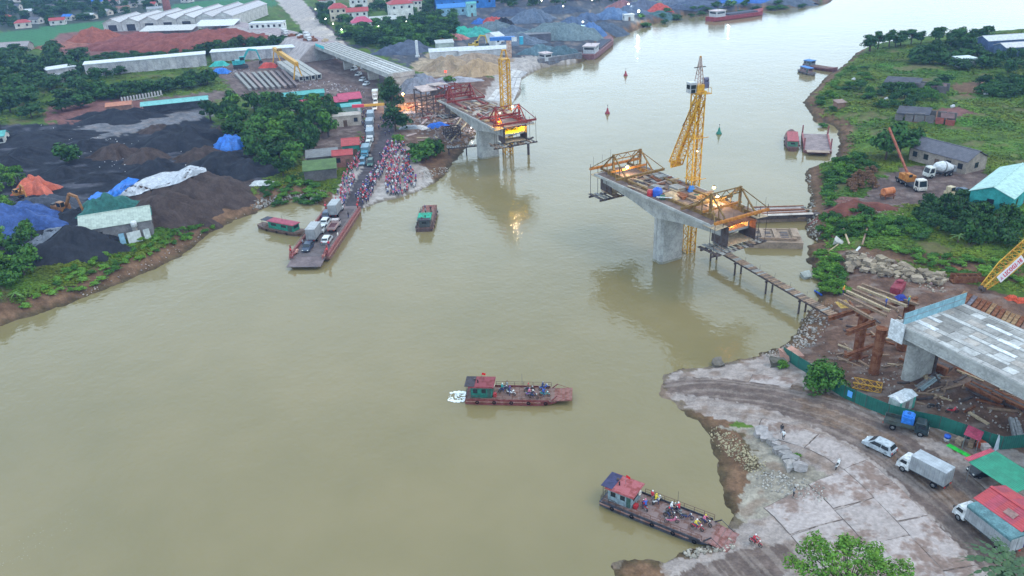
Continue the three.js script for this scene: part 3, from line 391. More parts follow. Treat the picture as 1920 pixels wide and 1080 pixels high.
function car(label, pos, turn, color, kind = 'hatchback', group) {
  const o = thing('parked_car', label, 'car', pos, turn, group);
  const L = kind === 'sedan' ? 4.5 : kind === 'suv' ? 4.6 : 4.1, h = kind === 'suv' ? 1.75 : kind === 'sedan' ? 1.45 : 1.55, W = 1.75, f = L / 2, wa = .92;
  const ws = f - .78, r0 = f - 1.6, r1 = kind === 'sedan' ? -f + 1.35 : -f + .5, rb = kind === 'sedan' ? -f + .75 : -f + .12;
  const pr = [[-f, .3], [f - .05, .3], [f, .5], [f - .16, .7], [ws + .05, wa - .04], [r0, h - .03], [r0 - .5, h], [r1 + .3, h], [r1, h - .06], [rb, wa + .04], [-f + .03, wa - .02]];
  const body = bag().add(shell(pr, W, wa, h, .2)).build('body', paint(color), o);
  const gx = (y, k = 1) => (W / 2 + .012) * (1 - .2 * clamp((y - wa) / (h - wa), 0, 1)) * k;
  const ly = (z0, y0, z1, y1, t) => [mix(z0, z1, t), mix(y0, y1, t)];
  { const [za, ya] = ly(ws, wa, r0, h, .1), [zb, yb] = ly(ws, wa, r0, h, .9), n = .075; quad(bag(), [-gx(ya, .9), ya + n, za + n], [gx(ya, .9), ya + n, za + n], [gx(yb, .86), yb + n, zb + n], [-gx(yb, .86), yb + n, zb + n]).build('windscreen', GLASS, o); }
  { const [za, ya] = ly(rb, wa + .04, r1, h, .15), [zb, yb] = ly(rb, wa + .04, r1, h, .88), n = .075; quad(bag(), [gx(ya, .88), ya + n * .5, za - n], [-gx(ya, .88), ya + n * .5, za - n], [-gx(yb, .84), yb + n * .5, zb - n], [gx(yb, .84), yb + n * .5, zb - n]).build('rear_window', GLASS, o); }
  for (const s of [-1, 1]) { const mid = (r0 + r1) / 2; for (const [a, c] of [[ws - .25, mid + .04], [mid - .04, rb + .3]]) { const y0 = wa + .04, y1 = h - .12, cut = (z, y) => clamp(z, mix(rb, r1, (y - wa) / (h - wa)) + .15, mix(ws, r0, (y - wa) / (h - wa)) - .15); quad(bag(), [s * (gx(y0) + .012), y0, cut(a, y0)], [s * (gx(y0) + .012), y0, cut(c, y0)], [s * (gx(y1) + .012), y1, cut(c, y1)], [s * (gx(y1) + .012), y1, cut(a, y1)]).build('side_window', GLASS, o); } bag().box(s * .6, .6, f - .0, .26, .12, .1).build('headlight', LIGHTW, o); bag().box(s * .68, .72, -f - .03, .26, .22, .1).build('tail_light', LIGHTR, o); bag().box(s * (W / 2 + .1), .98, ws - .25, .2, .14, .12).build('wing_mirror', paint(color), o); for (const z of [f - .82, -f + .78]) wheel(o, s * (W / 2 - .12), .31, z, .31, .22); }
  bag().box(0, .42, f + .02, 1.5, .22, .1).box(0, .42, -f - .03, 1.5, .22, .1).build('bumper', TRIM, o);
  return o;
}
function truckCab(o, zf, W, H, len, color, dark) { // cab over engine, front at zf
  const pr = [[zf - len, .55], [zf, .55], [zf, 1.05], [zf - .08, 1.25], [zf - .42, H - .08], [zf - .6, H], [zf - len, H]];
  bag().add(shell(pr, W, 1.2, H, .1)).build('cab', paint(color), o);
  const n = .075; bag().poly([[-W * .42, 1.33, zf - .1 + n], [W * .42, 1.33, zf - .1 + n], [W * .385, H - .2, zf - .39 + n], [-W * .385, H - .2, zf - .39 + n]], [[0, 1, 2, 3]]).build('windscreen', GLASS, o);
  for (const s of [-1, 1]) { const X = y => s * (W / 2 + .022) * (1 - .1 * clamp((y - 1.2) / (H - 1.2), 0, 1)); quad(bag(), [X(1.35), 1.35, zf - .3], [X(1.35), 1.35, zf - len + .3], [X(H - .25), H - .25, zf - len + .3], [X(H - .25), H - .25, zf - .55]).build('side_window', GLASS, o); bag().box(s * W * .36, .85, zf + .06, .3, .2, .08).build('headlight', LIGHTW, o); bag().box(s * (W / 2 + .14), 1.6, zf - .1, .16, .34, .08).build('wing_mirror', TRIM, o); }
  bag().box(0, .55, zf + .03, W * .96, .26, .14).build('bumper', dark ? TRIM : paint(color), o);
}
function truck(label, pos, turn, opt = {}) {
  const { L = 6, W = 2, boxH = 2, cab = [.75, .76, .77], cargo = [.5, .52, .54], kind = 'box', name = 'box_truck', group } = opt;
  const o = thing(name, label, 'truck', pos, turn, group), f = L / 2, cl = 1.55, zb0 = -f, zb1 = f - cl - .12, bl = zb1 - zb0, bz = (zb0 + zb1) / 2;
  bag().box(0, .72, bz + .3, .8, .22, L - 1).build('chassis', TRIM, o); truckCab(o, f, W * .95, 2.05, cl, cab);
  const CM = mat(cargo, 'sheet', .55, .25);
  if (kind === 'box' || kind === 'tarp') { const b = bag().box(0, .95 + boxH / 2, bz, W, boxH, bl).build('cargo_box', kind === 'tarp' ? mat(opt.side || cargo, 'sheet', .6, .1) : CM, o); const rf = bag(); if (kind === 'tarp') rf.prism([[-W / 2 - .03, -.3], [W / 2 + .03, -.3], [W / 2 + .03, .02], [W / 2 - .3, .16], [-W / 2 + .3, .16], [-W / 2 - .03, .02]], bl + .08, new THREE.Matrix4().makeTranslation(0, .95 + boxH, zb0 - .04)); else rf.box(0, .95 + boxH + .035, bz, W + .05, .07, bl + .05); rf.build('roof', kind === 'tarp' ? mat(opt.roof || cargo, 'cloth', .7) : mat(opt.roof || cargo.map(v => v * 1.15), 'sheet', .5, .2), b); for (const s of [-1, 1]) { bag().box(s * W / 2, .98, bz, .07, .1, bl).build('side_rail', TRIM, b); bag().box(s * W * .25, .95 + boxH / 2, zb0 - .03, W * .46, boxH * .93, .04).build('rear_door', CM, b); } }
  if (kind === 'open' || kind === 'tank') { const M = mat(cargo, 'rust', .6); bag().box(0, .95, bz, W, .12, bl).build('bed', M, o); for (const s of [-1, 1]) bag().box(s * (W / 2 - .03), 1.28, bz, .07, .55, bl).build('side_board', M, o); bag().box(0, 1.28, zb0 + .03, W - .14, .55, .06).build('tail_board', M, o); bag().box(0, 1.4, zb1 - .03, W - .14, .8, .06).build('head_board', M, o); if (opt.load) bag().box(0, 1.15, bz, W - .3, .3, bl - .3).build('load', mat(opt.load, 'patch', .95), o); }
  for (const s of [-1, 1]) { wheel(o, s * (W / 2 - .14), .42, f - .85, .42, .26); wheel(o, s * (W / 2 - .2), .42, -f + 1.25, .42, .4); bag().box(s * .7, .78, -f - .05, .25, .16, .08).build('tail_light', LIGHTR, o); }
  return o;
}
// ------------------------------------------------------------------ kit: motorbikes
function bikeParts(c) {
  const B = []; const put = (name, b, col, m) => B.push([name, b.geo(), col, m]);
  const body = bag().add(new THREE.SphereGeometry(.2, 10, 7), new THREE.Matrix4().makeScale(.75, .75, 2.2).setPosition(0, .56, -.32)).beam([0, .5, .1], [0, .42, -.2], .24, .2).beam([0, .45, .22], [0, .88, .42], .3, .1).beam([0, .86, .4], [0, .98, .5], .34, .14);
  put('body', body, c); put('seat', bag().add(new THREE.SphereGeometry(.2, 10, 6), new THREE.Matrix4().makeScale(.75, .3, 1.9).setPosition(0, .74, -.3)), [.02, .02, .022]);
  put('handlebar', bag().rod([-.34, 1.03, .36], [.34, 1.03, .36], .025, .025, 6).rod([0, 1.0, .42], [0, .35, .66], .045, .045, 6).rod([.3, 1.03, .37], [.36, 1.2, .36], .012, .012, 4).rod([-.3, 1.03, .37], [-.36, 1.2, .36], .012, .012, 4), [.1, .1, .11]);
  put('headlight', bag().ball(0, .94, .55, .1, .9, 8), [.7, .7, .66]);
  for (const z of [.66, -.62]) put('wheel', bag().add(new THREE.TorusGeometry(.24, .055, 6, 14), new THREE.Matrix4().makeRotationY(Math.PI / 2).setPosition(0, .295, z)).rod([-.06, .295, z], [.06, .295, z], .06, .06, 8), [.02, .02, .02]);
  put('mudguard', bag().add(new THREE.TorusGeometry(.3, .04, 5, 8, 1.9), new THREE.Matrix4().makeRotationY(-Math.PI / 2).multiply(new THREE.Matrix4().makeRotationZ(.6)).setPosition(0, .3, .66)), c);
  put('exhaust', bag().rod([.15, .33, -.1], [.17, .4, -.75], .045, .06, 6), [.25, .25, .25]); put('rack', bag().box(0, .78, -.72, .22, .03, .26), [.15, .15, .15]);
  return B;
}
const bikeCache = {};
function motorbike(label, pos, turn, c, group) { const k = c.join(), P = bikeCache[k] ||= bikeParts(c); const o = thing('motorbike', label, 'motorbike', pos, turn, group); for (const [n, g, col] of P) part(g, n, mat(col, 'none', n === 'body' ? .35 : .6), o); return o; }
const vcol = new THREE.MeshStandardMaterial({ vertexColors: true, roughness: .75 });
const bikeMerged = {};
function smallBike(c) { const k = c.join(); if (!bikeMerged[k]) bikeMerged[k] = mergeGeometries((bikeCache[k] ||= bikeParts(c)).map(([n, g, col]) => { const h = g.clone(), a = new Float32Array(h.attributes.position.count * 3); for (let i = 0; i < a.length; i += 3) a.set(col, i); h.setAttribute('color', new THREE.BufferAttribute(a, 3)); return h; })); return bikeMerged[k]; }

// ------------------------------------------------------------------ kit: people. Joints with radii, joined by a smooth minimum and meshed
const POSE = {
  stand: { hip: [0, .92, 0], chest: [0, 1.28, .01], neck: [0, 1.46, .01], head: [0, 1.585, .03], sh: [.17, 1.4, 0], el: [.24, 1.13, -.02], wr: [.23, .89, .05], kn: [.1, .5, .02], an: [.11, .09, -.02], toe: [.13, .04, .15] },
  wave: { hip: [0, .92, 0], chest: [0, 1.27, .03], neck: [0, 1.45, .05], head: [0, 1.575, .08], sh: [.17, 1.39, .02], el: [.23, 1.14, .1], wr: [.14, 1.05, .32], kn: [.12, .5, .06], an: [.13, .09, -.04], toe: [.15, .04, .13] },
  ride: { hip: [0, .86, -.3], chest: [0, 1.2, -.16], neck: [0, 1.38, -.09], head: [0, 1.5, -.04], sh: [.17, 1.31, -.1], el: [.27, 1.1, .08], wr: [.29, 1.06, .3], kn: [.19, .72, .12], an: [.18, .34, -.04], toe: [.19, .28, .12] },
  wait: { hip: [0, .88, -.25], chest: [0, 1.22, -.18], neck: [0, 1.4, -.14], head: [0, 1.52, -.1], sh: [.17, 1.33, -.15], el: [.26, 1.09, -.02], wr: [.28, 1.06, .2], kn: [.26, .55, .02], an: [.3, .08, -.08], toe: [.33, .04, .08] },
};
const poseGeo = {};
function personGeo(pose, res) {
  const key = pose + res; if (poseGeo[key]) return poseGeo[key];
  const P = POSE[pose], b = [], v = a => V(...a), m = (a, s) => V(a[0] * s, a[1], a[2]);
  b.push([v(P.hip), v(P.chest), .135, .155, 'shirt'], [v(P.chest), v(P.neck), .15, .06, 'shirt'], [v(P.neck), v(P.head), .055, .07, 'skin'], [v(P.head), v(P.head).add(V(0, .06, -.01)), .1, .105, 'head'], [v(P.head).add(V(0, -.035, .055)), v(P.head).add(V(0, -.015, .1)), .045, .02, 'skin']);
  for (const s of [-1, 1]) { b.push([m(P.sh, s), m(P.el, s), .065, .048, 'shirt'], [m(P.el, s), m(P.wr, s), .046, .032, 'arm'], [v(P.chest), m(P.sh, s), .12, .075, 'shirt']); const w = m(P.wr, s), d = w.clone().sub(m(P.el, s)).normalize(); b.push([w, w.clone().addScaledVector(d, .08), .032, .03, 'skin']); b.push([m(P.hip, 0).setX(s * .085).setY(P.hip[1] - .03).setZ(P.hip[2]), m(P.kn, s), .1, .062, 'trousers'], [m(P.kn, s), m(P.an, s), .062, .042, 'trousers'], [m(P.an, s), m(P.toe, s), .045, .04, 'shoe']); }
  const mc = new MarchingCubes(res, vcol, false, false, 20000), S = .95, f = mc.field, h = res / 2; mc.isolation = 0;
  const q = V(0, 0, 0), ab = V(0, 0, 0), dist = (p, [a, c, r1, r2]) => { ab.copy(c).sub(a); const t = clamp(q.copy(p).sub(a).dot(ab) / (ab.lengthSq() + 1e-9), 0, 1); return q.copy(p).sub(a).addScaledVector(ab, -t).length() - mix(r1, r2, t); };
  const p = V(0, 0, 0); for (let z = 0; z < res; z++) for (let y = 0; y < res; y++) for (let x = 0; x < res; x++) { p.set((x - h) / h * S, (y - h) / h * S + .88, (z - h) / h * S); let d = 1; if (Math.abs(p.x) < .55 && Math.abs(p.z) < .6) for (const e of b) { const k = .03, w = dist(p, e), t = clamp(.5 + .5 * (d - w) / k, 0, 1); d = mix(d, w, t) - k * t * (1 - t); } f[res * res * z + res * y + x] = -d; }
  mc.update(); const n = mc.count, pos = new Float32Array(n * 3), bone = [];
  for (let i = 0; i < n; i++) { p.set(mc.positionArray[3 * i] * S, mc.positionArray[3 * i + 1] * S + .88, mc.positionArray[3 * i + 2] * S); pos.set([p.x, p.y, p.z], 3 * i); let best = 9, id = 'shirt'; for (const e of b) { const w = dist(p, e); if (w < best) { best = w; id = e[4]; } } if (id === 'head') id = p.y > P.head[1] + .0 || p.z < P.head[2] - .02 ? 'hat' : 'skin'; bone.push(id); }
  let fb = bag(); for (const s of [-1, 1]) { const w = m(P.wr, s), d = w.clone().sub(m(P.el, s)).normalize(), side = V(s, 0, 0).addScaledVector(d, -d.x * s).normalize(), base = w.clone().addScaledVector(d, .085); [.075, .085, .08, .06].forEach((l, k) => { const a = base.clone().addScaledVector(side, (k - 1.5) * .017), mid = a.clone().addScaledVector(d, l * .55), e = mid.clone().addScaledVector(d, l * .3).add(V(0, -l * .35, 0)); fb.rod(a, mid, .009, .0085, 4).rod(mid, e, .0085, .007, 4); }); const t0 = w.clone().addScaledVector(side, -.03).addScaledVector(d, .02); fb.rod(t0, t0.clone().addScaledVector(side, -.03).addScaledVector(d, .05), .01, .008, 4); }
  const fg = fb.geo(), fn = fg.attributes.position.count; const all = new Float32Array(n * 3 + fn * 3); all.set(pos); all.set(fg.attributes.position.array, n * 3); for (let i = 0; i < fn; i++) bone.push('skin');
  const nor = new Float32Array(all.length); nor.set(mc.normalArray.subarray(0, n * 3)); nor.set(fg.attributes.normal.array, n * 3);
  return poseGeo[key] = { all, nor, bone };
}
const SKIN = [.42, .24, .15], personCache = {};
function personMesh(pose, res, c) { const key = [pose, res, JSON.stringify(c)].join(); if (personCache[key]) return personCache[key]; const { all, nor, bone } = personGeo(pose, res), col = new Float32Array(all.length), pal = { skin: SKIN, arm: c.long ? c.shirt : SKIN, shoe: [.04, .035, .03], ...c, hat: c.hat }; bone.forEach((k, i) => col.set(pal[k], 3 * i)); let g = new THREE.BufferGeometry(); g.setAttribute('position', new THREE.BufferAttribute(all, 3)); g.setAttribute('normal', new THREE.BufferAttribute(nor, 3)); g.setAttribute('color', new THREE.BufferAttribute(col, 3)); return personCache[key] = g; }
function person(label, pos, turn, pose, c, res = 40, group) { const o = part(personMesh(pose, res, c), 'person', vcol); o.position.copy(pos); o.rotation.y = turn; tag(o, label, 'person', group); return o; }
const HUE = { red: [.5, .03, .05], pink: [.6, .16, .25], yellow: [.65, .5, .04], blue: [.04, .1, .4], navy: [.03, .04, .12], white: [.68, .68, .68], black: [.025, .025, .03], grey: [.25, .25, .27], teal: [.03, .3, .3], green: [.05, .3, .1], orange: [.6, .2, .03], purple: [.2, .08, .35], brown: [.16, .09, .06] };

// ------------------------------------------------------------------ kit: boats
function hullGeo(L, W, H, draft, bowRise, sternIn = .9) { // open barge: flat transom, sides that draw in toward the bow
  const sec = [], n = 14; for (let k = 0; k <= n; k++) { const t = k / n, z = mix(-L / 2, L / 2, t), w = W / 2 * (t < .12 ? mix(sternIn, 1, t / .12) : t > .7 ? mix(1, .78, ((t - .7) / .3) ** 2) : 1), keel = -draft + (draft + H * .45) * Math.pow(Math.max(0, (t - .72) / .28), 1.6), y = H + bowRise * Math.pow(Math.max(0, (t - .6) / .4), 2); sec.push([[-w * .9, keel, z], [-w, Math.max(.02, keel + .12), z], [-w, y, z], [w, y, z], [w, Math.max(.02, keel + .12), z], [w * .9, keel, z]]); }
  return ribbon(sec);
}
function railing(o, pts, h, M, gap = 1.4) { for (let k = 0; k < pts.length - 1; k++) { const a = V(...pts[k]), b = V(...pts[k + 1]), n = Math.max(1, Math.round(a.distanceTo(b) / gap)), up = V(0, h, 0); const rb = bag().rod(a.clone().add(up), b.clone().add(up), .035, .035, 5).rod(a.clone().addScaledVector(up, .5), b.clone().addScaledVector(up, .5), .025, .025, 5).build('railing', M, o); for (let i = 0; i <= n; i++) { const p = a.clone().lerp(b, i / n); bag().rod(p, p.clone().add(up), .035, .035, 5).build('post', M, rb); } } }
function flag(o, x, y, z, h = 1.6) { const p = bag().rod([x, y, z], [x, y + h, z], .025, .02, 5).build('flag_pole', GREYSTEEL, o); const pos = [], n = 6; for (let i = 0; i < n; i++) { const a = i / n, c = (i + 1) / n, q = t => [x + .05 * Math.sin(t * 6), z + t * .62]; const [ax, az] = q(a), [cx, cz] = q(c), t = y + h - .05, d = .42; pos.push(ax, t, az, ax, t - d, az, cx, t, cz, cx, t, cz, ax, t - d, az, cx, t - d, cz); } const g = new THREE.BufferGeometry(); g.setAttribute('position', new THREE.Float32BufferAttribute(pos, 3)); g.computeVertexNormals(); boxUV(g); const f = part(g, 'flag', mat([.62, .02, .02], 'none', .8, 0, { side: 2 }), p); const st = bag(); for (const s of [-.02, .02]) { const pts = []; for (let k = 0; k < 10; k++) { const r = k % 2 ? .045 : .11, a = k * Math.PI / 5; pts.push([Math.sin(a) * r, Math.cos(a) * r]); } st.prism(pts, .004, new THREE.Matrix4().makeRotationY(-Math.PI / 2).setPosition(x + s + .012, y + h - .26, z + .31)); } return p; }
function cabin(o, x, z, w, d, y, h, wallM, roofM, over = .25) {
  const c = bag().box(x, y + h / 2, z, w, h, d).build('cabin', wallM, o); const r = bag().box(x, y + h + .05, z, w + over * 2, .1, d + over * 2).box(x, y + h + .13, z, w + over * 1.2, .08, d + over * 1.2).build('roof', roofM, o);
  for (const s of [-1, 1]) { for (const q of [-.28, .12]) bag().box(x + s * (w / 2 + .01), y + h * .62, z + q * d, .04, h * .36, d * .2).build('window', GLASS, c); bag().box(x + s * (w / 2 + .012), y + h * .42, z + d * .37, .04, h * .78, d * .17).build('door', mat([.06, .12, .1], 'grain', .7), c); }
  bag().box(x, y + h * .66, z + d / 2 + .01, w * .7, h * .36, .04).build('window', GLASS, c); bag().box(x, y + h * .6, z - d / 2 - .01, w * .4, h * .3, .04).build('window', GLASS, c); return c;
}
function lifebuoy(o, x, y, z, ry = 0) { bag().add(new THREE.TorusGeometry(.3, .08, 6, 14), new THREE.Matrix4().makeRotationY(ry).setPosition(x, y, z)).build('lifebuoy', mat([.75, .7, .62], 'none', .7), o); }
function ferryBoat(name, label, pos, turn, opt) { // small vehicle ferry: cabin aft, open deck, ramp at the bow
  const { L, W, hull = [.2, .05, .05], deck = [.2, .13, .11], wall = [.03, .2, .15], roof = [.22, .05, .06], cabL = 3.4, H = .75 } = opt; const o = thing(name, label, 'ferry', pos, turn), HM = mat(hull, 'rust', .6), DM = mat(deck, 'rust', .8), f = L / 2;
  bag().add(hullGeo(L * .86, W, H, .4, .0), new THREE.Matrix4().makeTranslation(0, 0, -L * .07)).build('hull', HM, o);
  bag().box(0, H + .03, -L * .07, W * .93, .06, L * .83).build('deck', DM, o);
  for (const s of [-1, 1]) { bag().box(s * (W / 2 + .03), H - .12, -L * .14, .12, .14, L * .7).build('rubbing_strake', mat([.32, .2, .17], 'rust', .7), o); bag().box(s * W * .485, H + .16, -L * .09, .08, .3, L * .76).build('bulwark', HM, o); railing(o, [[s * W * .48, H + .25, -f + cabL + 1.2], [s * W * .48, H + .25, f - L * .2]], .75, mat([.16, .09, .08], 'rust', .8)); for (let k = 0; k < 5; k++) bag().add(new THREE.TorusGeometry(.24, .09, 5, 10), new THREE.Matrix4().makeRotationY(Math.PI / 2).setPosition(s * (W / 2 + .12), H - .2, -f + 2 + k * L * .16)).build('tyre_fender', RUBBER, o); bag().beam([s * W * .44, H + .1, f - L * .19], [s * W * .4, H + .95, f - L * .14], .14).beam([s * W * .4, H + .9, f - L * .14], [s * W * .4, opt.rampY ?? .7, f - .5], .05).build('ramp_arm', HM, o); }
  bag().beam([0, H + .02, f - L * .165], [0, opt.rampY ?? .55, f], W * .84, .1).build('ramp', mat(deck.map((v, i) => v * [1.25, .9, .9][i]), 'rust', .75), o);
  for (let k = 0; k < 4; k++) { const t = (k + .5) / 4; bag().box(0, mix(H + .02, opt.rampY ?? .55, t) + .07, mix(f - L * .165, f, t), W * .8, .05, .07).build('ramp_cleat', DM, o); }
  cabin(o, 0, -f + cabL / 2 + .9, W * .62, cabL, H + .06, 2.0, mat(wall, 'grain', .7), mat(roof, 'rust', .75), .35);
  bag().box(0, H + 2.24, -f + .75, W * .7, .06, 1.6).build('rear_awning', mat(opt.awning || [.06, .05, .06], 'cloth', .8), o); for (const s of [-1, 1]) { bag().rod([s * W * .33, H, -f + .25], [s * W * .33, H + 2.22, -f + .25], .04, .04, 5).build('awning_post', DARKSTEEL, o); }
  railing(o, [[-W * .44, H + .2, -f + 2.4], [-W * .42, H + .2, -f + .15], [W * .42, H + .2, -f + .15], [W * .44, H + .2, -f + 2.4]], .6, DARKSTEEL);
  flag(o, .3, H + 2.25, -f + cabL * .5 + .9, 1.5); bag().rod([-.3, H + 2.2, -f + 2], [-.3, H + 2.8, -f + 2], .1, .1, 8).build('exhaust_pipe', BLACK, o); bag().ball(.5, H + 2.4, -f + 1.4, .22, .7).build('searchlight', DARKSTEEL, o);
  lifebuoy(o, W * .2, H + 1.1, -f + cabL + .98); bag().box(-W * .2, H + .4, -f + cabL + 1.3, .6, .6, .5).build('locker', REDP, o);
  for (const s of [-1, 1]) bag().rod([s * W * .47, H, L * .02], [s * W * .47, H + 2.6, L * .02], .03, .02, 5).build('light_pole', DARKSTEEL, o);
  o.updateMatrixWorld(true); return o;
}

// ------------------------------------------------------------------ boats on the river
const ferryMid = ferryBoat('passenger_ferry', 'red ferry with green cabin crossing open water, white wake at its stern', V(.4, 0, -107.2), 83.5 * Math.PI / 180, { L: 17, W: 4.3, rampY: .95 });
const ferryLow = ferryBoat('passenger_ferry', 'dark blue hulled ferry with grey cabin, its ramp down on the concrete slip', V(18.6, 0, -78.0), 55 * Math.PI / 180, { L: 17.6, W: 4.5, hull: [.05, .055, .075], wall: [.28, .36, .4], roof: [.34, .1, .11], deck: [.22, .16, .15], rampY: .35, awning: [.05, .05, .12] });
{ // foam churned up behind the crossing ferry
  srand(5); const pos = [], f = ferryMid; const blob = (x, z, r, y) => { const n = 9, c = [x, y, z]; let pr = []; for (let i = 0; i < n; i++) { const a = i / n * 6.283, q = r * rr(.6, 1.2); pr.push([x + Math.cos(a) * q, y - .015, z + Math.sin(a) * q * 1.2]); } for (let i = 0; i < n; i++) pos.push(...c, ...pr[(i + 1) % n], ...pr[i]); };
  for (let k = 0; k < 260; k++) { const t = Math.pow(rnd(), .9), e = rnd() < .55; const w = 1.0 + .5 * Math.sin(t * 3), x = e ? (rnd() < .5 ? -1 : 1) * w * rr(.75, 1.05) : rr(-1, 1) * w; blob(x, -8.4 - t * 3.1 + (e ? 0 : 0), rr(.05, .26) * (1.15 - t * .6), rr(.015, .1)); }
  const g = new THREE.BufferGeometry(); g.setAttribute('position', new THREE.Float32BufferAttribute(pos, 3)); g.computeVertexNormals(); boxUV(g); const o = part(g, 'wake_foam', mat([.8, .82, .8], 'none', .6, 0, { side: 2 })); o.position.copy(f.position); o.rotation.y = f.rotation.y; tag(o, 'white foam churned up behind the crossing ferry', null, null, 'stuff');
}
{ // flakes of old foam drifting in a line near the lower left
  srand(29); const pos = []; for (let k = 0; k < 90; k++) { const t = rnd(), p = G(mix(-20, 165, t) + rr(-40, 40) * (1 - t * .6), mix(1062, 958, t) + rr(-18, 18)), s = rr(.015, .06), a = rr(0, 3); for (const q of [0, 2.1, 4.2]) pos.push(p.x + Math.cos(a + q) * s * 1.8, .012, p.z - Math.sin(a + q) * s); } const g = new THREE.BufferGeometry(); g.setAttribute('position', new THREE.Float32BufferAttribute(pos, 3)); g.computeVertexNormals(); tag(part(boxUV(g), 'drifting_foam', mat([.36, .35, .28], 'none', .8, 0, { side: 2 })), 'thin line of foam flakes drifting on the river', null, null, 'stuff');
}
// riders and motorbikes on the two small ferries
function crew(boat, list, where, y) { const wt = boat.rotation.y; for (const [x, z, turn, bike, shirt, hat, pose] of list) { const p = at(boat, x, y, z); if (bike) motorbike(`${bike} motorbike on the ${where}, ${shirt ? 'under a rider in ' + shirt + ' with ' + (hat || 'black') + ' helmet' : 'standing without a rider'}`, p, wt + turn, HUE[bike]); if (shirt) person(`${pose === 'ride' || pose === 'wait' ? 'rider' : 'standing person'} in ${shirt} with ${hat || 'black'} helmet on the ${where}`, p, wt + turn, pose, { shirt: HUE[shirt], trousers: HUE[pose === 'stand' ? 'grey' : 'navy'], hat: HUE[hat || 'black'], long: rnd() < .5 }, 44); } }
crew(ferryMid, [[.6, -2.6, .5, 'navy', 'teal', 'white', 'wait'], [-.3, -1.3, -.4, 'white', 'navy', 'purple', 'wait'], [1.2, -2.0, .3, null, 'grey', 'brown', 'stand'], [.7, 1.6, .2, 'black', 'brown', 'red', 'wait'], [-.6, 1.9, .1, 'purple', 'pink', 'grey', 'wait'], [-1.2, 2.4, -.3, 'black', 'black', 'white', 'ride'], [1.3, 3.9, .4, 'blue', 'navy', 'grey', 'wait'], [-.5, 4.1, -.2, 'teal', 'blue', 'black', 'wait']], 'crossing ferry', .81);
crew(ferryLow, [[1.5, -2.9, 1.3, null, 'red', 'white', 'stand'], [1.4, -2.2, 1.2, 'white', 'yellow', 'yellow', 'wait'], [-.3, -3.1, 2.4, 'red', 'blue', 'pink', 'wait'], [1.3, .7, 2.6, 'grey', 'red', 'white', 'wait'], [.9, .2, .4, 'black', 'white', 'white', 'wait'], [-.2, .3, .2, 'black', 'black', 'red', 'wait'], [-1.0, .9, .5, 'pink', null], [.6, 2.2, .3, 'navy', null], [-.4, 4.0, -.1, 'red', 'yellow', 'white', 'ride'], [.9, 4.6, -.2, 'black', 'pink', 'yellow', 'ride']], 'landed ferry', .81);
{ const p = T(1416, 1021), q = T(1440, 1030); motorbike('red motorbike riding off the landed ferry up the slip', p, headingOf(p, q), HUE.red); person('rider in red with white helmet leaving the landed ferry', p, headingOf(p, q), 'ride', { shirt: HUE.red, trousers: HUE.black, hat: HUE.white, long: true }, 44); }

// the big vehicle ferry and its load
const bigFerry = (() => {
  const L = 36, W = 9, H = 1.3, o = thing('vehicle_ferry', 'long rust red vehicle ferry loaded with trucks and cars', 'ferry', V(-44.3, 0, -180), headingOf(V(-43.2, 0, -198), V(-46.2, 0, -162))), HM = mat([.26, .09, .085], 'rust', .7), DM = mat([.16, .135, .14], 'patch', .85), f = L / 2;
  const sec = []; for (let k = 0; k <= 16; k++) { const t = k / 16, z = mix(-f + 1.5, f - 3.5, t), e = Math.abs(t - .5) * 2, keel = -.7 + 1.3 * Math.pow(Math.max(0, (e - .7) / .3), 1.5); sec.push([[-W / 2 + .2, keel, z], [-W / 2, Math.max(keel, .05), z], [-W / 2, H, z], [W / 2, H, z], [W / 2, Math.max(keel, .05), z], [W / 2 - .2, keel, z]]); } bag().add(ribbon(sec)).build('hull', mat([.2, .12, .1], 'rust', .75), o);
  bag().box(0, H + .04, -1, W - .9, .08, L - 5.4).build('deck', DM, o);
  for (const s of [-1, 1]) { bag().box(s * (W / 2 - .2), H + .34, -1, .5, .66, L - 5.6).build('bulwark', HM, o); railing(o, [[s * (W / 2 - .25), H + .6, -f + 4], [s * (W / 2 - .25), H + .6, f - 7]], .8, mat([.35, .3, .28], 'rust', .7), 2.2); bag().box(s * (W / 2 + .04), H - .2, -1, .14, .2, L - 6).build('rubbing_strake', mat([.4, .22, .2], 'rust', .7), o);
    for (const z of [f - 4.2, -f + 3]) { const a = bag().beam([s * (W / 2 - .3), H, z], [s * (W / 2 - .3), H + 2.6, z], .3).build('hoist_post', HM, o); bag().beam([s * (W / 2 - .3), H + 2.5, z], [s * (W / 2 - .7), H + .4, z + (z > 0 ? 3 : -2)], .12).build('stay', HM, a); bag().ball(s * (W / 2 - .3), H + 1.7, z + .3, .3, 1, 8).build('warning_disc', mat([.6, .05, .06], 'none', .6), a); }
    for (let k = 0; k < 9; k++) bag().box(s * (W / 2 - .9 + rr(-.3, .3)), H + .4 + rr(0, .3), f - 2.2 - k * .45 - rr(0, .3), rr(.3, .7), rr(.3, .6), rr(.3, .6), rnd(), rnd()).build('ramp_gear', pick([HM, mat([.5, .3, .26], 'rust', .7)]), o);
    lifebuoy(o, s * (W / 2 - .5), H + 1.2, s * 4, Math.PI / 2); }
  for (const e of [-1, 1]) { const r = bag().beam([0, H, e * (f - (e > 0 ? 3.6 : 1.8))], [0, e > 0 ? .75 : .9, e * (f + (e > 0 ? .8 : 1.2))], W - 1.3, .16).build('ramp', mat([.19, .15, .155], 'patch', .85), o); bag().box(0, e > 0 ? .82 : .95, e * (f + (e > 0 ? .85 : 1.2)), W - 2.2, .1, .3).build('ramp_lip', DM, r); }
  o.updateMatrixWorld(true); return o;
})();
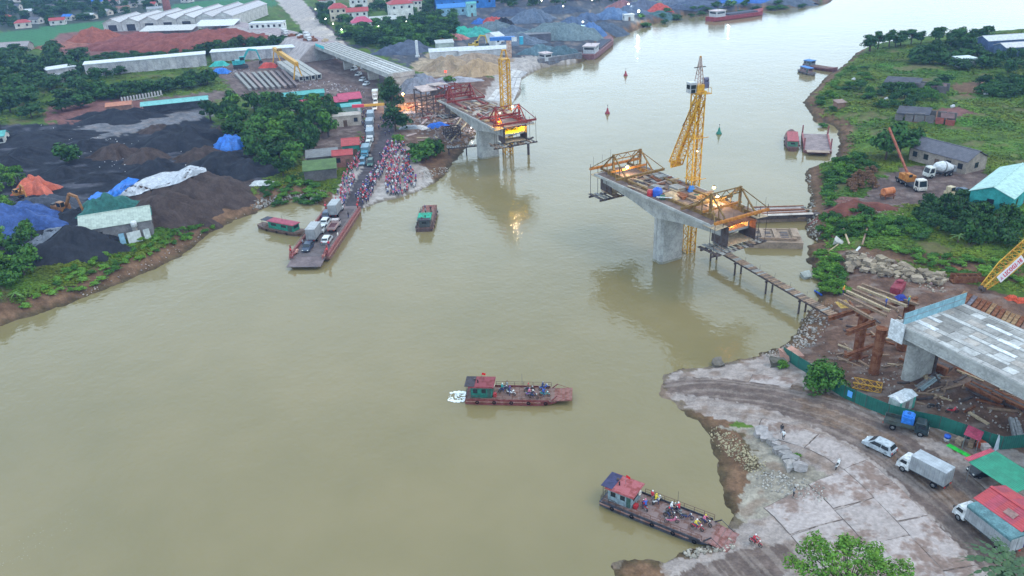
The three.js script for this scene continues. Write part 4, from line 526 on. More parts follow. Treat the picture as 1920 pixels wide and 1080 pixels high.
{
  const D = bigFerry, h = D.rotation.y, P = (x, z) => at(D, x, 1.385, z);
  truck('grey box truck at the far end of the vehicle ferry', P(-.8, -12.5), h + Math.PI, { L: 6.6, W: 2.3, boxH: 2.5, cargo: [.36, .37, .38] });
  truck('grey box truck near the camera end of the vehicle ferry', P(-.4 + 2.4 - 3.6, 3.5), h + Math.PI, { L: 6.8, W: 2.3, boxH: 2.5, cargo: [.37, .37, .38] });
  truck('small pale pickup truck with an open brown bed on the vehicle ferry', P(1.5, -1.8), h + Math.PI, { L: 5.4, W: 2, kind: 'open', cab: [.6, .52, .5], cargo: [.42, .3, .28], load: [.12, .06, .07], name: 'pickup_truck' });
  car('white car on the vehicle ferry beside the pickup, behind the dark van', P(-1.7, -5.8), h + Math.PI, [.72, .75, .76], 'hatchback'); car('white car squeezed behind the near grey truck on the vehicle ferry', P(-1.2, -1.2), h, [.7, .74, .76], 'sedan');
  car('white hatchback alone at the rail side of the vehicle ferry', P(1.9, 6.0), h + Math.PI, [.76, .78, .78], 'hatchback'); car('dark blue car nearest the lowered ramp of the vehicle ferry', P(-1.4, 10.4), h, [.05, .07, .12], 'hatchback');
  car('dark blue van beside the far box truck on the vehicle ferry', P(-2.6, -10.6), h + Math.PI, [.06, .1, .17], 'suv');
  srand(17); for (const [x, z, c] of [[3.1, -9.5, 'black'], [-3.3, 8, 'grey'], [3.2, 9.2, 'red']]) person(`deckhand in ${c} standing on the vehicle ferry`, P(x, z), rr(0, 6), 'stand', { shirt: HUE[c], trousers: HUE.navy, hat: HUE.black }, 40);
}
function smallBoat(name, label, pos, turn, o2) { // low hull with a long deckhouse
  const { L = 11, W = 3, hull = [.17, .12, .1], wall = [.03, .25, .17], roof = [.4, .08, .12], roofL = .6, H = .8, open = false } = o2, o = thing(name, label, 'boat', pos, turn), f = L / 2;
  const sec = [], n = 14; for (let k = 0; k <= n; k++) { const t = k / n, z = mix(-f, f, t), w = W / 2 * Math.sqrt(Math.max(.02, Math.min(1, t < .25 ? .35 + t / .25 * .65 : t > .6 ? 1 - ((t - .6) / .4) ** 2.2 : 1))), y = H + .9 * Math.max(0, (t - .65) / .35) ** 2 + .3 * Math.max(0, .2 - t) / .2; sec.push([[-w * .7, -.35 + (t > .85 ? (t - .85) * 5 : 0), z], [-w, y * .55, z], [-w * 1.04, y, z], [w * 1.04, y, z], [w, y * .55, z], [w * .7, -.35 + (t > .85 ? (t - .85) * 5 : 0), z]]); }
  bag().add(ribbon(sec)).build('hull', mat(hull, 'rust', .7), o); bag().box(0, H + .06, -L * .05, W * .78, .06, L * .72).build('deck', mat([.18, .13, .11], 'rust', .85), o);
  const d = L * roofL; cabin(o, 0, o2.cz ?? -L * .1, W * .68, d * .9, H + .08, 1.75, mat(wall, 'grain', .7), mat(roof, 'grain', .7), .25);
  if (o2.awning) bag().box(0, H + 1.9, (o2.cz ?? -L * .1) - d * .5 - .9, W * .8, .06, 2).rod([W * .3, H, (o2.cz ?? -L * .1) - d * .5 - 1.7], [W * .3, H + 1.9, (o2.cz ?? -L * .1) - d * .5 - 1.7], .04).rod([-W * .3, H, (o2.cz ?? -L * .1) - d * .5 - 1.7], [-W * .3, H + 1.9, (o2.cz ?? -L * .1) - d * .5 - 1.7], .04).build('awning', mat(o2.awning, 'cloth', .8), o);
  if (o2.flag) flag(o, 0, H + 1.9, (o2.cz ?? -L * .1) + .3, 1.7); bag().rod([.3, H + 1.8, (o2.cz ?? 0) - .5], [.3, H + 3.3, (o2.cz ?? 0) - .5], .035, .03, 5).build('mast_pole', DARKSTEEL, o); for (const s of [-1, 1]) for (let k = 0; k < 3; k++) bag().add(new THREE.TorusGeometry(.25, .09, 5, 10), new THREE.Matrix4().makeRotationY(Math.PI / 2).setPosition(s * (W / 2 + .08), H * .55, -L * .25 + k * L * .22)).build('tyre_fender', RUBBER, o);
  o.updateMatrixWorld(true); return o;
}
{ const a = G(490, 424, .3), b = G(572, 440, .3); smallBoat('tug_boat', 'low tug boat with red roof and green cabin pushing the vehicle ferry', a.clone().lerp(b, .5).setY(0), headingOf(a, b), { L: a.distanceTo(b) + .6, W: 3.3, awning: [.07, .07, .09], cz: .6 }); }
{ const b = ferryBoat('passenger_ferry', 'ferry under a bright green canopy heading for the crowded landing', V(-20.6, 0, -189), Math.PI - .02, { L: 16, W: 4.3, hull: [.09, .06, .06], wall: [.1, .12, .12], roof: [.02, .34, .22], cabL: 4.2, rampY: 1.0 }); flag(b, -.8, 2.6, -4.6, 1.9);
  srand(3); for (const [x, z, c, h] of [[-.6, 3.6, 'black', 'red'], [.6, 2.2, 'grey', 'black'], [-1, 1, 'brown', 'black'], [.9, 4.4, 'navy', 'grey']]) person(`person in ${c} with ${h} headwear on the green canopied ferry`, at(b, x, .81, z), rr(-1, 1) + b.rotation.y, 'stand', { shirt: HUE[c], trousers: HUE.black, hat: HUE[h] }, 40); }
{ const a = G(1516, 140, 0), b = G(1540, 118, 0); smallBoat('moored_boat', 'blue roofed boat moored at the upper right bank, in front of the other', a.clone().setY(0).add(V(0, 0, -2)), .25, { L: 11, W: 3.4, hull: [.2, .2, .21], wall: [.3, .2, .2], roof: [.08, .25, .6], cz: -.6 }); smallBoat('moored_boat', 'second blue roofed boat with dark red hull moored behind the first', G(1538, 130, 0), .55, { L: 17, W: 4.6, hull: [.2, .1, .1], wall: [.2, .22, .25], roof: [.08, .25, .6], roofL: .25, cz: -6, H: 1.2 }); }
smallBoat('moored_boat', 'red boat moored beside the slipway pontoon on the right bank', G(1484, 268, 0).setY(0), Math.PI - .3, { L: 19, W: 4.2, hull: [.16, .09, .08], wall: [.1, .25, .17], roof: [.42, .09, .1], roofL: .62, cz: -3, H: 1 });
{ // big cargo barges far upstream
  const barge = (label, a, b, c1, W) => { const L = a.distanceTo(b), o = thing('cargo_barge', label, 'barge', a.clone().lerp(b, .5).setY(0), headingOf(a, b)), f = L / 2, sec = []; for (let k = 0; k <= 16; k++) { const t = k / 16, z = mix(-f, f, t), w = W / 2 * (t > .8 ? Math.sqrt(Math.max(.04, 1 - ((t - .8) / .2) ** 2)) : t < .1 ? mix(.8, 1, t / .1) : 1), y = 2.4 + 1.4 * Math.max(0, (t - .8) / .2) ** 2; sec.push([[-w * .8, -.5, z], [-w, .4, z], [-w, y, z], [w, y, z], [w, .4, z], [w * .8, -.5, z]]); } bag().add(ribbon(sec)).build('hull', mat(c1, 'rust', .7), o); bag().box(0, 2.8, f * .15, W * .7, .8, L * .55).build('hatch_coaming', mat([.12, .12, .15], 'rust', .8), o); bag().box(0, 3.2, f * .15, W * .6, .2, L * .52).build('hold_cover', mat([.1, .11, .14], 'cloth', .9), o); const w = bag().box(0, 4.1, -f * .72, W * .74, 3.4, L * .17).build('deckhouse', mat([.55, .57, .6], 'grain', .7), o); bag().box(0, 5.9, -f * .72, W * .84, .2, L * .2).build('roof', mat([.62, .5, .5], 'grain', .6), w); for (const s of [-1, 1]) bag().box(s * W * .372, 4.7, -f * .72, .06, .9, L * .13).build('window', GLASS, w); bag().box(0, 4.7, -f * .72 - L * .0855, W * .6, .9, .06).build('window', GLASS, w); bag().rod([0, 5.9, -f * .7], [0, 9, -f * .7], .08, .05, 5).build('mast_pole', DARKSTEEL, o); return o; };
  barge('dark red cargo barge far upstream along the opposite bank', G(1330, 40), G(1428, 27), [.28, .06, .07], 9); barge('cargo barge with pale deckhouse moored by the coal wharf, bow upstream', G(1102, 112), G(1142, 80), [.22, .12, .13], 8); barge('slate grey barge moored closest to the wharf wall', G(1012, 124), G(1090, 112), [.15, .17, .2], 7);
}
function buoy(label, p, c) { const o = thing('channel_buoy', label, 'buoy', p); bag().lathe([[0, -.5], [.8, -.4], [.95, .1], [.8, .5], [.5, .9], [.22, 2.1], [0, 2.15]]).build('float', mat(c, 'grain', .6), o); bag().rod([0, 2.1, 0], [0, 3.1, 0], .06, .05, 5).ball(0, 3.1, 0, .16, 1, 6).build('lantern', DARKSTEEL, o); }
buoy('red channel buoy farther upstream', G(1173, 142), [.35, .04, .05]); buoy('red channel buoy in mid river, the nearer red one', G(1139, 213), [.35, .04, .06]); buoy('green channel buoy beyond the tower crane', G(1348, 251), [.02, .22, .15]);

// ------------------------------------------------------------------ near bank: slipway slabs
{
  srand(404); const line = [[1262, 727], [1330, 727], [1420, 741], [1520, 770], [1610, 812], [1690, 868], [1770, 940], [1850, 1020], [1930, 1105], [2000, 1180]].map(([x, y]) => G(x, y, 3)), curve = new THREE.CatmullRomCurve3(line.map(p => V(p.x, 0, p.z))), len = curve.getLength();
  const o = new THREE.Group(); o.name = 'concrete_slipway'; o.userData = { kind: 'structure', label: 'cracked concrete slabs of the ferry slipway' }; scene.add(o);
  const tones = [[.42, .355, .335], [.4, .34, .32], [.44, .375, .355], [.39, .33, .31], [.38, .325, .305]].map(c => mat(c, 'stain', .95));
  const jointM = mat([.13, .1, .09], 'patch', .95), P = (s, v) => { const t = clamp(s / len, 0, 1), c = curve.getPointAt(t), d = curve.getTangentAt(t); return [c.x - d.z * v, c.z + d.x * v]; };
  const bands = [[3.5, 7.4], [7.5, 13], [13.15, 20], [20.15, 29], [-3.4, -5.6], [-5.75, -8.8]];
  for (const [v0, v1] of bands) { let s = v1 < 0 ? 1.5 : v0 > 10 ? 12 : 2; while (s < len - 2) { const L = rr(5, 10) * (Math.abs(v0) > 9 ? 1.3 : 1), e = s + L, sk = rr(-.5, .5); const n = 7, m = 6, pos = [], idx = [], uv = []; let ok = true, bad = 0;
      for (let j = 0; j <= m && ok; j++) for (let i = 0; i <= n; i++) { const vv = mix(v0, v1, j / m), ss = mix(s + sk * (vv - v0) * .12, e - .2 + sk * (vv - v0) * .12, i / n); const [x, z] = P(ss, vv); const q = zoneAt(x, z), d = shoreAt(x, z); if (d < .5 || (i === 3 && j === 3 && (!q || q.soil !== 'concrete'))) { ok = false; break; } if (!q || q.soil !== 'concrete') bad++; const edge = i === 0 || i === n || j === 0 || j === m; pos.push(x + rr(-.05, .05), ground(x, z, d) + .09 + (edge ? -.02 : 0), z + rr(-.05, .05)); uv.push(x, z); }
      if (ok && bad < 22) { for (let j = 0; j < m; j++) for (let i = 0; i < n; i++) { const a = j * (n + 1) + i; v1 > 0 ? idx.push(a, a + 1, a + n + 1, a + 1, a + n + 2, a + n + 1) : idx.push(a, a + n + 1, a + 1, a + 1, a + n + 1, a + n + 2); }
        const ring = []; for (let i = 0; i <= n; i++) ring.push(i); for (let j = 1; j <= m; j++) ring.push(j * (n + 1) + n); for (let i = n - 1; i >= 0; i--) ring.push(m * (n + 1) + i); for (let j = m - 1; j > 0; j--) ring.push(j * (n + 1)); const b0 = pos.length / 3; for (const k of ring) { pos.push(pos[3 * k], pos[3 * k + 1] - .2, pos[3 * k + 2]); uv.push(uv[2 * k], uv[2 * k + 1]); } ring.forEach((k, i) => { const k2 = ring[(i + 1) % ring.length], a = b0 + i, b = b0 + (i + 1) % ring.length; v1 > 0 ? idx.push(k, a, k2, k2, a, b) : idx.push(k, k2, a, k2, b, a); });
        const g = new THREE.BufferGeometry(); g.setAttribute('position', new THREE.Float32BufferAttribute(pos, 3)); g.setAttribute('uv', new THREE.Float32BufferAttribute(uv, 2)); g.setIndex(idx); g.computeVertexNormals(); part(g, 'slab', pick(tones), o); const jp = [], ji = idx.slice(0, n * m * 6), cx = pos[3 * (3 * (n + 1) + 3)], cz = pos[3 * (3 * (n + 1) + 3) + 2]; for (let k = 0; k < (n + 1) * (m + 1); k++) { const dx = pos[3 * k] - cx, dz = pos[3 * k + 2] - cz, q = Math.hypot(dx, dz) || 1; jp.push(pos[3 * k] + dx / q * .12, pos[3 * k + 1] - .065, pos[3 * k + 2] + dz / q * .12); } const jg = new THREE.BufferGeometry(); jg.setAttribute('position', new THREE.Float32BufferAttribute(jp, 3)); jg.setIndex(ji); jg.computeVertexNormals(); part(boxUV(jg), 'joint_fill', jointM, o); }
      s = e; } }
}
const boulderGeo = [0, 1, 2, 3, 4, 5].map(k => { const g = plain(new THREE.BoxGeometry(1.7, 1.2, 1.5, 2, 1, 2)); const p = g.attributes.position; for (let i = 0; i < p.count; i++) { const v = V(p.getX(i), p.getY(i), p.getZ(i)), f = (a, b) => noise3(v.x * .8 + k * 7 + a, v.y * .9 + b, v.z * .8 + k); p.setXYZ(i, v.x * (1 + .35 * f(0, 3)), v.y * (1 + .4 * f(5, 1)), v.z * (1 + .35 * f(9, 7))); } g.computeVertexNormals(); return boxUV(g); });
function boulder(label, p, s, c, group, name = 'concrete_chunk') { const o = part(pick(boulderGeo), name, mat(c, 'patch', .95)); o.position.copy(p); o.position.y += s * .22; o.rotation.set(rr(-.3, .3), rr(0, 6), rr(-.3, .3)); o.scale.set(s * rr(.8, 1.3), s * rr(.6, .9), s * rr(.8, 1.2)); tag(o, label, 'rock', group); return o; }
{ srand(77); const CH = [[.32, .26, .19], [.38, .31, .24], [.25, .2, .15]]; for (let k = 0; k < 130; k++) { const t = rnd(), px = mix(1588, 1765, t) + rr(-8, 8), py = mix(492, 528, t) + rr(-18, 16) * (1 - t * .5); const p = T(px, py); p.y += rr(0, .5); boulder('broken concrete chunk in the rubble heap beyond the bridge end', p, rr(.4, .95), pick(CH), 'rubble heap chunks beyond the bridge end'); }
  boulder('lone grey rock standing out of the water by the walkway', G(1511, 520, 0), 1.1, [.34, .36, .34], null, 'river_rock'); boulder('large smooth boulder at the foot of the slipway wall', T(1482, 876), .9, [.36, .33, .32], null, 'river_rock'); boulder('square pale boulder by the muddy shore poles', T(1572, 456), 1.0, [.42, .42, .4], null, 'river_rock'); boulder('pinkish broken slab heap beside the fence end', T(1484, 672), 1.6, [.5, .28, .22], null, 'concrete_chunk'); boulder('dark mossy rock beside the fence end', T(1458, 684), 1.5, [.13, .12, .1], null, 'river_rock'); boulder('low dark rock at the tip of the slip', T(1345, 685), 1.2, [.16, .14, .12], null, 'river_rock');
  for (let k = 0; k < 9; k++) { const p = T(mix(1428, 1500, k / 8), mix(812, 878, k / 8) + rr(-3, 3)); boulder('tilted grey slab of the broken slipway edge', p, rr(.7, 1.1), pick([[.3, .28, .28], [.36, .33, .33]]), 'tilted slabs along the slipway edge'); } }
// ------------------------------------------------------------------ the approach deck on the near bank
const th3 = 25.3 * Math.PI / 180;
const deck3 = thing('approach_deck', 'pale approach deck of concrete beams running out of the picture on the near bank', 'bridge', V(62, 0, -105), th3);
{
  const Y = 14, Wd = 13.4, L = 46, o = deck3; srand(33);
  const tones = [[.4, .39, .385], [.33, .32, .31], [.5, .5, .5], [.25, .24, .23], [.4, .365, .34]].map(c => mat(c, 'patch', .9));
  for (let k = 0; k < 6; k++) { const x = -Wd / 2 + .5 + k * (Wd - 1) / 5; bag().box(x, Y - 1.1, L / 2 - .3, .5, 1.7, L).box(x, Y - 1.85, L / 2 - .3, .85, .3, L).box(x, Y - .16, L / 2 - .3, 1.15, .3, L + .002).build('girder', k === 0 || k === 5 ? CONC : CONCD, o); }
  for (let k = 0; k < 5; k++) { const x = -Wd / 2 + .5 + (k + .5) * (Wd - 1) / 5; let z = .2; while (z < L - 2) { const l = rr(1.2, 2.6); bag().box(x + rr(-.04, .04), Y - .06 + rr(-.02, .03), z + l / 2, 1.35, .16, l - .06).build('deck_panel', pick(tones), o); z += l; } }
  for (let k = 0; k < 6; k++) { const x = -Wd / 2 + .5 + k * (Wd - 1) / 5; let z = 0; while (z < L - 1) { const l = rr(3, 8); if (rnd() < .75) bag().box(x, Y + .03, z + l / 2, rr(.5, .95), .08, l - .1).build('girder_top_strip', pick([tones[2], tones[0], WHITE]), o); z += l; } }
  bag().box(0, Y - 1.1, .4, Wd - 1.2, 1.5, .4).build('end_diaphragm', CONC, o);
  const g0 = gy(62, -105); // pier: a wall with round ends below a cap
  const cap = [[-6.1, 11.7], [6.1, 11.7], [6.1, 10.9], [3.2, 9.5], [-3.2, 9.5], [-6.1, 10.9]]; bag().prism(cap, 2, new THREE.Matrix4().makeTranslation(0, 0, 0)).build('pier_cap', CONC, o);
  const e = []; for (let k = 0; k <= 10; k++) { const a = -Math.PI / 2 + Math.PI * k / 10; e.push([2.3 + Math.cos(a) * .95, Math.sin(a) * .95]); } for (let k = 0; k <= 10; k++) { const a = Math.PI / 2 + Math.PI * k / 10; e.push([-2.3 + Math.cos(a) * .95, Math.sin(a) * .95]); } bag().prism(e, 9.6 - g0 + 1.2, new THREE.Matrix4().makeRotationX(-Math.PI / 2).setPosition(0, g0 - 1.2, 1)).build('pier', CONC, o);
  bag().beam([2, g0 + 6, 2.05], [1.2, g0 + .4, 2.6], .5, .1).build('ladder', DARKSTEEL, o);
  bag().box(-6.9, Y - 1.2, .9, .14, 3.2, 2.5).build('white_end_panel', WHITE, o);
  o.updateMatrixWorld(true);
}
{ const o = thing('sheet_barrier', 'light blue sheet metal barrier across the end of the approach deck', 'barrier', at(deck3, 0, 14.1, 1.6), th3); const BL = mat([.28, .5, .58], 'sheet', .5, .2); for (let k = 0; k < 5; k++) { bag().box(-5.4 + k * 2.65, 1.0, 0, 2.58, 1.9, .05).build('panel', BL, o); bag().box(-6.7 + k * 2.65, 1.0, -.08, .08, 2, .08).build('post', GREYSTEEL, o); bag().box(-5.4 + k * 2.65, 1.05, .05, 2.58, .07, .05).build('rail', GREYSTEEL, o); } }
// falsework in front of the approach deck
{
  srand(12); const col = (label, p, h, r) => { const o = thing('steel_pipe_column', label, 'column', p); bag().lathe([[r, 0], [r, h]], 0, 0, 0, 16).lathe([[0, h - .01], [r + .12, h], [r + .12, h + .12], [0, h + .12]], 0, 0, 0, 16).build('pipe', RUST, o); for (const y of [.2, h * .5]) bag().lathe([[r, y], [r + .1, y + .02], [r + .1, y + .14], [r, y + .16]], 0, 0, 0, 16).build('flange', RUST, o); };
  col('rusty pipe column farther from the pier, at the water side', T(1606, 672), 8.6, .75); col('rusty pipe column close beside the white end panel', T(1638, 700), 8, .75); col('rusty pipe column hidden behind the others under the long beams', T(1690, 655), 8.6, .8);
  const lay = (label, a, b, w, h, m) => { const c = a.clone().lerp(b, .5), o = bag().box(0, h * .5 - .06, 0, w, .12, a.distanceTo(b)).box(0, 0, 0, w * .3, h, a.distanceTo(b)).box(0, -h * .5 + .06, 0, w, .12, a.distanceTo(b)).build('steel_beam', m); o.position.copy(c); o.rotation.order = 'YXZ'; o.rotation.y = headingOf(a, b); o.rotation.x = -Math.atan2(b.y - a.y, Math.hypot(b.x - a.x, b.z - a.z)); tag(o, label, 'beam'); return o; };
  for (const [n, a, b, m] of [['first', [1572, 562], [1636, 598], TIMBER], ['second', [1580, 552], [1662, 592], TIMBER], ['third', [1588, 546], [1668, 583], PALEWOOD], ['fourth', [1598, 543], [1682, 580], TIMBER], ['fifth', [1608, 538], [1700, 574], PALEWOOD], ['sixth', [1616, 533], [1722, 572], TIMBER]]) lay(`${n} long timber beam, counting from the water, laid out from the approach deck end`, G(a[0], a[1], 11.6), G(b[0], b[1], 12.2), .42, .4, m);
  lay('brown steel cross beam sticking out over the shore from the falsework', G(1553, 598, 9.4), G(1604, 582, 9.6), .5, .7, RUST); lay('brown steel cross beam resting on the column beside the end panel', G(1588, 624, 9.6), G(1640, 604, 9.8), .6, .8, RUST); lay('lower brown steel beam tying the pipe columns together', G(1584, 668, 4.6), G(1658, 640, 4.8), .5, .5, RUST); lay('brown steel beam across the heads of the pipe columns', G(1606, 590, 10.6), G(1720, 560, 11), .5, .6, RUST);
  tarpHeap(G(1582, 572, 9.2), 2, 2.4, .7, [.62, .38, .1], 'orange yellow bundle on the falsework over the shore'); tarpHeap(G(1690, 560, 12), 1.6, 1.6, .6, [.03, .05, .35], 'dark blue bundle among the long beams');
  for (const [x, y, s, l] of [[1660, 567, 'blue', 'worker in blue crouched on the long beams'], [1702, 565, 'teal', 'worker in teal behind the blue barrier'], [1580, 545, 'orange', 'worker in orange at the outer end of the long beams']]) person(l, G(x, y + 8, 12), 1, 'wave', { shirt: HUE[s], trousers: HUE.navy, hat: HUE.yellow }, 40);
}
// ------------------------------------------------------------------ timber walkway on piles and pontoons beside the river pier
{
  srand(8); const a = G(1336, 460, 3.2), b = G(1566, 588, 3.6), o = thing('timber_walkway', 'narrow timber walkway on piles from the bank to the river pier', 'walkway', a, headingOf(a, b)), L = a.distanceTo(b);
  for (const s of [-.75, .75]) bag().box(s, -.2, L / 2, .22, .35, L).build('stringer', DARKSTEEL, o);
  for (let z = .2; z < L; z += .62) bag().box(rr(-.08, .08), .04 + rr(-.01, .02), z, rr(1.7, 2.1), .07, .5, rr(-.05, .05)).build('plank', pick([TIMBER, CONCD, TIMBER, mat([.2, .15, .12], 'grain', .9)]), o);
  for (const t of [.02, .25, .52, .78]) for (const s of [-.8, .8]) bag().rod([s, -6, L * t], [s, -.35, L * t], .2, .18, 8).build('pile', DARKSTEEL, o); for (const t of [.02, .25, .52, .78]) bag().box(0, -.5, L * t, 2.3, .25, .3).build('pile_cap', DARKSTEEL, o);
  for (let z = 1; z < L; z += 4.5) bag().rod([.95, 0, z], [.95, 1, z], .03, .03, 4).build('hand_post', DARKSTEEL, o);
}
{
  srand(15); const p0 = G(1392, 438, .2), p1 = G(1494, 440, .2), o = thing('pontoon', 'concrete work pontoon with open hatches beside the river pier', 'pontoon', p0.clone().lerp(p1, .5).setY(0), headingOf(p0, p1) - Math.PI / 2), L = p0.distanceTo(p1), W = 8;
  const PC = mat([.34, .255, .195], 'patch', .95); bag().box(0, .35, W / 2, L, 2.3, W).build('hull', PC, o); bag().box(0, 1.56, .25, L, .25, .5).build('edge_beam', PC, o);
  for (const [x, z, w, d] of [[-3.5, 2.2, 1.5, 1.4], [-1, 2.4, 1.4, 1.3], [2.6, 2.2, 1.7, 1], [2.6, 3.7, 1.7, 1], [2.6, 5.2, 1.7, 1], [-1.1, 5, 1.4, 1], [-3.4, 5, 1.5, 1.1]]) bag().box(x, 1.52, z, w, .06, d).build('hatch', DARKSTEEL, o);
  for (const x of [-4.6, -2.2, .6, 4.4]) bag().box(x, 1.75, 3.6, .9, .5, 5.6).build('deck_beam', pick([PC, TIMBER]), o); bag().box(4.9, 1.9, 3.5, 1.6, .6, 5).build('deck_block', PC, o); bag().box(0, 1.95, 6.9, L * .8, .3, .5).build('deck_beam', TIMBER, o);
}
{
  srand(16); const p0 = G(1396, 392, .5), p1 = G(1508, 388, .5), t = headingOf(p0, p1); const o = thing('pontoon', 'low raft pontoon behind the hatch pontoon, stacked with long beams', 'pontoon', p0.clone().lerp(p1, .5).setY(0), t - Math.PI / 2), L = p0.distanceTo(p1); bag().box(0, .1, 4, L - 1.5, 1.2, 8).build('hull', mat([.33, .25, .21], 'patch', .9), o);
  for (let k = 0; k < 9; k++) bag().box(rr(-1, 1.2), .9 + rr(0, .2), .5 + k * .95, L * rr(.6, .98), rr(.3, .6), rr(.4, .8), rr(-.03, .03)).build('long_beam', pick([TIMBER, CONCD, mat([.42, .34, .32], 'patch', .9), RUST]), o); bag().box(.3, 1.4, 8, L + 1, 1, 1.1).build('girder', DARKSTEEL, o); bag().box(-.3, 1.95, 8.3, L - 1, .12, 1.2).build('girder_top', mat([.5, .44, .4], 'patch', .9), o); bag().box(L * .42, .8, 3.2, 8, .4, .6, .05).build('gangway_beam', TIMBER, o);
}
{ const p = G(1530, 268, .6), o = thing('pontoon', 'rust brown slipway pontoon beside the red moored boat', 'pontoon', p.setY(0), -.3); bag().box(0, .2, 0, 8, 1.2, 19).build('hull', mat([.24, .12, .11], 'rust', .8), o); bag().box(0, .86, 0, 7.2, .1, 18.6).build('deck', mat([.3, .24, .24], 'patch', .9), o); for (const s of [-1, 1]) { bag().box(s * 3.8, 1.2, -1, .4, .7, 17).build('side_rail', mat([.35, .14, .14], 'rust', .8), o); for (const z of [-8, 7]) bag().rod([s * 3.8, 1, z], [s * 3.8, 4, z], .25, .2, 8).build('post', mat([.3, .12, .12], 'rust', .8), o); } bag().beam([0, .9, 9.3], [0, 1.2, 12.5], 6.4, .14).build('ramp', mat([.4, .3, .24], 'patch', .9), o); }
// ------------------------------------------------------------------ site on the near bank
{ // green hoarding
  const pts = [[1468, 672], [1496, 690], [1534, 716], [1582, 746], [1622, 764], [1664, 781], [1712, 794], [1760, 804], [1806, 820], [1852, 836], [1876, 843], [1925, 838], [1990, 836]].map(([x, y]) => T(x, y)); const o = thing('site_fence', 'dark green sheet hoarding between the road and the bridge site', 'fence', V(0, 0, 0)); const GR = [mat([.01, .13, .1], 'sheet', .6), mat([.014, .155, .115], 'sheet', .6)]; let acc = 0;
  for (let k = 0; k < pts.length - 1; k++) { const a = pts[k], b = pts[k + 1], n = Math.max(1, Math.round(a.distanceTo(b) / 2.3)); for (let i = 0; i < n; i++) { const p = a.clone().lerp(b, i / n), q = a.clone().lerp(b, (i + 1) / n); p.y = gy(p.x, p.z); q.y = gy(q.x, q.z); const h = 2.1; bag().beam(p.clone().add(V(0, h / 2, 0)), q.clone().add(V(0, h / 2, 0)), .05, h).build('panel', GR[(acc++) % 2], o); bag().rod(p.clone().add(V(0, -.2, 0)), p.clone().add(V(0, h + .1, 0)), .05, .05, 6).build('post', DARKSTEEL, o); } }
  const q = T(1592, 750), s = thing('notice_board', 'small blue and white notice on the green hoarding', 'sign', q.clone().add(V(-.2, 1.3, .35)), headingOf(pts[3], pts[4]) - Math.PI / 2 + Math.PI); bag().box(0, 0, 0, .8, 1, .05).build('board', mat([.1, .35, .75], 'none', .6), s); bag().box(0, .12, .03, .5, .3, .03).build('print', mat([.7, .75, .8], 'none', .6), s); bag().box(0, -.3, .03, .5, .12, .03).build('print', mat([.6, .68, .75], 'none', .6), s);
}
{ const a = T(1668, 800), b = T(1726, 812), o = truck('dark green flatbed truck carrying a blue tank, parked along the green hoarding', a.clone().lerp(b, .5), headingOf(a, b), { L: 5.6, W: 1.9, kind: 'tank', cab: [.03, .05, .055], cargo: [.06, .08, .07], name: 'tank_truck' }); o.updateMatrixWorld(true); const t = thing('water_tank', 'square blue plastic tank on the dark green truck', 'tank', at(o, 0, 1.02, .1), o.rotation.y); bag().prism([[-.7, -.8], [.7, -.8], [.85, -.6], [.85, .6], [.7, .8], [-.7, .8], [-.85, .6], [-.85, -.6]], 1.5, new THREE.Matrix4().makeRotationX(-Math.PI / 2)).box(0, 1.62, 0, 1.2, .3, 1.1).build('body', mat([.03, .22, .75], 'grain', .45), t); bag().rod([0, 1.7, 0], [0, 1.9, 0], .28, .26, 10).build('lid', mat([.02, .12, .4], 'grain', .5), t); }
{ let a = T(1672, 852), b = T(1624, 832); car('silver hatchback driving down the muddy road to the slip', a.clone().lerp(b, .5), headingOf(a, b), [.5, .55, .6], 'hatchback'); a = T(1768, 915); b = T(1692, 876); truck('white cab truck with plain grey box on the muddy road', a.clone().lerp(b, .5), headingOf(a, b), { L: 6.2, W: 2.05, boxH: 2.1, cargo: [.4, .42, .44], roof: [.46, .49, .53] }); a = T(1900, 1042); b = T(1796, 965); truck('white cab truck with teal tarpaulin roof, last on the muddy road', a.clone().lerp(b, .5), headingOf(a, b), { L: 7.6, W: 2.2, boxH: 2, kind: 'tarp', side: [.36, .38, .4], roof: [.12, .24, .26] }); a = T(1872, 884); b = T(1826, 892); car('black car parked half under the green stall roof', a.clone().lerp(b, .5), headingOf(a, b), [.012, .014, .02], 'sedan'); }
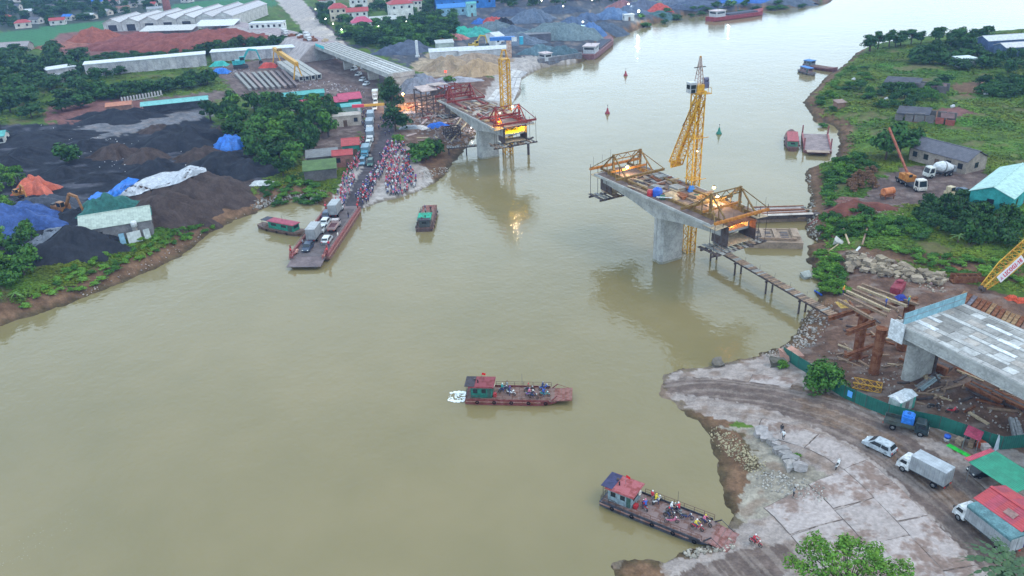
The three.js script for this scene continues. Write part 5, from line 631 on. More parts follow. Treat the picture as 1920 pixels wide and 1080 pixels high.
{ // roadside stalls
  const stall = (label, c, turn, w, d, h, roofs, side) => { const y = gy(c.x, c.z), o = thing('roadside_stall', label, 'stall', V(c.x, y, c.z), turn); roofs(o, w, d, h); for (const [x, z] of [[-w / 2 + .2, -d / 2 + .2], [w / 2 - .2, -d / 2 + .2], [w / 2 - .2, d / 2 - .2], [-w / 2 + .2, d / 2 - .2]]) bag().rod([x, -.3, z], [x, h, z], .06, .06, 6).build('post', GREYSTEEL, o); if (side) bag().box(0, h * .45, d / 2 - .1, w - .5, h * .8, .05).build('side_sheet', mat(side, 'cloth', .85), o); bag().box(0, .45, 0, w * .5, .9, .6).build('counter', TIMBER, o); return o; };
  const A = G(1888, 872, 7.6), B = G(1905, 936, 7.8), t = headingOf(T(1700, 870), T(1800, 940));
  stall('stall with a flat green sheet roof edged in red beside the black car', A, t, 4.6, 6.4, 2.7, (o, w, d, h) => { const G2 = mat([.02, .27, .16], 'sheet', .55); for (let k = 0; k < 4; k++) bag().box(-w / 2 + w / 8 + k * w / 4, h + .12 + k * .06, 0, w / 4 + .02, .05, d, 0, 0, .05).build('roof_sheet', G2, o); bag().box(0, h + .24, -d / 2 - .35, w, .06, .7).build('roof_edge', mat([.5, .06, .1], 'sheet', .55), o); }, null);
  stall('stall with a red sheet metal gable roof and purple side cloth', B, t, 5.2, 6.2, 2.9, (o, w, d, h) => { const R = [mat([.48, .05, .06], 'sheet', .55), mat([.42, .05, .08], 'sheet', .55)]; for (const s of [-1, 1]) for (let k = 0; k < 5; k++) bag().box(s * w / 4, h + .45, -d / 2 + d / 10 + k * d / 5, w / 2 + .25, .05, d / 5 + .02, 0, 0, -s * .28).build('roof_sheet', R[(k + (s > 0)) % 2], o); bag().box(0, h + .85, 0, .4, .06, d + .1).build('ridge', R[0], o); bag().box(-w / 4 - .25, h + .46, .8, .9, .07, 1.3, 0, 0, .28).build('skylight', mat([.3, .16, .14], 'grain', .5), o); }, [.1, .05, .25]);
  const C = T(1820, 836); stall('small stall with a dull red canopy against the hoarding', C, t + .5, 2.6, 2, 2, (o, w, d, h) => bag().box(0, h + .1, 0, w, .06, d, 0, .12).build('canopy', mat([.4, .05, .1], 'cloth', .7), o), null);
  const gc = tarpHeap(T(1801, 847), .8, 3.6, .15, [.03, .55, .06], 'bright green cloth strip lying by the stalls', 'green_cloth', 'cloth', t + .15);
  { const o = thing('blue_drum', 'blue topped white drum at the edge of the road', 'drum', T(1775, 826)); bag().lathe([[0, 0], [.38, 0], [.4, .45], [.36, .5], [0, .5]]).build('body', WHITE, o); bag().lathe([[0, .5], [.42, .5], [.42, .85], [0, .95]]).build('lid', BLUEP, o); }
  srand(6); for (const [px, py, c, n] of [[1838, 838, [.5, .1, .05], 'orange'], [1846, 844, [.55, .45, .42], 'pale'], [1798, 832, [.35, .25, .18], 'brown']]) { const o = thing('goods_crate', `${n} goods box beside the small stalls`, 'box', T(px, py), rr(0, 1)); bag().box(0, .4, 0, .9, .8, .8).build('body', mat(c, 'grain', .8), o); bag().box(0, .83, 0, .96, .07, .86).build('lid', mat(c.map(v => v * 1.2), 'grain', .8), o); }
  const wt = bag().poly([[-.9, 0, 0], [.9, 0, 0], [-.1, 2.4, -.2], [-.9, 0, .06], [.9, 0, .06], [-.1, 2.4, -.14]], [[0, 2, 1], [3, 4, 5], [0, 1, 4, 3], [1, 2, 5, 4], [2, 0, 3, 5]]).build('white_sheet', mat([.6, .66, .72], 'sheet', .6)); wt.position.copy(T(1869, 843)); wt.rotation.y = .5; tag(wt, 'pointed white sheet leaning on the hoarding', 'sheet');
}
{ // people and motorbikes about the road
  person('person in a white shirt standing on the slabs above the water', T(1468, 825), 2.4, 'stand', { shirt: HUE.white, trousers: HUE.black, hat: HUE.black }, 44); person('person in black standing behind the one in white on the slabs', T(1465, 813), -.6, 'stand', { shirt: HUE.black, trousers: HUE.grey, hat: HUE.black, long: true }, 44);
  motorbike('white and black motorbike parked alone on the slabs', T(1570, 876), 2.5, HUE.white); motorbike('black motorbike parked under the green stall roof', T(1838, 880), .9, HUE.black); motorbike('black motorbike parked on the bare site behind the hoarding', T(1750, 766), 1.3, HUE.black); motorbike('red motorbike parked on the bare site behind the hoarding', T(1784, 774), 1.5, HUE.red);
  person('person in grey crouching low on the rubble by the water', T(1487, 932), 1, 'wave', { shirt: HUE.grey, trousers: HUE.black, hat: HUE.black }, 40);
}
{ // site sheds, steel and timber
  srand(55); const s = T(1688, 766), o = thing('site_hut', 'small white and green site hut behind the hoarding', 'hut', s, .5); bag().box(0, 1.1, 0, 3.4, 2.2, 1.8).build('wall', mat([.55, .62, .6], 'sheet', .6), o); bag().prism([[-1.1, 0], [1.1, 0], [0, .45]], 3.8, new THREE.Matrix4().makeRotationY(Math.PI / 2).setPosition(-1.9, 2.2, 0)).build('roof', WHITE, o); for (const x of [-1.5, 1.5]) bag().box(x, 1.1, .92, .45, 2.1, .05).build('corner_panel', mat([.1, .45, .35], 'sheet', .6), o); bag().box(0, .9, .93, .8, 1.7, .05).build('door', mat([.3, .25, .24], 'grain', .7), o);
  const bundle = (name, label, cat, px, py, turn, n, w, h, l, ms, up = 0) => { const p = T(px, py), o = thing(name, label, cat, p, turn); for (let k = 0; k < n; k++) { const r = Math.floor(k / 4); bag().box((k % 4 - 1.5) * w * 1.1 + rr(-.05, .05), h / 2 + r * h * 1.05 + up, rr(-.2, .2), w, h, l, rr(-.02, .02)).build(cat === 'pipes' ? 'pipe' : 'beam', pick(ms), o); } };
  bundle('steel_stack', 'stack of dark brown steel beams under the approach deck', 'stack', 1850, 742, .5, 8, .5, .45, 5.5, [RUST, DARKSTEEL]); bundle('steel_stack', 'short stack of brown steel boxes farther along under the approach deck', 'stack', 1893, 756, .5, 7, .45, .45, 5, [RUST, DARKSTEEL]); bundle('steel_stack', 'rusty box sections by the foot of the approach pier', 'stack', 1762, 692, .6, 6, .6, .6, 3, [RUST, DARKSTEEL]); bundle('timber_stack', 'pale timber lengths beside the brown beams on the bare site', 'stack', 1828, 728, 1.2, 3, .3, .3, 3.4, [PALEWOOD, TIMBER]); bundle('steel_stack', 'galvanised channel bundle lying on the bare site', 'stack', 1742, 716, 2.2, 4, .3, .2, 6, [GREYSTEEL, mat([.35, .45, .48], 'sheet', .5, .3)]); bundle('steel_stack', 'grey pipe bundle near the hoarding at the edge of view', 'stack', 1905, 806, -.4, 7, .3, .28, 4.5, [GREYSTEEL]);
  for (let k = 0; k < 15; k++) { const p = T(1805 + k * 9, 556 + k * 4.2), b = bag().box(0, .12, 0, .62, .14, 12).box(-.3, .2, 0, .06, .18, 12).box(.3, .2, 0, .06, .18, 12).build('sheet_pile', pick([RUST, RUST, mat([.2, .13, .1], 'rust', .8), mat([.16, .16, .2], 'rust', .7), mat([.3, .2, .1], 'rust', .8)])); b.position.copy(p); b.position.y += .1; b.rotation.y = headingOf(T(1872, 552), T(1835, 602)) + rr(-.02, .02); b.translateZ(4); b.position.y = gy(b.position.x, b.position.z) + .25; tag(b, 'long steel sheet pile lying in the row beyond the approach deck', 'sheet pile', 'sheet piles laid in a row'); }
  for (let k = 0; k < 70; k++) { const far = k < 40, p = far ? T(rr(1575, 1720), rr(545, 690)) : T(rr(1690, 1915), rr(690, 790)); if (p.y < 1) continue; const b = bag().box(0, .12, 0, rr(.2, .5), rr(.15, .3), rr(1.2, 4.5)).box(0, .05, 0, .6, .1, .5).build('timber_plank', pick([TIMBER, RUST, TIMBER, PALEWOOD, DARKSTEEL])); b.position.copy(p); b.rotation.y = rr(0, 3.1); tag(b, far ? 'loose timber lying around the pipe columns of the near falsework' : 'loose timber lying on the bare site under the approach deck', 'plank', far ? 'timber around the near falsework' : 'timber under the approach deck'); }
  { const o = thing('crane_section', 'small yellow lattice section lying by the approach pier', 'lattice', T(1625, 728), 1.1), b = bag(), w = .8; for (const [x, y] of [[-w, .1], [w, .1], [w, 1], [-w, 1]]) b.beam([x, y, -2], [x, y, 2], .12); for (let k = 0; k < 4; k++) { const z = -2 + k; b.beam([-w, .1, z], [w, .1, z + 1], .08).beam([w, .1, z], [w, 1, z + 1], .08).beam([w, 1, z], [-w, 1, z + 1], .08).beam([-w, 1, z], [-w, .1, z + 1], .08); } b.build('lattice', YELLOW, o); bag().box(0, .55, 2, 1.7, 1, .08).build('end_plate', YELLOW, o); }
  const tank = T(1682, 548), tk = thing('steel_box', 'dark red steel tank among rubble behind the long beams', 'tank', tank, .9); bag().box(0, .8, 0, 4, 1.6, 1.8).build('body', mat([.25, .04, .06], 'rust', .7), tk); bag().box(1.2, 1.8, 0, 1, .4, 1).build('hatch', mat([.25, .04, .06], 'rust', .7), tk); bag().box(0, .2, .95, 4.2, .2, .12).build('skid', DARKSTEEL, tk);
  const rb = T(1812, 528), rt = thing('rusty_tube', 'rusty open steel trough lying in the grass beneath the crane boom', 'trough', rb, 1.45); bag().box(-.8, .7, 0, .1, 1.4, 5.6).box(.8, .7, 0, .1, 1.4, 5.6).build('side_plate', RUST, rt); bag().box(0, .08, 0, 1.5, .12, 5.6).build('bottom_plate', RUST, rt); for (const z of [-2, 0, 2]) bag().box(0, 1.2, z, 1.5, .1, .1).build('strut', RUST, rt);
  const rd = bag().box(0, .1, 0, 2, .1, 2, .7).box(0, .2, 0, 1.7, .12, 1.7, .7).build('rusty_plate', RUST); rd.position.copy(T(1792, 505)); tag(rd, 'square rusty steel plate lying on the grass', 'plate');
  for (const [a, b, l, m, w] of [[[1570, 402], [1592, 460], 'long pale timber pole lying across the shore grass', PALEWOOD, .34], [[1628, 422], [1616, 462], 'dark timber pole leaning toward the muddy track', TIMBER, .34], [[1538, 484], [1572, 460], 'thin pale pole lying on the bank mud', PALEWOOD, .22], [[1594, 484], [1612, 466], 'short pale plank in front of the rubble', WHITE, .4], [[1600, 486], [1608, 478], 'shortest pale plank in front of the rubble', WHITE, .3], [[1745, 534], [1756, 522], 'pink plank stuck in the rubble', mat([.5, .32, .3], 'grain', .9), .4], [[1556, 405], [1640, 394], 'long rusty pipe across the red earth', RUST, .3], [[1545, 393], [1600, 384], 'thin grey pipe across the red earth', DARKSTEEL, .25], [[1660, 414], [1684, 416], 'pale plank lying on the muddy yard', PALEWOOD, .35], [[1528, 546], [1540, 556], 'blue plastic pipe by the walkway', BLUEP, .3]]) { const p = T(...a), q = T(...b), o = bag().beam(V(0, .18, 0), q.clone().sub(p).add(V(0, .3, 0)), w, w * .8).beam(V(0, .1, 0), q.clone().sub(p).multiplyScalar(.12).add(V(0, .1, 0)), w * 1.3, w * .6).build('timber_pole', m); o.position.copy(p); tag(o, l, 'pole'); }
  for (const [x, y] of [[1897, 561], [1915, 566]]) tarpHeap(T(x, y), 2.2, 1.4, .7, [.7, .1, .04], `orange bag on the sheet piles, ${x < 1900 ? 'the one farther from the frame edge' : 'at the frame edge'}`);
}
// crane boom with its lettered board
{
  const A = T(1842, 548).add(V(0, 1, 0)), B = G(2030, 372, 20), o = thing('crane_boom', 'yellow lattice crane boom carrying a white board with red lettering', 'crane', A), d = B.clone().sub(A), L = d.length(); d.normalize(); const side = V(0, 1, 0).cross(d).normalize(), up = d.clone().cross(side), w = 1.0, Q = (s, a, c) => d.clone().multiplyScalar(s).addScaledVector(side, a).addScaledVector(up, c), b = bag();
  for (const [a, c] of [[-w, -w], [w, -w], [w, w], [-w, w]]) b.beam(Q(0, a * .4, c * .4), Q(5, a, c), .2).beam(Q(5, a, c), Q(L, a, c), .2); const n = 22; for (let k = 0; k < n; k++) { const s = L * k / n, t = L * (k + 1) / n, f = q => q < 5 ? mix(.4, 1, q / 5) : 1; for (const [p, q] of [[[-w, -w], [w, -w]], [[w, -w], [w, w]], [[w, w], [-w, w]], [[-w, w], [-w, -w]]]) b.beam(Q(s, p[0] * f(s), p[1] * f(s)), Q(t, q[0] * f(t), q[1] * f(t)), .1).beam(Q(t, p[0] * f(t), p[1] * f(t)), Q(t, q[0] * f(t), q[1] * f(t)), .1); } b.build('lattice', YELLOW, o);
  bag().rod(Q(-.3, -.5, 0), Q(-.3, .5, 0), .45, .45, 12).build('sheave', DARKSTEEL, o); bag().beam(Q(3, 0, -w * .9), Q(L, 0, -w * .9), 1.2, .12).build('walkway_plate', OLIVE, o);
  const nrm = V(camera.position.x, 40, camera.position.z).sub(A).normalize(); const face = side.clone(); if (face.dot(nrm) < 0) face.negate(); const m = new THREE.Matrix4(), X = d.clone(), Z = face, Yv = Z.clone().cross(X); m.makeBasis(X, Yv, Z); const sg = new THREE.Group(); sg.name = 'sign_board'; sg.applyMatrix4(m.setPosition(d.clone().multiplyScalar(2.6).addScaledVector(face, w + .12))); o.add(sg);
  bag().box(2.7, .1, 0, 5.6, 1.7, .06).build('board', mat([.72, .68, .7], 'none', .6), sg);
  const font = await new FontLoader().loadAsync('fonts/droid/droid_sans_bold.typeface.json'); const g = plain(new TextGeometry('LICOGI-18', { font, size: .84, depth: .04, curveSegments: 3, bevelEnabled: false })); g.computeBoundingBox(); g.scale(4.1 / (g.boundingBox.max.x - g.boundingBox.min.x), 1.15, 1); g.translate(.95, -.38, .035); part(boxUV(g), 'lettering', mat([.6, .03, .08], 'none', .6), sg); const lg = bag().prism([[.2, -.35], [.75, -.35], [.48, .5]], .04, new THREE.Matrix4().makeTranslation(0, 0, .03)).build('emblem', mat([.55, .25, .35], 'none', .6), sg);
}

// ------------------------------------------------------------------ kit: trees and undergrowth
function leafSoup(n, place, size, jitter = .5) { // n folded leaf sprays; place() gives [centre, outward]
  const pos = new Float32Array(n * 18), nor = new Float32Array(n * 18), col = new Float32Array(n * 18), a = V(0, 0, 0), b = V(0, 0, 0), nn = V(0, 0, 0);
  for (let k = 0; k < n; k++) { const [c, out] = place(k); nn.copy(out).normalize().multiplyScalar(.9).add(V(rr(-1, 1), rr(-.5, 1), rr(-1, 1)).multiplyScalar(jitter + .15)).normalize(); a.set(rr(-1, 1), rr(-1, 1), rr(-1, 1)).cross(nn).normalize(); b.copy(nn).cross(a); const s = size * rr(.6, 1.35), q = s * rr(.45, .8), d = s * .25; const P = [[-s, 0], [0, -q], [s, 0], [0, q]].map(([u, v], i) => c.clone().addScaledVector(a, u).addScaledVector(b, v).addScaledVector(nn, i % 2 ? 0 : -d)); const tone = rr(.68, 1.25), hue = rr(-.12, .16);
    [0, 1, 2, 0, 2, 3].forEach((i, j) => { const o = k * 18 + j * 3; pos.set([P[i].x, P[i].y, P[i].z], o); nor.set([nn.x, nn.y, nn.z], o); col.set([tone * (1 + hue), tone, tone * (1 - hue * .6)], o); }); }
  const g = new THREE.BufferGeometry(); g.setAttribute('position', new THREE.BufferAttribute(pos, 3)); g.setAttribute('normal', new THREE.BufferAttribute(nor, 3)); g.setAttribute('color', new THREE.BufferAttribute(col, 3)); return g;
}
function crownGeo(seed, nl, n, size, flat = .75, tall = 1) { // unit crown: radius 1 round the y axis, from y 0 up to about 1.7 * tall
  srand(seed); const L = []; for (let k = 0; k < nl; k++) { const a = rr(0, 6.283), r = Math.sqrt(rnd()) * .68, y = rr(.15, 1) * 1.15 * tall; L.push([V(Math.cos(a) * r * (1.25 - y / (1.6 * tall)), y + .15, Math.sin(a) * r * (1.25 - y / (1.6 * tall))), rr(.26, .5)]); }
  return leafSoup(n, () => { const [c, r] = pick(L), d = V(rr(-1, 1), rr(-.7, 1), rr(-1, 1)).normalize(); return [c.clone().addScaledVector(d.clone().multiply(V(1, flat, 1)), r * Math.pow(rnd(), .3)), d]; }, size);
}
const crowns = [crownGeo(1, 16, 900, .115), crownGeo(2, 20, 1000, .11), crownGeo(3, 13, 850, .12, .8), crownGeo(4, 18, 900, .11, .7, 1.5), crownGeo(5, 24, 1000, .11, .6, .7)], fineCrowns = [crownGeo(11, 30, 2600, .075), crownGeo(12, 34, 2600, .075, .7, .8)];
const trunkGeo = (() => { srand(9); const b = bag(); b.rod([0, -.3, 0], [.02, .75, 0], .07, .05, 7); for (let k = 0; k < 5; k++) { const a = k * 1.3, y = .45 + k * .07; b.rod([.01, y, 0], [Math.cos(a) * .4, y + .45, Math.sin(a) * .4], .035, .015, 5); } return b.geo(); })();
const BARK = mat([.12, .09, .07], 'grain', .95);
const leafMat = (c) => { const k = 'leaf' + c; return mats[k] ||= (() => { const m = new THREE.MeshPhysicalMaterial({ vertexColors: true, roughness: .8, specularIntensity: .25, side: 2 }); m.color.setRGB(...c); return m; })(); };
const GREEN = { dark: [.028, .072, .022], deep: [.038, .1, .025], mid: [.058, .145, .027], fresh: [.09, .2, .03], light: [.13, .27, .04], blue: [.036, .09, .028] };
function tree(label, p, h, r, opt = {}) { // p on the ground
  const { tone = 'deep', form = Math.floor(rnd() * 3), group, name = 'broadleaf_tree', cat = 'tree', fine, low = .25 } = opt; const o = thing(name, label, cat, p, rr(0, 6.28), group); const t = part(trunkGeo, 'trunk', BARK, o); t.scale.set(h * .55, h * .75, h * .55); const g = fine ? fineCrowns[form % 2] : crowns[form]; const c = part(g, 'crown', leafMat(GREEN[tone]), o); const top = form === 3 && !fine ? 2.15 : form === 4 && !fine ? 1.25 : 1.65; c.position.y = h * low; c.scale.set(r, h * (1 - low) / top, r); return o;
}
function row(label, group, pts, n, hr, rrng, tones, opt = {}) { // trees strung along a line of picture points
  const P = pts.map(([x, y]) => T(x, y)); for (let k = 0; k < n; k++) { const t = n > 1 ? k / (n - 1) * (P.length - 1) : 0, i = Math.min(P.length - 2, Math.floor(t)), q = P[i].clone().lerp(P[i + 1], t - i), s = opt.spread ?? 1.5; q.x += rr(-s, s); q.z += rr(-s, s); q.y = gy(q.x, q.z); tree(label, q, rr(...hr), rr(...rrng), { tone: pick(tones), group, ...opt, form: opt.form ?? Math.floor(rnd() * 3) }); }
}
function thicket(label, group, poly, n, hr, rrng, tones, opt = {}) { // trees scattered in a patch
  const w = px2(poly, 3); let x0 = 1e9, x1 = -1e9, z0 = 1e9, z1 = -1e9; for (const [x, z] of w) { x0 = Math.min(x0, x); x1 = Math.max(x1, x); z0 = Math.min(z0, z); z1 = Math.max(z1, z); } let made = 0, got = []; const mass = []; for (let k = 0; k < n * 60 && made < n; k++) { const x = rr(x0, x1), z = rr(z0, z1); if (!inside(w, x, z)) continue; const r = rr(...rrng); if (got.some(([a, b, q]) => Math.hypot(a - x, b - z) < (q + r) * .55)) continue; got.push([x, z, r]); if (opt.mass) { mass.push([x, z, r, rr(...hr)]); made++; continue; } tree(label, V(x, gy(x, z), z), rr(...hr), r, { tone: pick(tones), group, form: opt.form ?? Math.floor(rnd() * 3), ...opt }); made++; }
  if (opt.mass) massOf(label, mass, tones);
}
function massOf(label, list, tones) { // a far wood that reads as one mass
  const im = new THREE.InstancedMesh(crowns[1], leafMat([.04, .1, .028]), list.length), m4 = new THREE.Matrix4(), q = new THREE.Quaternion(), col = new THREE.Color(); list.forEach(([x, z, r, h], i) => { q.setFromAxisAngle(yAxis, rr(0, 6.28)); m4.compose(V(x, gy(x, z) - .1, z), q, V(r, h / 1.6, r)); im.setMatrixAt(i, m4); const c = GREEN[pick(tones)]; im.setColorAt(i, col.setRGB(c[0] / .04, c[1] / .1, c[2] / .028)); }); im.name = numbered('far_woodland'); im.castShadow = im.receiveShadow = true; scene.add(im); tag(im, label, null, null, 'stuff'); return im;
}
function frondPlant(label, p, h, n, len, tone, name = 'banana_plant', cat = 'plant', lean = .6) { // palm or banana
  const o = thing(name, label, cat, p, rr(0, 6)); if (h > .1) bag().rod([0, -.2, 0], [.15, h, 0], .22, .14, 8).build('trunk', BARK, o); for (let k = 0; k < n; k++) { const a = k * 2.4 + rr(-.2, .2), pos = [], m = 7, L = len * rr(.8, 1.15), up = rr(.2, 1) * lean; const pt = (t, s) => { const r = L * t * Math.cos(up * (1 - t) * .6), y = h + L * (up * t - .75 * t * t), w = (name === 'palm_tree' ? .2 : .2) * len * .3 * Math.sin(Math.min(1, t * 1.15 + .08) * Math.PI) * s; return [Math.cos(a) * r + .15 - Math.sin(a) * w, y - Math.abs(s) * w * .0 - Math.abs(w) * .35, Math.sin(a) * r + Math.cos(a) * w]; }; for (let i = 0; i < m; i++) for (const s of [-1, 1]) { const t0 = i / m, t1 = (i + 1) / m, cut = name === 'palm_tree' ? .82 : 1; pos.push(...pt(t0, 0), ...pt(t1, 0), ...pt(t0 + (t1 - t0) * .3, s)); pos.push(...pt(t1, 0), ...pt(mix(t0, t1, cut), s), ...pt(t0 + (t1 - t0) * .3, s)); } const g = new THREE.BufferGeometry(); g.setAttribute('position', new THREE.Float32BufferAttribute(pos, 3)); g.computeVertexNormals(); boxUV(g); part(g, 'frond', mat(GREEN[tone], 'grain', .6, 0, { side: 2 }), o); } return o;
}
// ------------------------------------------------------------------ right bank vegetation
srand(2024);
row('round tree on the far shoreline of the right bank, above the grassland', 'shoreline trees of the right bank', [[1624, 100], [1650, 92], [1690, 86], [1730, 82], [1770, 82], [1810, 80], [1850, 78]], 15, [6, 9], [3, 4.6], ['deep', 'blue'], { spread: 2 });
thicket('dark tree in the thicket across the middle of the far grassland', 'trees of the far grassland', [[1720, 100], [1800, 90], [1860, 95], [1850, 135], [1760, 140], [1700, 125]], 22, [4, 7], [3.2, 5.5], ['blue', 'deep', 'dark'], { low: .1 });
thicket('dark bushy tree beside the far white roofed sheds', 'trees by the far white sheds', [[1840, 118], [1930, 112], [1940, 145], [1860, 145]], 8, [4, 6], [3, 4.5], ['blue', 'deep'], { low: .08 });
thicket('low dark bush forming the long mound at the picture edge', 'bushes of the long mound', [[1830, 172], [1850, 160], [1930, 160], [1930, 188], [1850, 190]], 14, [3.6, 5], [3, 4.2], ['dark', 'deep'], { form: 4, low: .04, name: 'bush', cat: 'bush' });
thicket('green bush in the thicket behind the roofless ruins', 'bushes behind the ruins', [[1620, 185], [1660, 172], [1730, 180], [1750, 195], [1680, 210], [1630, 205]], 16, [2.6, 4.4], [2.4, 3.8], ['deep', 'mid', 'blue'], { form: 4, low: .04, name: 'bush', cat: 'bush' });
for (const [x, y, h, r, l] of [[1612, 168, 4, 3.4, 'small round bush on the grass above the wooden hut'], [1750, 172, 4, 4, 'dark bush between the two ruins'], [1770, 160, 4, 4.5, 'dark bush behind the upper ruin'], [1660, 300, 9, 5, 'big spreading tree, first of the three beside the crane truck'], [1685, 296, 10, 5.4, 'big spreading tree, middle of the three beside the crane truck'], [1706, 290, 8, 4.6, 'big spreading tree, last of the three beside the crane truck'], [1760, 120, 5, 4, 'dark tree before the far small white roof']]) tree(l, T(x, y), h, r, { tone: 'deep' });
thicket('dark green bush in the broad thicket below the green roofed shed', 'thicket below the green shed', [[1735, 400], [1800, 388], [1850, 410], [1900, 430], [1915, 470], [1850, 480], [1770, 455], [1725, 430]], 34, [3, 5.4], [2, 3.4], ['deep', 'dark', 'blue'], { low: .05 });
thicket('fresh green bush of the strip along the muddy shore track', 'bushes along the shore track', [[1535, 408], [1600, 402], [1660, 418], [1730, 430], [1740, 460], [1640, 452], [1540, 440]], 36, [1.2, 2.4], [1.4, 2.3], ['mid', 'fresh', 'deep'], { form: 4, low: .02, name: 'bush', cat: 'bush' });
thicket('bright bush on the low bank beside the walkway end', 'bushes by the walkway end', [[1542, 466], [1575, 474], [1592, 545], [1552, 538], [1536, 495]], 20, [1.2, 2.4], [1.2, 2.0], ['fresh', 'mid', 'light'], { form: 4, low: .02, name: 'bush', cat: 'bush' });
thicket('shoreline bush between the moored boat and the river pontoons', 'bushes of the middle shoreline', [[1560, 312], [1600, 290], [1640, 330], [1560, 345], [1570, 390], [1545, 385]], 26, [1.2, 2.6], [1.5, 2.6], ['mid', 'fresh', 'deep'], { form: 4, low: .02, name: 'bush', cat: 'bush' });
thicket('shoreline bush beneath the upper grassland', 'bushes of the upper shoreline', [[1540, 175], [1580, 130], [1640, 128], [1640, 160], [1580, 185], [1545, 240], [1530, 215]], 18, [1, 2.4], [1.6, 3], ['mid', 'fresh', 'deep'], { form: 4, low: .02, name: 'shrub', cat: 'shrub' });
thicket('grass green bush beyond the rubble heap', 'bushes beyond the rubble', [[1660, 470], [1760, 490], [1880, 505], [1920, 545], [1840, 530], [1740, 508]], 26, [.8, 1.6], [1.2, 2.0], ['fresh', 'mid', 'light'], { form: 4, low: .02, name: 'bush', cat: 'bush' });
tree('rounded feathery bush in front of the hoarding by the slipway', T(1548, 736), 5.6, 3.8, { tone: 'mid', fine: true, form: 0, low: .02, name: 'bush', cat: 'bush' }); tree('smaller bush at the end of the hoarding', T(1466, 690), 1.6, 1.2, { tone: 'fresh', form: 4, low: .02, name: 'bush', cat: 'bush' });
tree('little weed clump in the crack of the slipway edge', T(1494, 858), .7, .8, { tone: 'fresh', form: 4, low: .02, name: 'bush', cat: 'bush' });
for (const [x, y, l] of [[1796, 455, 'banana plant at the front of the broad thicket'], [1812, 446, 'second banana plant inside the broad thicket']]) frondPlant(l, T(x, y), 1.4, 9, 2.6, 'light');
{ // foreground tree seen from above, in loose clusters of leaves
  const c = G(1592, 1088, 8), g = gy(c.x, c.z), o = thing('broadleaf_tree', 'light green tree reaching into the bottom of the picture', 'tree', V(c.x, g, c.z)); srand(321); const tips = []; const br = bag(); br.rod([0, -.3, 0], [0, 4.2, 0], .32, .22, 8); for (let k = 0; k < 50; k++) { const a = k * 2.4 + rr(-.4, .4), r = 6.4 * Math.sqrt((k + .5) / 50) * rr(.85, 1.15), y = 8.8 - g * .2 - r * r * .075 + rr(-.9, .7); tips.push(V(Math.cos(a) * r, y, Math.sin(a) * r * .9)); const m = V(Math.cos(a) * r * .45, mix(4, y, .55), Math.sin(a) * r * .42); br.rod([0, 3.6 + (k % 5) * .12, 0], m, .1, .06, 5).rod(m, tips[k], .055, .03, 4); } br.build('trunk', BARK, o);
  const g2 = leafSoup(50 * 120, k => { const c2 = tips[k % 50], d = V(rr(-1, 1), rr(-.5, .9), rr(-1, 1)).normalize(); return [c2.clone().addScaledVector(d, .95 * Math.pow(rnd(), .45)), d.clone().add(V(0, .5, 0))]; }, .17, .6); part(g2, 'crown', leafMat([.1, .21, .03]), o);
}
frondPlant('palm at the bottom corner beside the teal roofed truck', (() => { const p = G(1896, 1042, 9.6); return V(p.x, gy(p.x, p.z), p.z); })(), 4.8, 40, 5.2, 'deep', 'palm_tree', 'tree', .8);
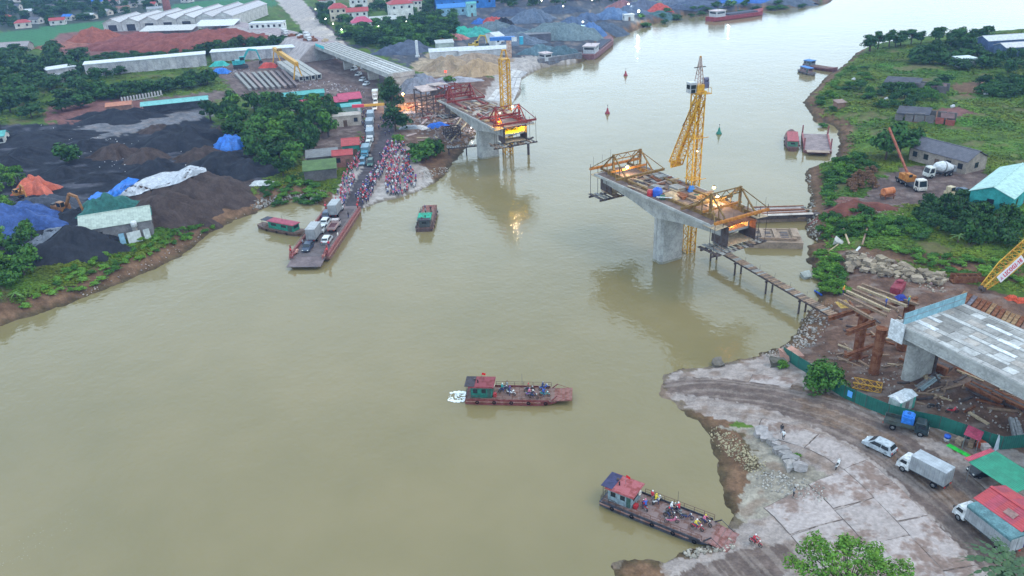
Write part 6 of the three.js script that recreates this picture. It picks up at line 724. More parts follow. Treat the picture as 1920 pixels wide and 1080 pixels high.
{ // weeds and grass tufts on the open ground of both banks
  srand(555); const tuft = leafSoup(11, () => { const d = V(rr(-1, 1), rr(.1, 1), rr(-1, 1)); return [V(d.x * .85, .08 + .26 * rnd() * (1 - Math.hypot(d.x, d.z) * .5), d.z * .85), V(d.x * .3, 1.6, d.z * .3)]; }, .3, .3);
  const spots = []; const fill = (poly, n, ok = ['grass']) => { const w = px2(poly, 3); let x0 = 1e9, x1 = -1e9, z0 = 1e9, z1 = -1e9; for (const [x, z] of w) { x0 = Math.min(x0, x); x1 = Math.max(x1, x); z0 = Math.min(z0, z); z1 = Math.max(z1, z); } let m = 0; for (let k = 0; k < n * 12 && m < n; k++) { const x = rr(x0, x1), z = rr(z0, z1); if (!inside(w, x, z)) continue; const d = shoreAt(x, z); if (d < (x < 0 ? 5.5 : 3) + 1.5 * noise2(x * .2, z * .2)) continue; const q = zoneAt(x, z); if (!ok.includes(q ? q.soil : 'grass')) continue; if (fbm(x * .035 + 15, z * .05, 4) > .3) continue; spots.push([x, z]); m++; } };
  fill([[1500, 200], [1610, 100], [1920, 60], [2100, 60], [2100, 330], [1800, 320], [1640, 335], [1500, 420]], 9000); fill([[1510, 300], [1700, 300], [1940, 300], [1990, 560], [1760, 530], [1560, 480], [1540, 560], [1510, 500]], 6500); fill([[-60, 660], [-60, 460], [130, 480], [260, 450], [430, 395], [500, 365], [620, 330], [640, 380], [470, 410], [280, 512], [120, 580]], 3000); fill([[-60, 650], [-60, 520], [100, 500], [250, 446], [400, 394], [470, 370], [600, 345], [618, 372], [480, 396], [300, 488], [120, 566]], 6000, ['grass', 'coal', 'reddirt', 'coalbrown', 'yard']); fill([[380, 340], [420, 240], [620, 200], [650, 330], [520, 370]], 1800); fill([[0, 240], [0, 140], [160, 110], [420, 90], [640, 100], [420, 175], [240, 185], [90, 220]], 2600, ['grass', 'weeds']);
  const im = new THREE.InstancedMesh(tuft, leafMat([.125, .2, .03]), spots.length), m4 = new THREE.Matrix4(), q = new THREE.Quaternion(), col = new THREE.Color(); spots.forEach(([x, z], i) => { const s = rr(.6, 1.3) * (z < -230 ? 1.5 : 1); q.setFromAxisAngle(yAxis, rr(0, 6.28)); m4.compose(V(x, gy(x, z) - .03, z), q, V(s, s * rr(.6, 1.2), s)); im.setMatrixAt(i, m4); const n = .8 + .55 * fbm(x * .05, z * .05, 2) + rr(-.15, .15), y = fbm(x * .03 + 50, z * .03, 2); im.setColorAt(i, col.setRGB(n * (1 + y * .7), n * 1.05, n * .9)); });
  im.name = 'grass_tufts'; im.castShadow = im.receiveShadow = true; scene.add(im); tag(im, 'rough grass and weeds covering the open banks', null, null, 'stuff');
}
{ // stones and litter strewn on the muddy shores
  srand(700); const g = plain(new THREE.IcosahedronGeometry(.5, 0)); g.computeVertexNormals(); const spots = []; const strew = (px0, py0, px1, py1, w, n, s0, s1, pale) => { for (let k = 0; k < n; k++) { const t = rnd(), p = T(mix(px0, px1, t) + rr(-w, w), mix(py0, py1, t) + rr(-w, w) * .7); if (p.y < .06) continue; spots.push([p, rr(s0, s1), pale]); } };
  strew(1345, 812, 1420, 880, 18, 420, .12, .38, [.42, .36, .24]); strew(1500, 640, 1545, 580, 22, 260, .15, .6, [.4, .36, .33]); strew(1440, 665, 1520, 640, 12, 180, .15, .5, [.42, .38, .35]); strew(1505, 320, 1530, 450, 12, 260, .2, .7, [.42, .4, .36]); strew(1560, 660, 1920, 800, 40, 240, .12, .4, [.45, .4, .37]); strew(1430, 895, 1540, 930, 22, 300, .1, .42, [.42, .39, .36]); strew(150, 555, 470, 405, 10, 80, .15, .5, [.4, .34, .32]); strew(480, 385, 600, 365, 12, 300, .25, .9, [.33, .31, .29]); strew(770, 200, 880, 260, 35, 700, .3, 1.2, [.33, .28, .27]); strew(1600, 480, 1760, 540, 16, 300, .2, .6, [.42, .36, .3]); strew(400, 130, 680, 175, 14, 300, .3, .9, [.42, .38, .4]); strew(790, 330, 835, 320, 10, 120, .2, .6, [.42, .38, .34]); strew(100, 260, 420, 330, 40, 160, .2, .5, [.55, .56, .6]); strew(480, 200, 560, 175, 12, 160, .3, 1.1, [.5, .5, .52]); strew(1560, 375, 1700, 405, 10, 150, .2, .6, [.35, .25, .2]); strew(1290, 1040, 1370, 1020, 12, 120, .15, .6, [.42, .38, .33]);
  const im = new THREE.InstancedMesh(boxUV(g), mat([1, 1, 1], 'patch', .95), spots.length), m4 = new THREE.Matrix4(), q = new THREE.Quaternion(), e = new THREE.Euler(), col = new THREE.Color(); spots.forEach(([p, s, c], i) => { q.setFromEuler(e.set(rr(0, 6), rr(0, 6), rr(0, 6))); m4.compose(V(p.x, p.y + s * .15, p.z), q, V(s * rr(.7, 1.4), s * rr(.4, .8), s * rr(.7, 1.3))); im.setMatrixAt(i, m4); const k = rr(.55, 1.25); im.setColorAt(i, col.setRGB(c[0] * k, c[1] * k, c[2] * k)); }); im.name = 'scattered_stones'; im.castShadow = im.receiveShadow = true; scene.add(im); tag(im, 'stones and litter strewn over the muddy shores', null, null, 'stuff');
}

// ------------------------------------------------------------------ kit: buildings
const ROOFC = { red: [.42, .07, .07], pink: [.5, .09, .16], grey: [.34, .34, .36], white: [.62, .64, .67], blue: [.03, .18, .6], teal: [.12, .42, .4], green: [.02, .28, .18], brown: [.24, .13, .1], dark: [.1, .1, .12], pale: [.5, .52, .5] };
function house(label, p, turn, w, d, h, opt = {}) {
  const { roof = 'gable', rc = 'red', wall = [.6, .58, .55], rise = Math.min(w, d) * .28, over = .35, rows = 1, cols = 3, name = 'house', cat = 'house', group, door = true, kind = 'sheet', openFront } = opt; const o = thing(name, label, cat, p, turn, group), WM = mat(wall, 'patch', .9), RM = mat(Array.isArray(rc) ? rc : ROOFC[rc], kind, .65);
  if (openFront) { for (const x of [-1, 1]) for (const z of [-1, 1]) bag().box(x * (w / 2 - .15), h / 2, z * (d / 2 - .15), .2, h, .2).build('post', DARKSTEEL, o); bag().box(0, h / 2 - .2, -d / 2 + .06, w - .4, h - .4, .08).build('back_wall', WM, o); } else bag().box(0, h / 2 - .3, 0, w, h + .6, d).build('wall', WM, o);
  const a = w / 2 + over, b = d / 2 + over; let rf; // ridge along x
  if (roof === 'gable') { for (const s of [-1, 1]) { const sl = Math.hypot(b, rise); const g = bag().box(0, 0, 0, a * 2, .12, sl, 0, s * Math.atan2(rise, b)).build('roof', RM, o); g.position.set(0, h + rise / 2 + .05, s * b / 2); } if (!openFront) for (const s of [-1, 1]) bag().prism([[-d / 2, 0], [d / 2, 0], [0, rise * d / 2 / b]], .1, new THREE.Matrix4().makeRotationY(Math.PI / 2).setPosition(s > 0 ? w / 2 - .1 : -w / 2, h, 0)).build('gable', WM, o); bag().box(0, h + rise + .1, 0, a * 2, .12, .35).build('ridge', RM, o); }
  else if (roof === 'hip') { const r = Math.max(.3, a - b * .8), v = [[-a, h, -b], [a, h, -b], [a, h, b], [-a, h, b], [-r, h + rise, 0], [r, h + rise, 0]]; rf = bag().poly(v, [[0, 4, 5, 1], [1, 5, 2], [2, 5, 4, 3], [3, 4, 0], [0, 1, 2, 3]]).build('roof', RM, o); }
  else if (roof === 'shed') bag().box(0, h + rise * .35, 0, a * 2, .12, Math.hypot(b * 2, rise * .7), 0, Math.atan2(rise * .7, b * 2)).build('roof', RM, o);
  else { bag().box(0, h + .1, 0, a * 2 - over, .3, b * 2 - over).build('roof', RM, o); }
  if (cols && !openFront) for (const s of [-1, 1]) for (let r = 0; r < rows; r++) for (let c = 0; c < cols; c++) { const x = -w / 2 + (c + .5) * w / cols, y = h * (r + .58) / rows; if (door && r === 0 && c === Math.floor(cols / 2)) { bag().box(x, Math.min(h * .42, 1.1), s * (d / 2 + .03), Math.min(1.3, w / cols * .5), Math.min(h * .8, 2.2), .06).build('door', mat([.16, .1, .07], 'grain', .7), o); continue; } const fw = Math.min(1.3, w / cols * .5), fh = Math.min(1.4, h / rows * .42), f = bag().box(x, y, s * (d / 2 + .02), fw + .16, fh + .16, .06).build('window', mat(wall.map(v => v * .8), 'grain', .8), o); bag().box(x, y, s * (d / 2 + .045), fw, fh, .04).build('pane', GLASS, f); }
  if (cols && !openFront) for (const s of [-1, 1]) for (let r = 0; r < rows; r++) { const y = h * (r + .58) / rows, f = bag().box(s * (w / 2 + .02), y, 0, .06, Math.min(1.4, h / rows * .42) + .16, Math.min(1.4, d * .3) + .16).build('window', mat(wall.map(v => v * .8), 'grain', .8), o); bag().box(s * (w / 2 + .045), y, 0, .04, Math.min(1.4, h / rows * .42), Math.min(1.4, d * .3)).build('pane', GLASS, f); }
  return o;
}
// ------------------------------------------------------------------ kit: heaps and covers
function heap(label, p, rx, rz, h, c, opt = {}) { // a loose tipped heap; opt.cover = [from angle, to angle, inner, outer radius, colour, label]
  const sd = p.x * .31 + p.z * .17, nA = 64, nR = 22, { name = 'coal_heap', cat = 'heap', kind = 'patch', turn = 0, lobes = .35, rough = .95, group } = opt;
  const f = (a, t) => { const q = 1 + lobes * noise2(Math.cos(a) * 1.1 + sd, Math.sin(a) * 1.1 - sd) + .1 * noise2(Math.cos(a) * 3 + sd, Math.sin(a) * 3); const x = Math.cos(a) * rx * t * q, z = Math.sin(a) * rz * t * q; const y = h * Math.pow(1 - t, opt.soft ?? .95) * (1 + .28 * noise2(x * 1.8 / rx + sd, z * 1.8 / rz) * Math.min(1, (1 - t) * 3)) * (1 - .22 * Math.exp(-t * t * 30)) + (opt.crisp ?? .1) * h * fbm(x * .3 + sd, z * .3, 4) * Math.min(1, (1 - t) * 4) - t * t * .25; return [x, y, z]; };
  const ct = Math.cos(turn), st = Math.sin(turn), grid = (a0, a1, t0, t1, n, m, lift) => { const pos = [], idx = []; for (let j = 0; j <= m; j++) for (let i = 0; i <= n; i++) { const a = mix(a0, a1, i / n), e = lift ? .06 * noise2(i * .7 + sd, j * .7) : 0, v = f(a + e, clamp(mix(t0, t1, j / m) + e * .6, 0, 1)); const wx = p.x + v[0] * ct + v[2] * st, wz = p.z - v[0] * st + v[2] * ct; pos.push(v[0], v[1] + (ground(wx, wz) - p.y) * .97 + (lift ? lift + .12 * Math.abs(noise2(i * .9, j * .6 + sd)) : 0), v[2]); } for (let j = 0; j < m; j++) for (let i = 0; i < n; i++) { const k = j * (n + 1) + i; idx.push(k, k + 1, k + n + 1, k + 1, k + n + 2, k + n + 1); } const g = new THREE.BufferGeometry(); g.setAttribute('position', new THREE.Float32BufferAttribute(pos, 3)); g.setIndex(idx); g.computeVertexNormals(); return boxUV(g); };
  const o = part(grid(0, Math.PI * 2, 0, 1, nA, nR, 0), name, mat(c, kind, rough, 0, kind === 'cloth' ? { side: 2 } : {})); o.position.copy(p); o.rotation.y = turn; tag(o, label, cat, group);
  for (const cv of opt.covers || []) { const [a0, a1, t0, t1, cc, ll] = cv, k = part(grid(a0, a1, t0, t1, 18, 14, .14), 'tarpaulin', mat(cc, 'cloth', .7, 0, { side: 2 })); k.position.copy(p); k.rotation.y = turn; tag(k, ll, 'tarpaulin'); }
  return o;
}
const H = (label, px, py, rx, rz, h, c, opt) => heap(label, T(px, py), rx, rz, h, c, opt);
const COAL = [.03, .032, .04], BROWNCOAL = [.075, .055, .05], SAND = [.36, .27, .19], GRAVEL = [.24, .27, .33], NET = { grey: [.16, .18, .22], green: [.05, .22, .18], blue: [.03, .14, .5], slate: [.13, .17, .24], red: [.55, .09, .07], white: [.55, .57, .62], teal: [.1, .4, .36], orange: [.6, .12, .06] };
// ------------------------------------------------------------------ coal yard on the left bank
srand(41);
H('long low black coal heap behind the yard, under the teal shed', 225, 222, 19, 9, 4.2, COAL); H('black coal heap stretching from the yard centre to the trees', 345, 268, 17, 14, 6.5, COAL); H('dark coal ridge at the upper left of the coal yard', 60, 262, 26, 10, 3, COAL); H('small dark heap behind the lone yard tree', 50, 290, 9, 6, 3, COAL); H('brown black heap left of the bigger brown heap', 218, 292, 8, 6, 4, BROWNCOAL); H('brown heap just right of its twin in the yard middle', 276, 298, 8, 6, 3.6, BROWNCOAL);
for (const [l, x, y, rx, rz, h, c] of [['low blue black heap left of the brown twin heaps', 165, 276, 9, 6, 3.2, COAL], ['small black heap in front of the lone yard tree', 120, 326, 7, 5, 2.6, COAL], ['black heap at the left edge behind the orange tarpaulin', 14, 312, 10, 6, 3.6, COAL], ['brown heap between the yard centre and the blue covered heap', 380, 296, 9, 6, 4, BROWNCOAL], ['small brown heap at the foot of the long black heap', 300, 246, 7, 5, 2.8, BROWNCOAL], ['black heap above the white tarpaulin', 300, 316, 9, 6, 3.4, COAL], ['narrow black windrow across the middle of the yard', 200, 336, 13, 3.5, 2, COAL], ['dark windrow along the upper yard track', 110, 252, 15, 4, 2.2, COAL], ['brown spill heap beside the trees', 408, 252, 7, 5, 3, BROWNCOAL]]) H(l, x, y, rx, rz, h, c);
H('huge brown coal heap at the river edge of the yard', 374, 362, 15.5, 13, 7, BROWNCOAL, { lobes: .2 }); H('brown coal heap in front, beside the pale roofed shed', 312, 402, 13, 9, 6, BROWNCOAL); H('black heap behind the huge brown heap', 420, 312, 12, 9, 5, COAL); H('black heap under the trees at the yard corner', 470, 322, 9, 8, 4, COAL);
H('black coal heap covered by a grey net, lowest in the yard', 140, 462, 13, 10, 6, COAL, { covers: [[2.2, 5.6, .02, .86, NET.grey, 'grey net over the lowest coal heap']] }); H('heap wrapped in blue tarpaulin at the left edge', 28, 420, 14, 10, 6.5, [.04, .09, .28], { kind: 'cloth', name: 'covered_heap', rough: .7 }); H('dark coal heap netted in slate, between orange and blue covers', 88, 388, 11, 7, 3.4, [.06, .065, .085], { kind: 'cloth', name: 'covered_heap', rough: .8 }); H('small heap under dull green net beside the shed', 204, 402, 9.5, 6, 5.4, [.035, .15, .13], { kind: 'cloth', name: 'covered_heap', rough: .8, soft: .7 }); H('heap under an orange red tarpaulin', 68, 358, 6.2, 5, 5, NET.orange, { kind: 'cloth', name: 'covered_heap', rough: .6, crisp: .02 }); H('dark loading heap beside the excavator', 140, 408, 7, 5, 3, COAL);
H('bright blue tarpaulin heap at the edge of the trees', 434, 276, 6, 4.5, 4.6, [.03, .2, .7], { kind: 'cloth', name: 'covered_heap', rough: .55, soft: .7 });
H('low brown heap carrying the tarpaulins', 250, 374, 13, 8, 4, BROWNCOAL, { lobes: .15 });
{ // tarpaulins thrown over the heaps: each point of the cloth rests on what lies under it
  const under = scene.children.filter(o => /coal_heap/.test(o.name)), rc = new THREE.Raycaster(); scene.updateMatrixWorld(true);
  const drape = (label, top, bot, c) => { const n = 26, m = 7, pos = [], idx = [], L = (q, t) => { const u = t * (q.length - 1), i = Math.min(q.length - 2, Math.floor(u)); return [mix(q[i][0], q[i + 1][0], u - i), mix(q[i][1], q[i + 1][1], u - i)]; }; for (let j = 0; j <= m; j++) for (let i = 0; i <= n; i++) { const a = L(top, i / n), b = L(bot, i / n), px = mix(a[0], b[0], j / m), py = mix(a[1], b[1], j / m); rc.set(camera.position, rayTo(px, py).clone()); const h = rc.intersectObjects(under, false)[0], g = h ? h.point : T(px, py); pos.push(g.x, g.y + .15 + .3 * Math.abs(noise2(i * .5, j * .9 + top[0][0])), g.z); } for (let j = 0; j < m; j++) for (let i = 0; i < n; i++) { const a = j * (n + 1) + i; idx.push(a, a + n + 1, a + 1, a + 1, a + n + 1, a + n + 2); } const g = new THREE.BufferGeometry(); g.setAttribute('position', new THREE.Float32BufferAttribute(pos, 3)); g.setIndex(idx); g.computeVertexNormals(); tag(part(boxUV(g), 'tarpaulin', mat(c, 'cloth', .7, 0, { side: 2 })), label, 'tarpaulin'); };
  drape('long off white tarpaulin draped along the brown heap', [[222, 368], [245, 350], [272, 335], [310, 323], [332, 324], [355, 311], [386, 316]], [[245, 370], [262, 366], [285, 356], [312, 352], [338, 344], [362, 332], [388, 323]], NET.white); drape('bright blue tarpaulin below the end of the white one', [[165, 374], [182, 361], [200, 364], [220, 348], [240, 334], [262, 338]], [[173, 382], [190, 373], [204, 373], [222, 371], [234, 358], [252, 347]], [.03, .2, .7]);
}
{ // sagging sheds and machines of the yard
  const p = T(226, 440), o = house('yard shed with pale green roof and open dark side by the water', p, .38, 15, 9.5, 4, { rc: [.42, .48, .42], wall: [.22, .21, .22], roof: 'gable', rise: 2, cols: 2, name: 'yard_shed', cat: 'shed' }); house('lean-to with teal roof beside the pale yard shed', T(270, 424), .38, 4.2, 3.4, 3.2, { rc: 'teal', wall: [.4, .2, .22], roof: 'shed', cols: 1, name: 'yard_shed', cat: 'shed' });
  { const b = thing('water_tank', 'white tank on a short tower beside the yard shed', 'tank', T(258, 448)); bag().box(0, 1.6, 0, .9, 3.2, .9).build('tower', mat([.35, .33, .32], 'patch', .9), b); bag().lathe([[0, 3.2], [.7, 3.2], [.72, 4.2], [.5, 4.5], [0, 4.55]]).build('tank', WHITE, b); } { const b = thing('leaning_sheets', 'pale blue sheets leaning at the shed front', 'sheet', T(232, 458), .5); bag().box(0, 1.3, 0, 1.2, 2.6, .06, 0, -.25).build('panel', mat([.2, .38, .5], 'sheet', .6), b); bag().box(2.6, 1.3, .2, 3, 2.6, .06, .1, -.15).build('panel', mat([.55, .58, .58], 'sheet', .6), b); bag().box(5.4, 1.2, -.4, 1.4, 2.4, .06, .2, -.1).build('panel', mat([.5, .55, .55], 'sheet', .6), b); }
  const digger = (label, p, turn, c, s = 1, slew = .3) => { const o = thing('excavator', label, 'excavator', p, turn); o.scale.setScalar(s); for (const x of [-1.1, 1.1]) { const tr = bag().prism([[-1.8, .1], [1.8, .1], [2.1, .5], [1.8, .9], [-1.8, .9], [-2.1, .5]], .55, new THREE.Matrix4().makeRotationY(-Math.PI / 2).setPosition(x + .27, 0, 0)).build('track', TRIM, o); } bag().box(0, 1, 0, 1.6, .4, 1.6).build('undercarriage', TRIM, o); bag().box(.1, 1.75, -.7, 2.5, 1.1, 2.8).build('body', mat(c, 'grain', .6), o); const cb = bag().box(-.75, 2.35, .65, .95, 1.9, 1.4).build('cab', mat(c, 'grain', .6), o); bag().box(-.75, 2.75, 1.37, .8, .9, .04).build('window', GLASS, cb); bag().box(-1.24, 2.75, .65, .04, .8, 1.1).build('window', GLASS, cb); bag().beam([.35, 1.8, .6], [.35, 4.9, 2.8], .4, .55).beam([.35, 4.9, 2.8], [.35, 4.5, 5], .38, .5).build('boom', mat(c, 'grain', .6), o); bag().beam([.35, 4.7, 4.9], [.35, 1.6, 5.7], .3, .4).build('arm', mat(c, 'grain', .6), o); bag().prism([[-.5, 0], [.5, .1], [.6, .7], [.1, 1], [-.4, .8]], 1, new THREE.Matrix4().makeRotationY(-Math.PI / 2).setPosition(.85, .7, 5.6)).build('bucket', TRIM, o); bag().box(.1, 2.4, -1.7, 2.3, .5, .7).build('counterweight', TRIM, o); return o; };
  digger('orange brown excavator working below the white tarpaulin', T(122, 404), 1.1, [.35, .15, .05], 1.25); digger('orange excavator beside the orange red tarpaulin', T(38, 372), .8, [.5, .2, .03], .9); digger('turquoise excavator by the upper storage yard', T(452, 128), 1.9, [.03, .4, .42], 1.7); digger('yellow excavator between the coal heaps of the far wharf', T(890, 92), 2, [.6, .4, .05], 1.3);
  house('small green roof poking in at the left edge', T(-4, 270), .2, 7, 5, 3, { rc: 'teal', roof: 'gable', name: 'yard_shed', cat: 'shed' }); house('long shed with bright teal roof above the coal yard', T(332, 208), .3, 24, 5.5, 3.6, { rc: [.2, .5, .48], wall: [.16, .17, .2], rise: 1, cols: 0, name: 'yard_shed', cat: 'shed', openFront: true }); house('low orange brown roof on the red earth', T(226, 206), .3, 9, 6, 2.2, { rc: [.5, .2, .12], wall: [.3, .18, .14], rise: .9, cols: 0, name: 'yard_shed', cat: 'shed' });
}
tree('lone bushy tree standing in the middle of the coal yard', T(128, 306), 7, 5.2, { tone: 'deep', low: .08 }); thicket('leafy tree at the river corner below the coal yard', 'trees at the lower left corner', [[-40, 470], [60, 450], [70, 500], [40, 540], [-40, 580]], 14, [4, 6.5], [2.6, 3.8], ['mid', 'deep', 'fresh'], { low: .1 }); thicket('small palm-like tree beside the left edge of the yard', 'trees at the left yard edge', [[-20, 330], [40, 320], [46, 380], [0, 410], [-20, 400]], 8, [3.5, 6], [2.2, 3.2], ['fresh', 'mid', 'deep'], { low: .1 }); frondPlant('banana plant at the lower left corner', T(30, 560), 1.2, 8, 2.4, 'light'); frondPlant('palm at the left yard edge', T(30, 345), 3, 12, 3, 'fresh', 'palm_tree', 'tree');
thicket('bush of the green bank strip below the coal yard', 'bushes of the left bank strip', [[20, 566], [120, 512], [262, 452], [405, 398], [412, 404], [280, 470], [140, 532]], 60, [.7, 1.5], [.8, 1.6], ['fresh', 'light', 'mid'], { form: 4, low: .02, name: 'shrub', cat: 'shrub' });
thicket('tree of the dense grove beside the ferry road', 'grove beside the ferry road', [[385, 230], [440, 205], [520, 200], [600, 205], [650, 230], [640, 262], [590, 290], [560, 330], [500, 340], [470, 300]], 48, [6.5, 10], [3.6, 5.4], ['mid', 'deep', 'fresh', 'deep', 'dark'], { low: .15 });
thicket('low bush on the bank below the grove', 'bushes below the grove', [[480, 350], [560, 330], [600, 340], [610, 362], [520, 368]], 26, [1, 2.4], [1.3, 2.4], ['mid', 'fresh', 'deep'], { form: 4, low: .02, name: 'bush', cat: 'bush' });
// ------------------------------------------------------------------ upper left: works, wall, yard, village
thicket('dark tree of the wood at the upper left edge', 'wood at the upper left', [[-60, 130], [0, 110], [100, 98], [160, 110], [190, 150], [200, 190], [90, 228], [-60, 250]], 62, [6, 9.5], [4.4, 6.6], ['dark', 'deep', 'blue', 'blue'], { low: .12 }); row('tree in the long row behind the storage yard', 'tree row behind the storage yard', [[160, 186], [240, 182], [320, 170], [390, 158]], 24, [5, 8], [4, 5.4], ['blue', 'deep', 'dark'], { low: .1, spread: 3 }); row('tree screening the red earth from the yard road', 'trees below the red earth', [[385, 106], [430, 104], [480, 98], [530, 92], [570, 88]], 20, [7, 10], [4, 5.4], ['blue', 'dark'], { low: .12, spread: 2.5 }); thicket('bush growing on the slope under the red earth', 'bushes under the red earth', [[130, 112], [300, 106], [400, 100], [380, 112], [200, 122]], 34, [2, 3.6], [3, 4.4], ['blue', 'deep'], { form: 4, low: .04, name: 'bush', cat: 'bush' });
for (const [x, y, l] of [[152, 140, 'round tree standing between the two long sheds'], [226, 140, 'small round tree before the long shed'], [200, 146, 'smallest tree before the long shed']]) tree(l, T(x, y), x === 152 ? 7 : 5, x === 152 ? 5 : 3.6, { tone: 'blue', low: .06 });
H('long bank of red earth in front of the brick works', 400, 88, 46, 15, 10, [.25, .085, .07], { name: 'earth_mound', lobes: .2, soft: .6 }); H('red earth mound at the left end of the works', 180, 76, 20, 12, 9, [.3, .1, .07], { name: 'earth_mound', lobes: .2 }); H('middle bank of red earth below the works roofs', 285, 86, 42, 13, 7.5, [.24, .085, .075], { name: 'earth_mound', lobes: .2, soft: .6 }); H('low red earth spill by the rice field', 118, 88, 16, 8, 3.4, [.32, .14, .11], { name: 'earth_mound' });
{ // brick works: a row of ridged bays
  const a = T(196, 60), b = T(440, 52), t = headingOf(a, b) - Math.PI / 2, n = 7, step = a.distanceTo(b) / n; const o = thing('brick_works', 'long brick works with grey and white ridged roofs behind the red earth', 'factory', a, t); srand(19);
  for (let k = 0; k < n; k++) { const x = (k + .5) * step, d = 34 + k * 5, rise = 2.6, h = 5.5 + k * .35; bag().box(x, h / 2 - .5, -d / 2, step - .3, h + 1, d).build('wall', mat([.55, .53, .52], 'patch', .9), o); for (const s of [-1, 1]) bag().box(x + s * step / 4, h + rise / 2, -d / 2, Math.hypot(step / 2, rise) + .3, .2, d + 1.4, 0, 0, -s * Math.atan2(rise, step / 2)).build('roof_sheet', mat(k > 4 ? [.55, .52, .53] : pick([[.56, .54, .54], [.62, .6, .6]]), 'sheet', .7), o); bag().prism([[-step / 2, 0], [step / 2, 0], [0, rise]], .2, new THREE.Matrix4().makeTranslation(x, h - .05, -.1)).build('gable', mat([.6, .6, .58], 'patch', .9), o); bag().box(x, h * .4, .08, step * .45, h * .7, .1).build('painted_opening', mat([.07, .07, .08], 'grain', .9), o); bag().box(x, h + rise + .25, -d / 2, .8, .3, d + 1.4).build('ridge_vent', mat([.4, .37, .38], 'grain', .8), o); }  // near-black wall panels: shade of the open bays put into the colour
  const c = T(320, 66), lo = thing('open_shed', 'low pale shed roof in front of the brick works', 'shed', c, t); bag().box(0, 4.4, 0, 34, .2, 11, 0, .18).build('roof', mat([.6, .58, .56], 'sheet', .7), lo); for (let k = 0; k < 5; k++) bag().box(-15 + k * 7.5, 1.7, 4.2, .4, 3.6, .4).build('post', CONCD, lo); bag().box(0, 2, -5, 33, 4.4, .2).build('back_wall', mat([.5, .48, .47], 'patch', .9), lo);
  const w = T(410, 58), wo = thing('open_shed', 'bright white shed roof before the right end of the brick works', 'shed', w, t); bag().box(0, 5, 0, 26, .2, 12, 0, .2).build('roof', mat([.7, .72, .72], 'sheet', .6), wo); for (let k = 0; k < 4; k++) bag().box(-12 + k * 8, 2, 5, .4, 4.4, .4).build('post', CONCD, wo); bag().box(0, 2.4, -5.6, 25.6, 5, .2).build('back_wall', WHITE, wo);
  const q = T(318, 36), ch = thing('brick_chimney', 'tall red brick chimney rising from the brick works', 'chimney', q); for (let k = 0; k < 9; k++) bag().lathe([[3.0 - k * .18, k * 4.5], [2.84 - k * .18, k * 4.5 + 4.42]], 0, 0, 0, 18).build('brick_course', mat(k % 2 ? [.3, .12, .11] : [.34, .14, .125], 'grain', .9), ch); bag().lathe([[1.5, 40.2], [1.9, 40.5], [1.9, 41.5], [1.3, 41.6]], 0, 0, 0, 18).build('rim', mat([.25, .12, .1], 'grain', .9), ch);
  house('small works office with arched pale roof beside the works', T(461, 36), t, 10, 9, 6, { rc: 'grey', wall: [.5, .47, .48], name: 'works_office', cat: 'building' }); house('white two storey works building at the road', T(505, 66), t + .1, 20, 9, 7.5, { rc: 'white', wall: [.7, .72, .72], roof: 'flat', rows: 2, cols: 6, name: 'works_office', cat: 'building' });
}
{ // long pale storage sheds
  const long = (label, pa, pb, d, h, n) => { const a = T(...pa), b = T(...pb), L = a.distanceTo(b), o = thing('storage_shed', label, 'shed', a, headingOf(a, b) - Math.PI / 2); for (let k = 0; k < n; k++) bag().box((k + .5) * L / n, h / 2 - .3, 0, L / n - .12, h + .6, .25).build('wall_panel', mat(pick([[.46, .45, .47], [.42, .41, .43], [.5, .48, .5]]), 'patch', .9), o); bag().box(L / 2, h / 2 - .3, -d, L, h + .6, .25).build('back_wall', CONCD, o); bag().box(L / 2, h + .25, -d / 2, L + 1, .3, d + 1, 0, .06).build('roof', mat([.68, .7, .73], 'sheet', .6), o); for (const x of [0, L]) bag().box(x, h / 2 - .3, -d / 2, .25, h + .6, d).build('end_wall', CONCD, o); };
  srand(88); long('long pale storage shed behind the yard road', [163, 144], [388, 124], 6, 5.6, 16); long('shorter pale storage shed at the edge of the wood', [94, 152], [146, 144], 6, 5, 4); long('pale storage shed with many bays beside the turquoise excavator', [398, 116], [582, 104], 6, 4.6, 20); house('small grey lean-to in front of the shorter storage shed', T(128, 152), .2, 9, 5, 2.6, { rc: 'grey', wall: [.4, .38, .38], name: 'yard_shed', cat: 'shed' });
}
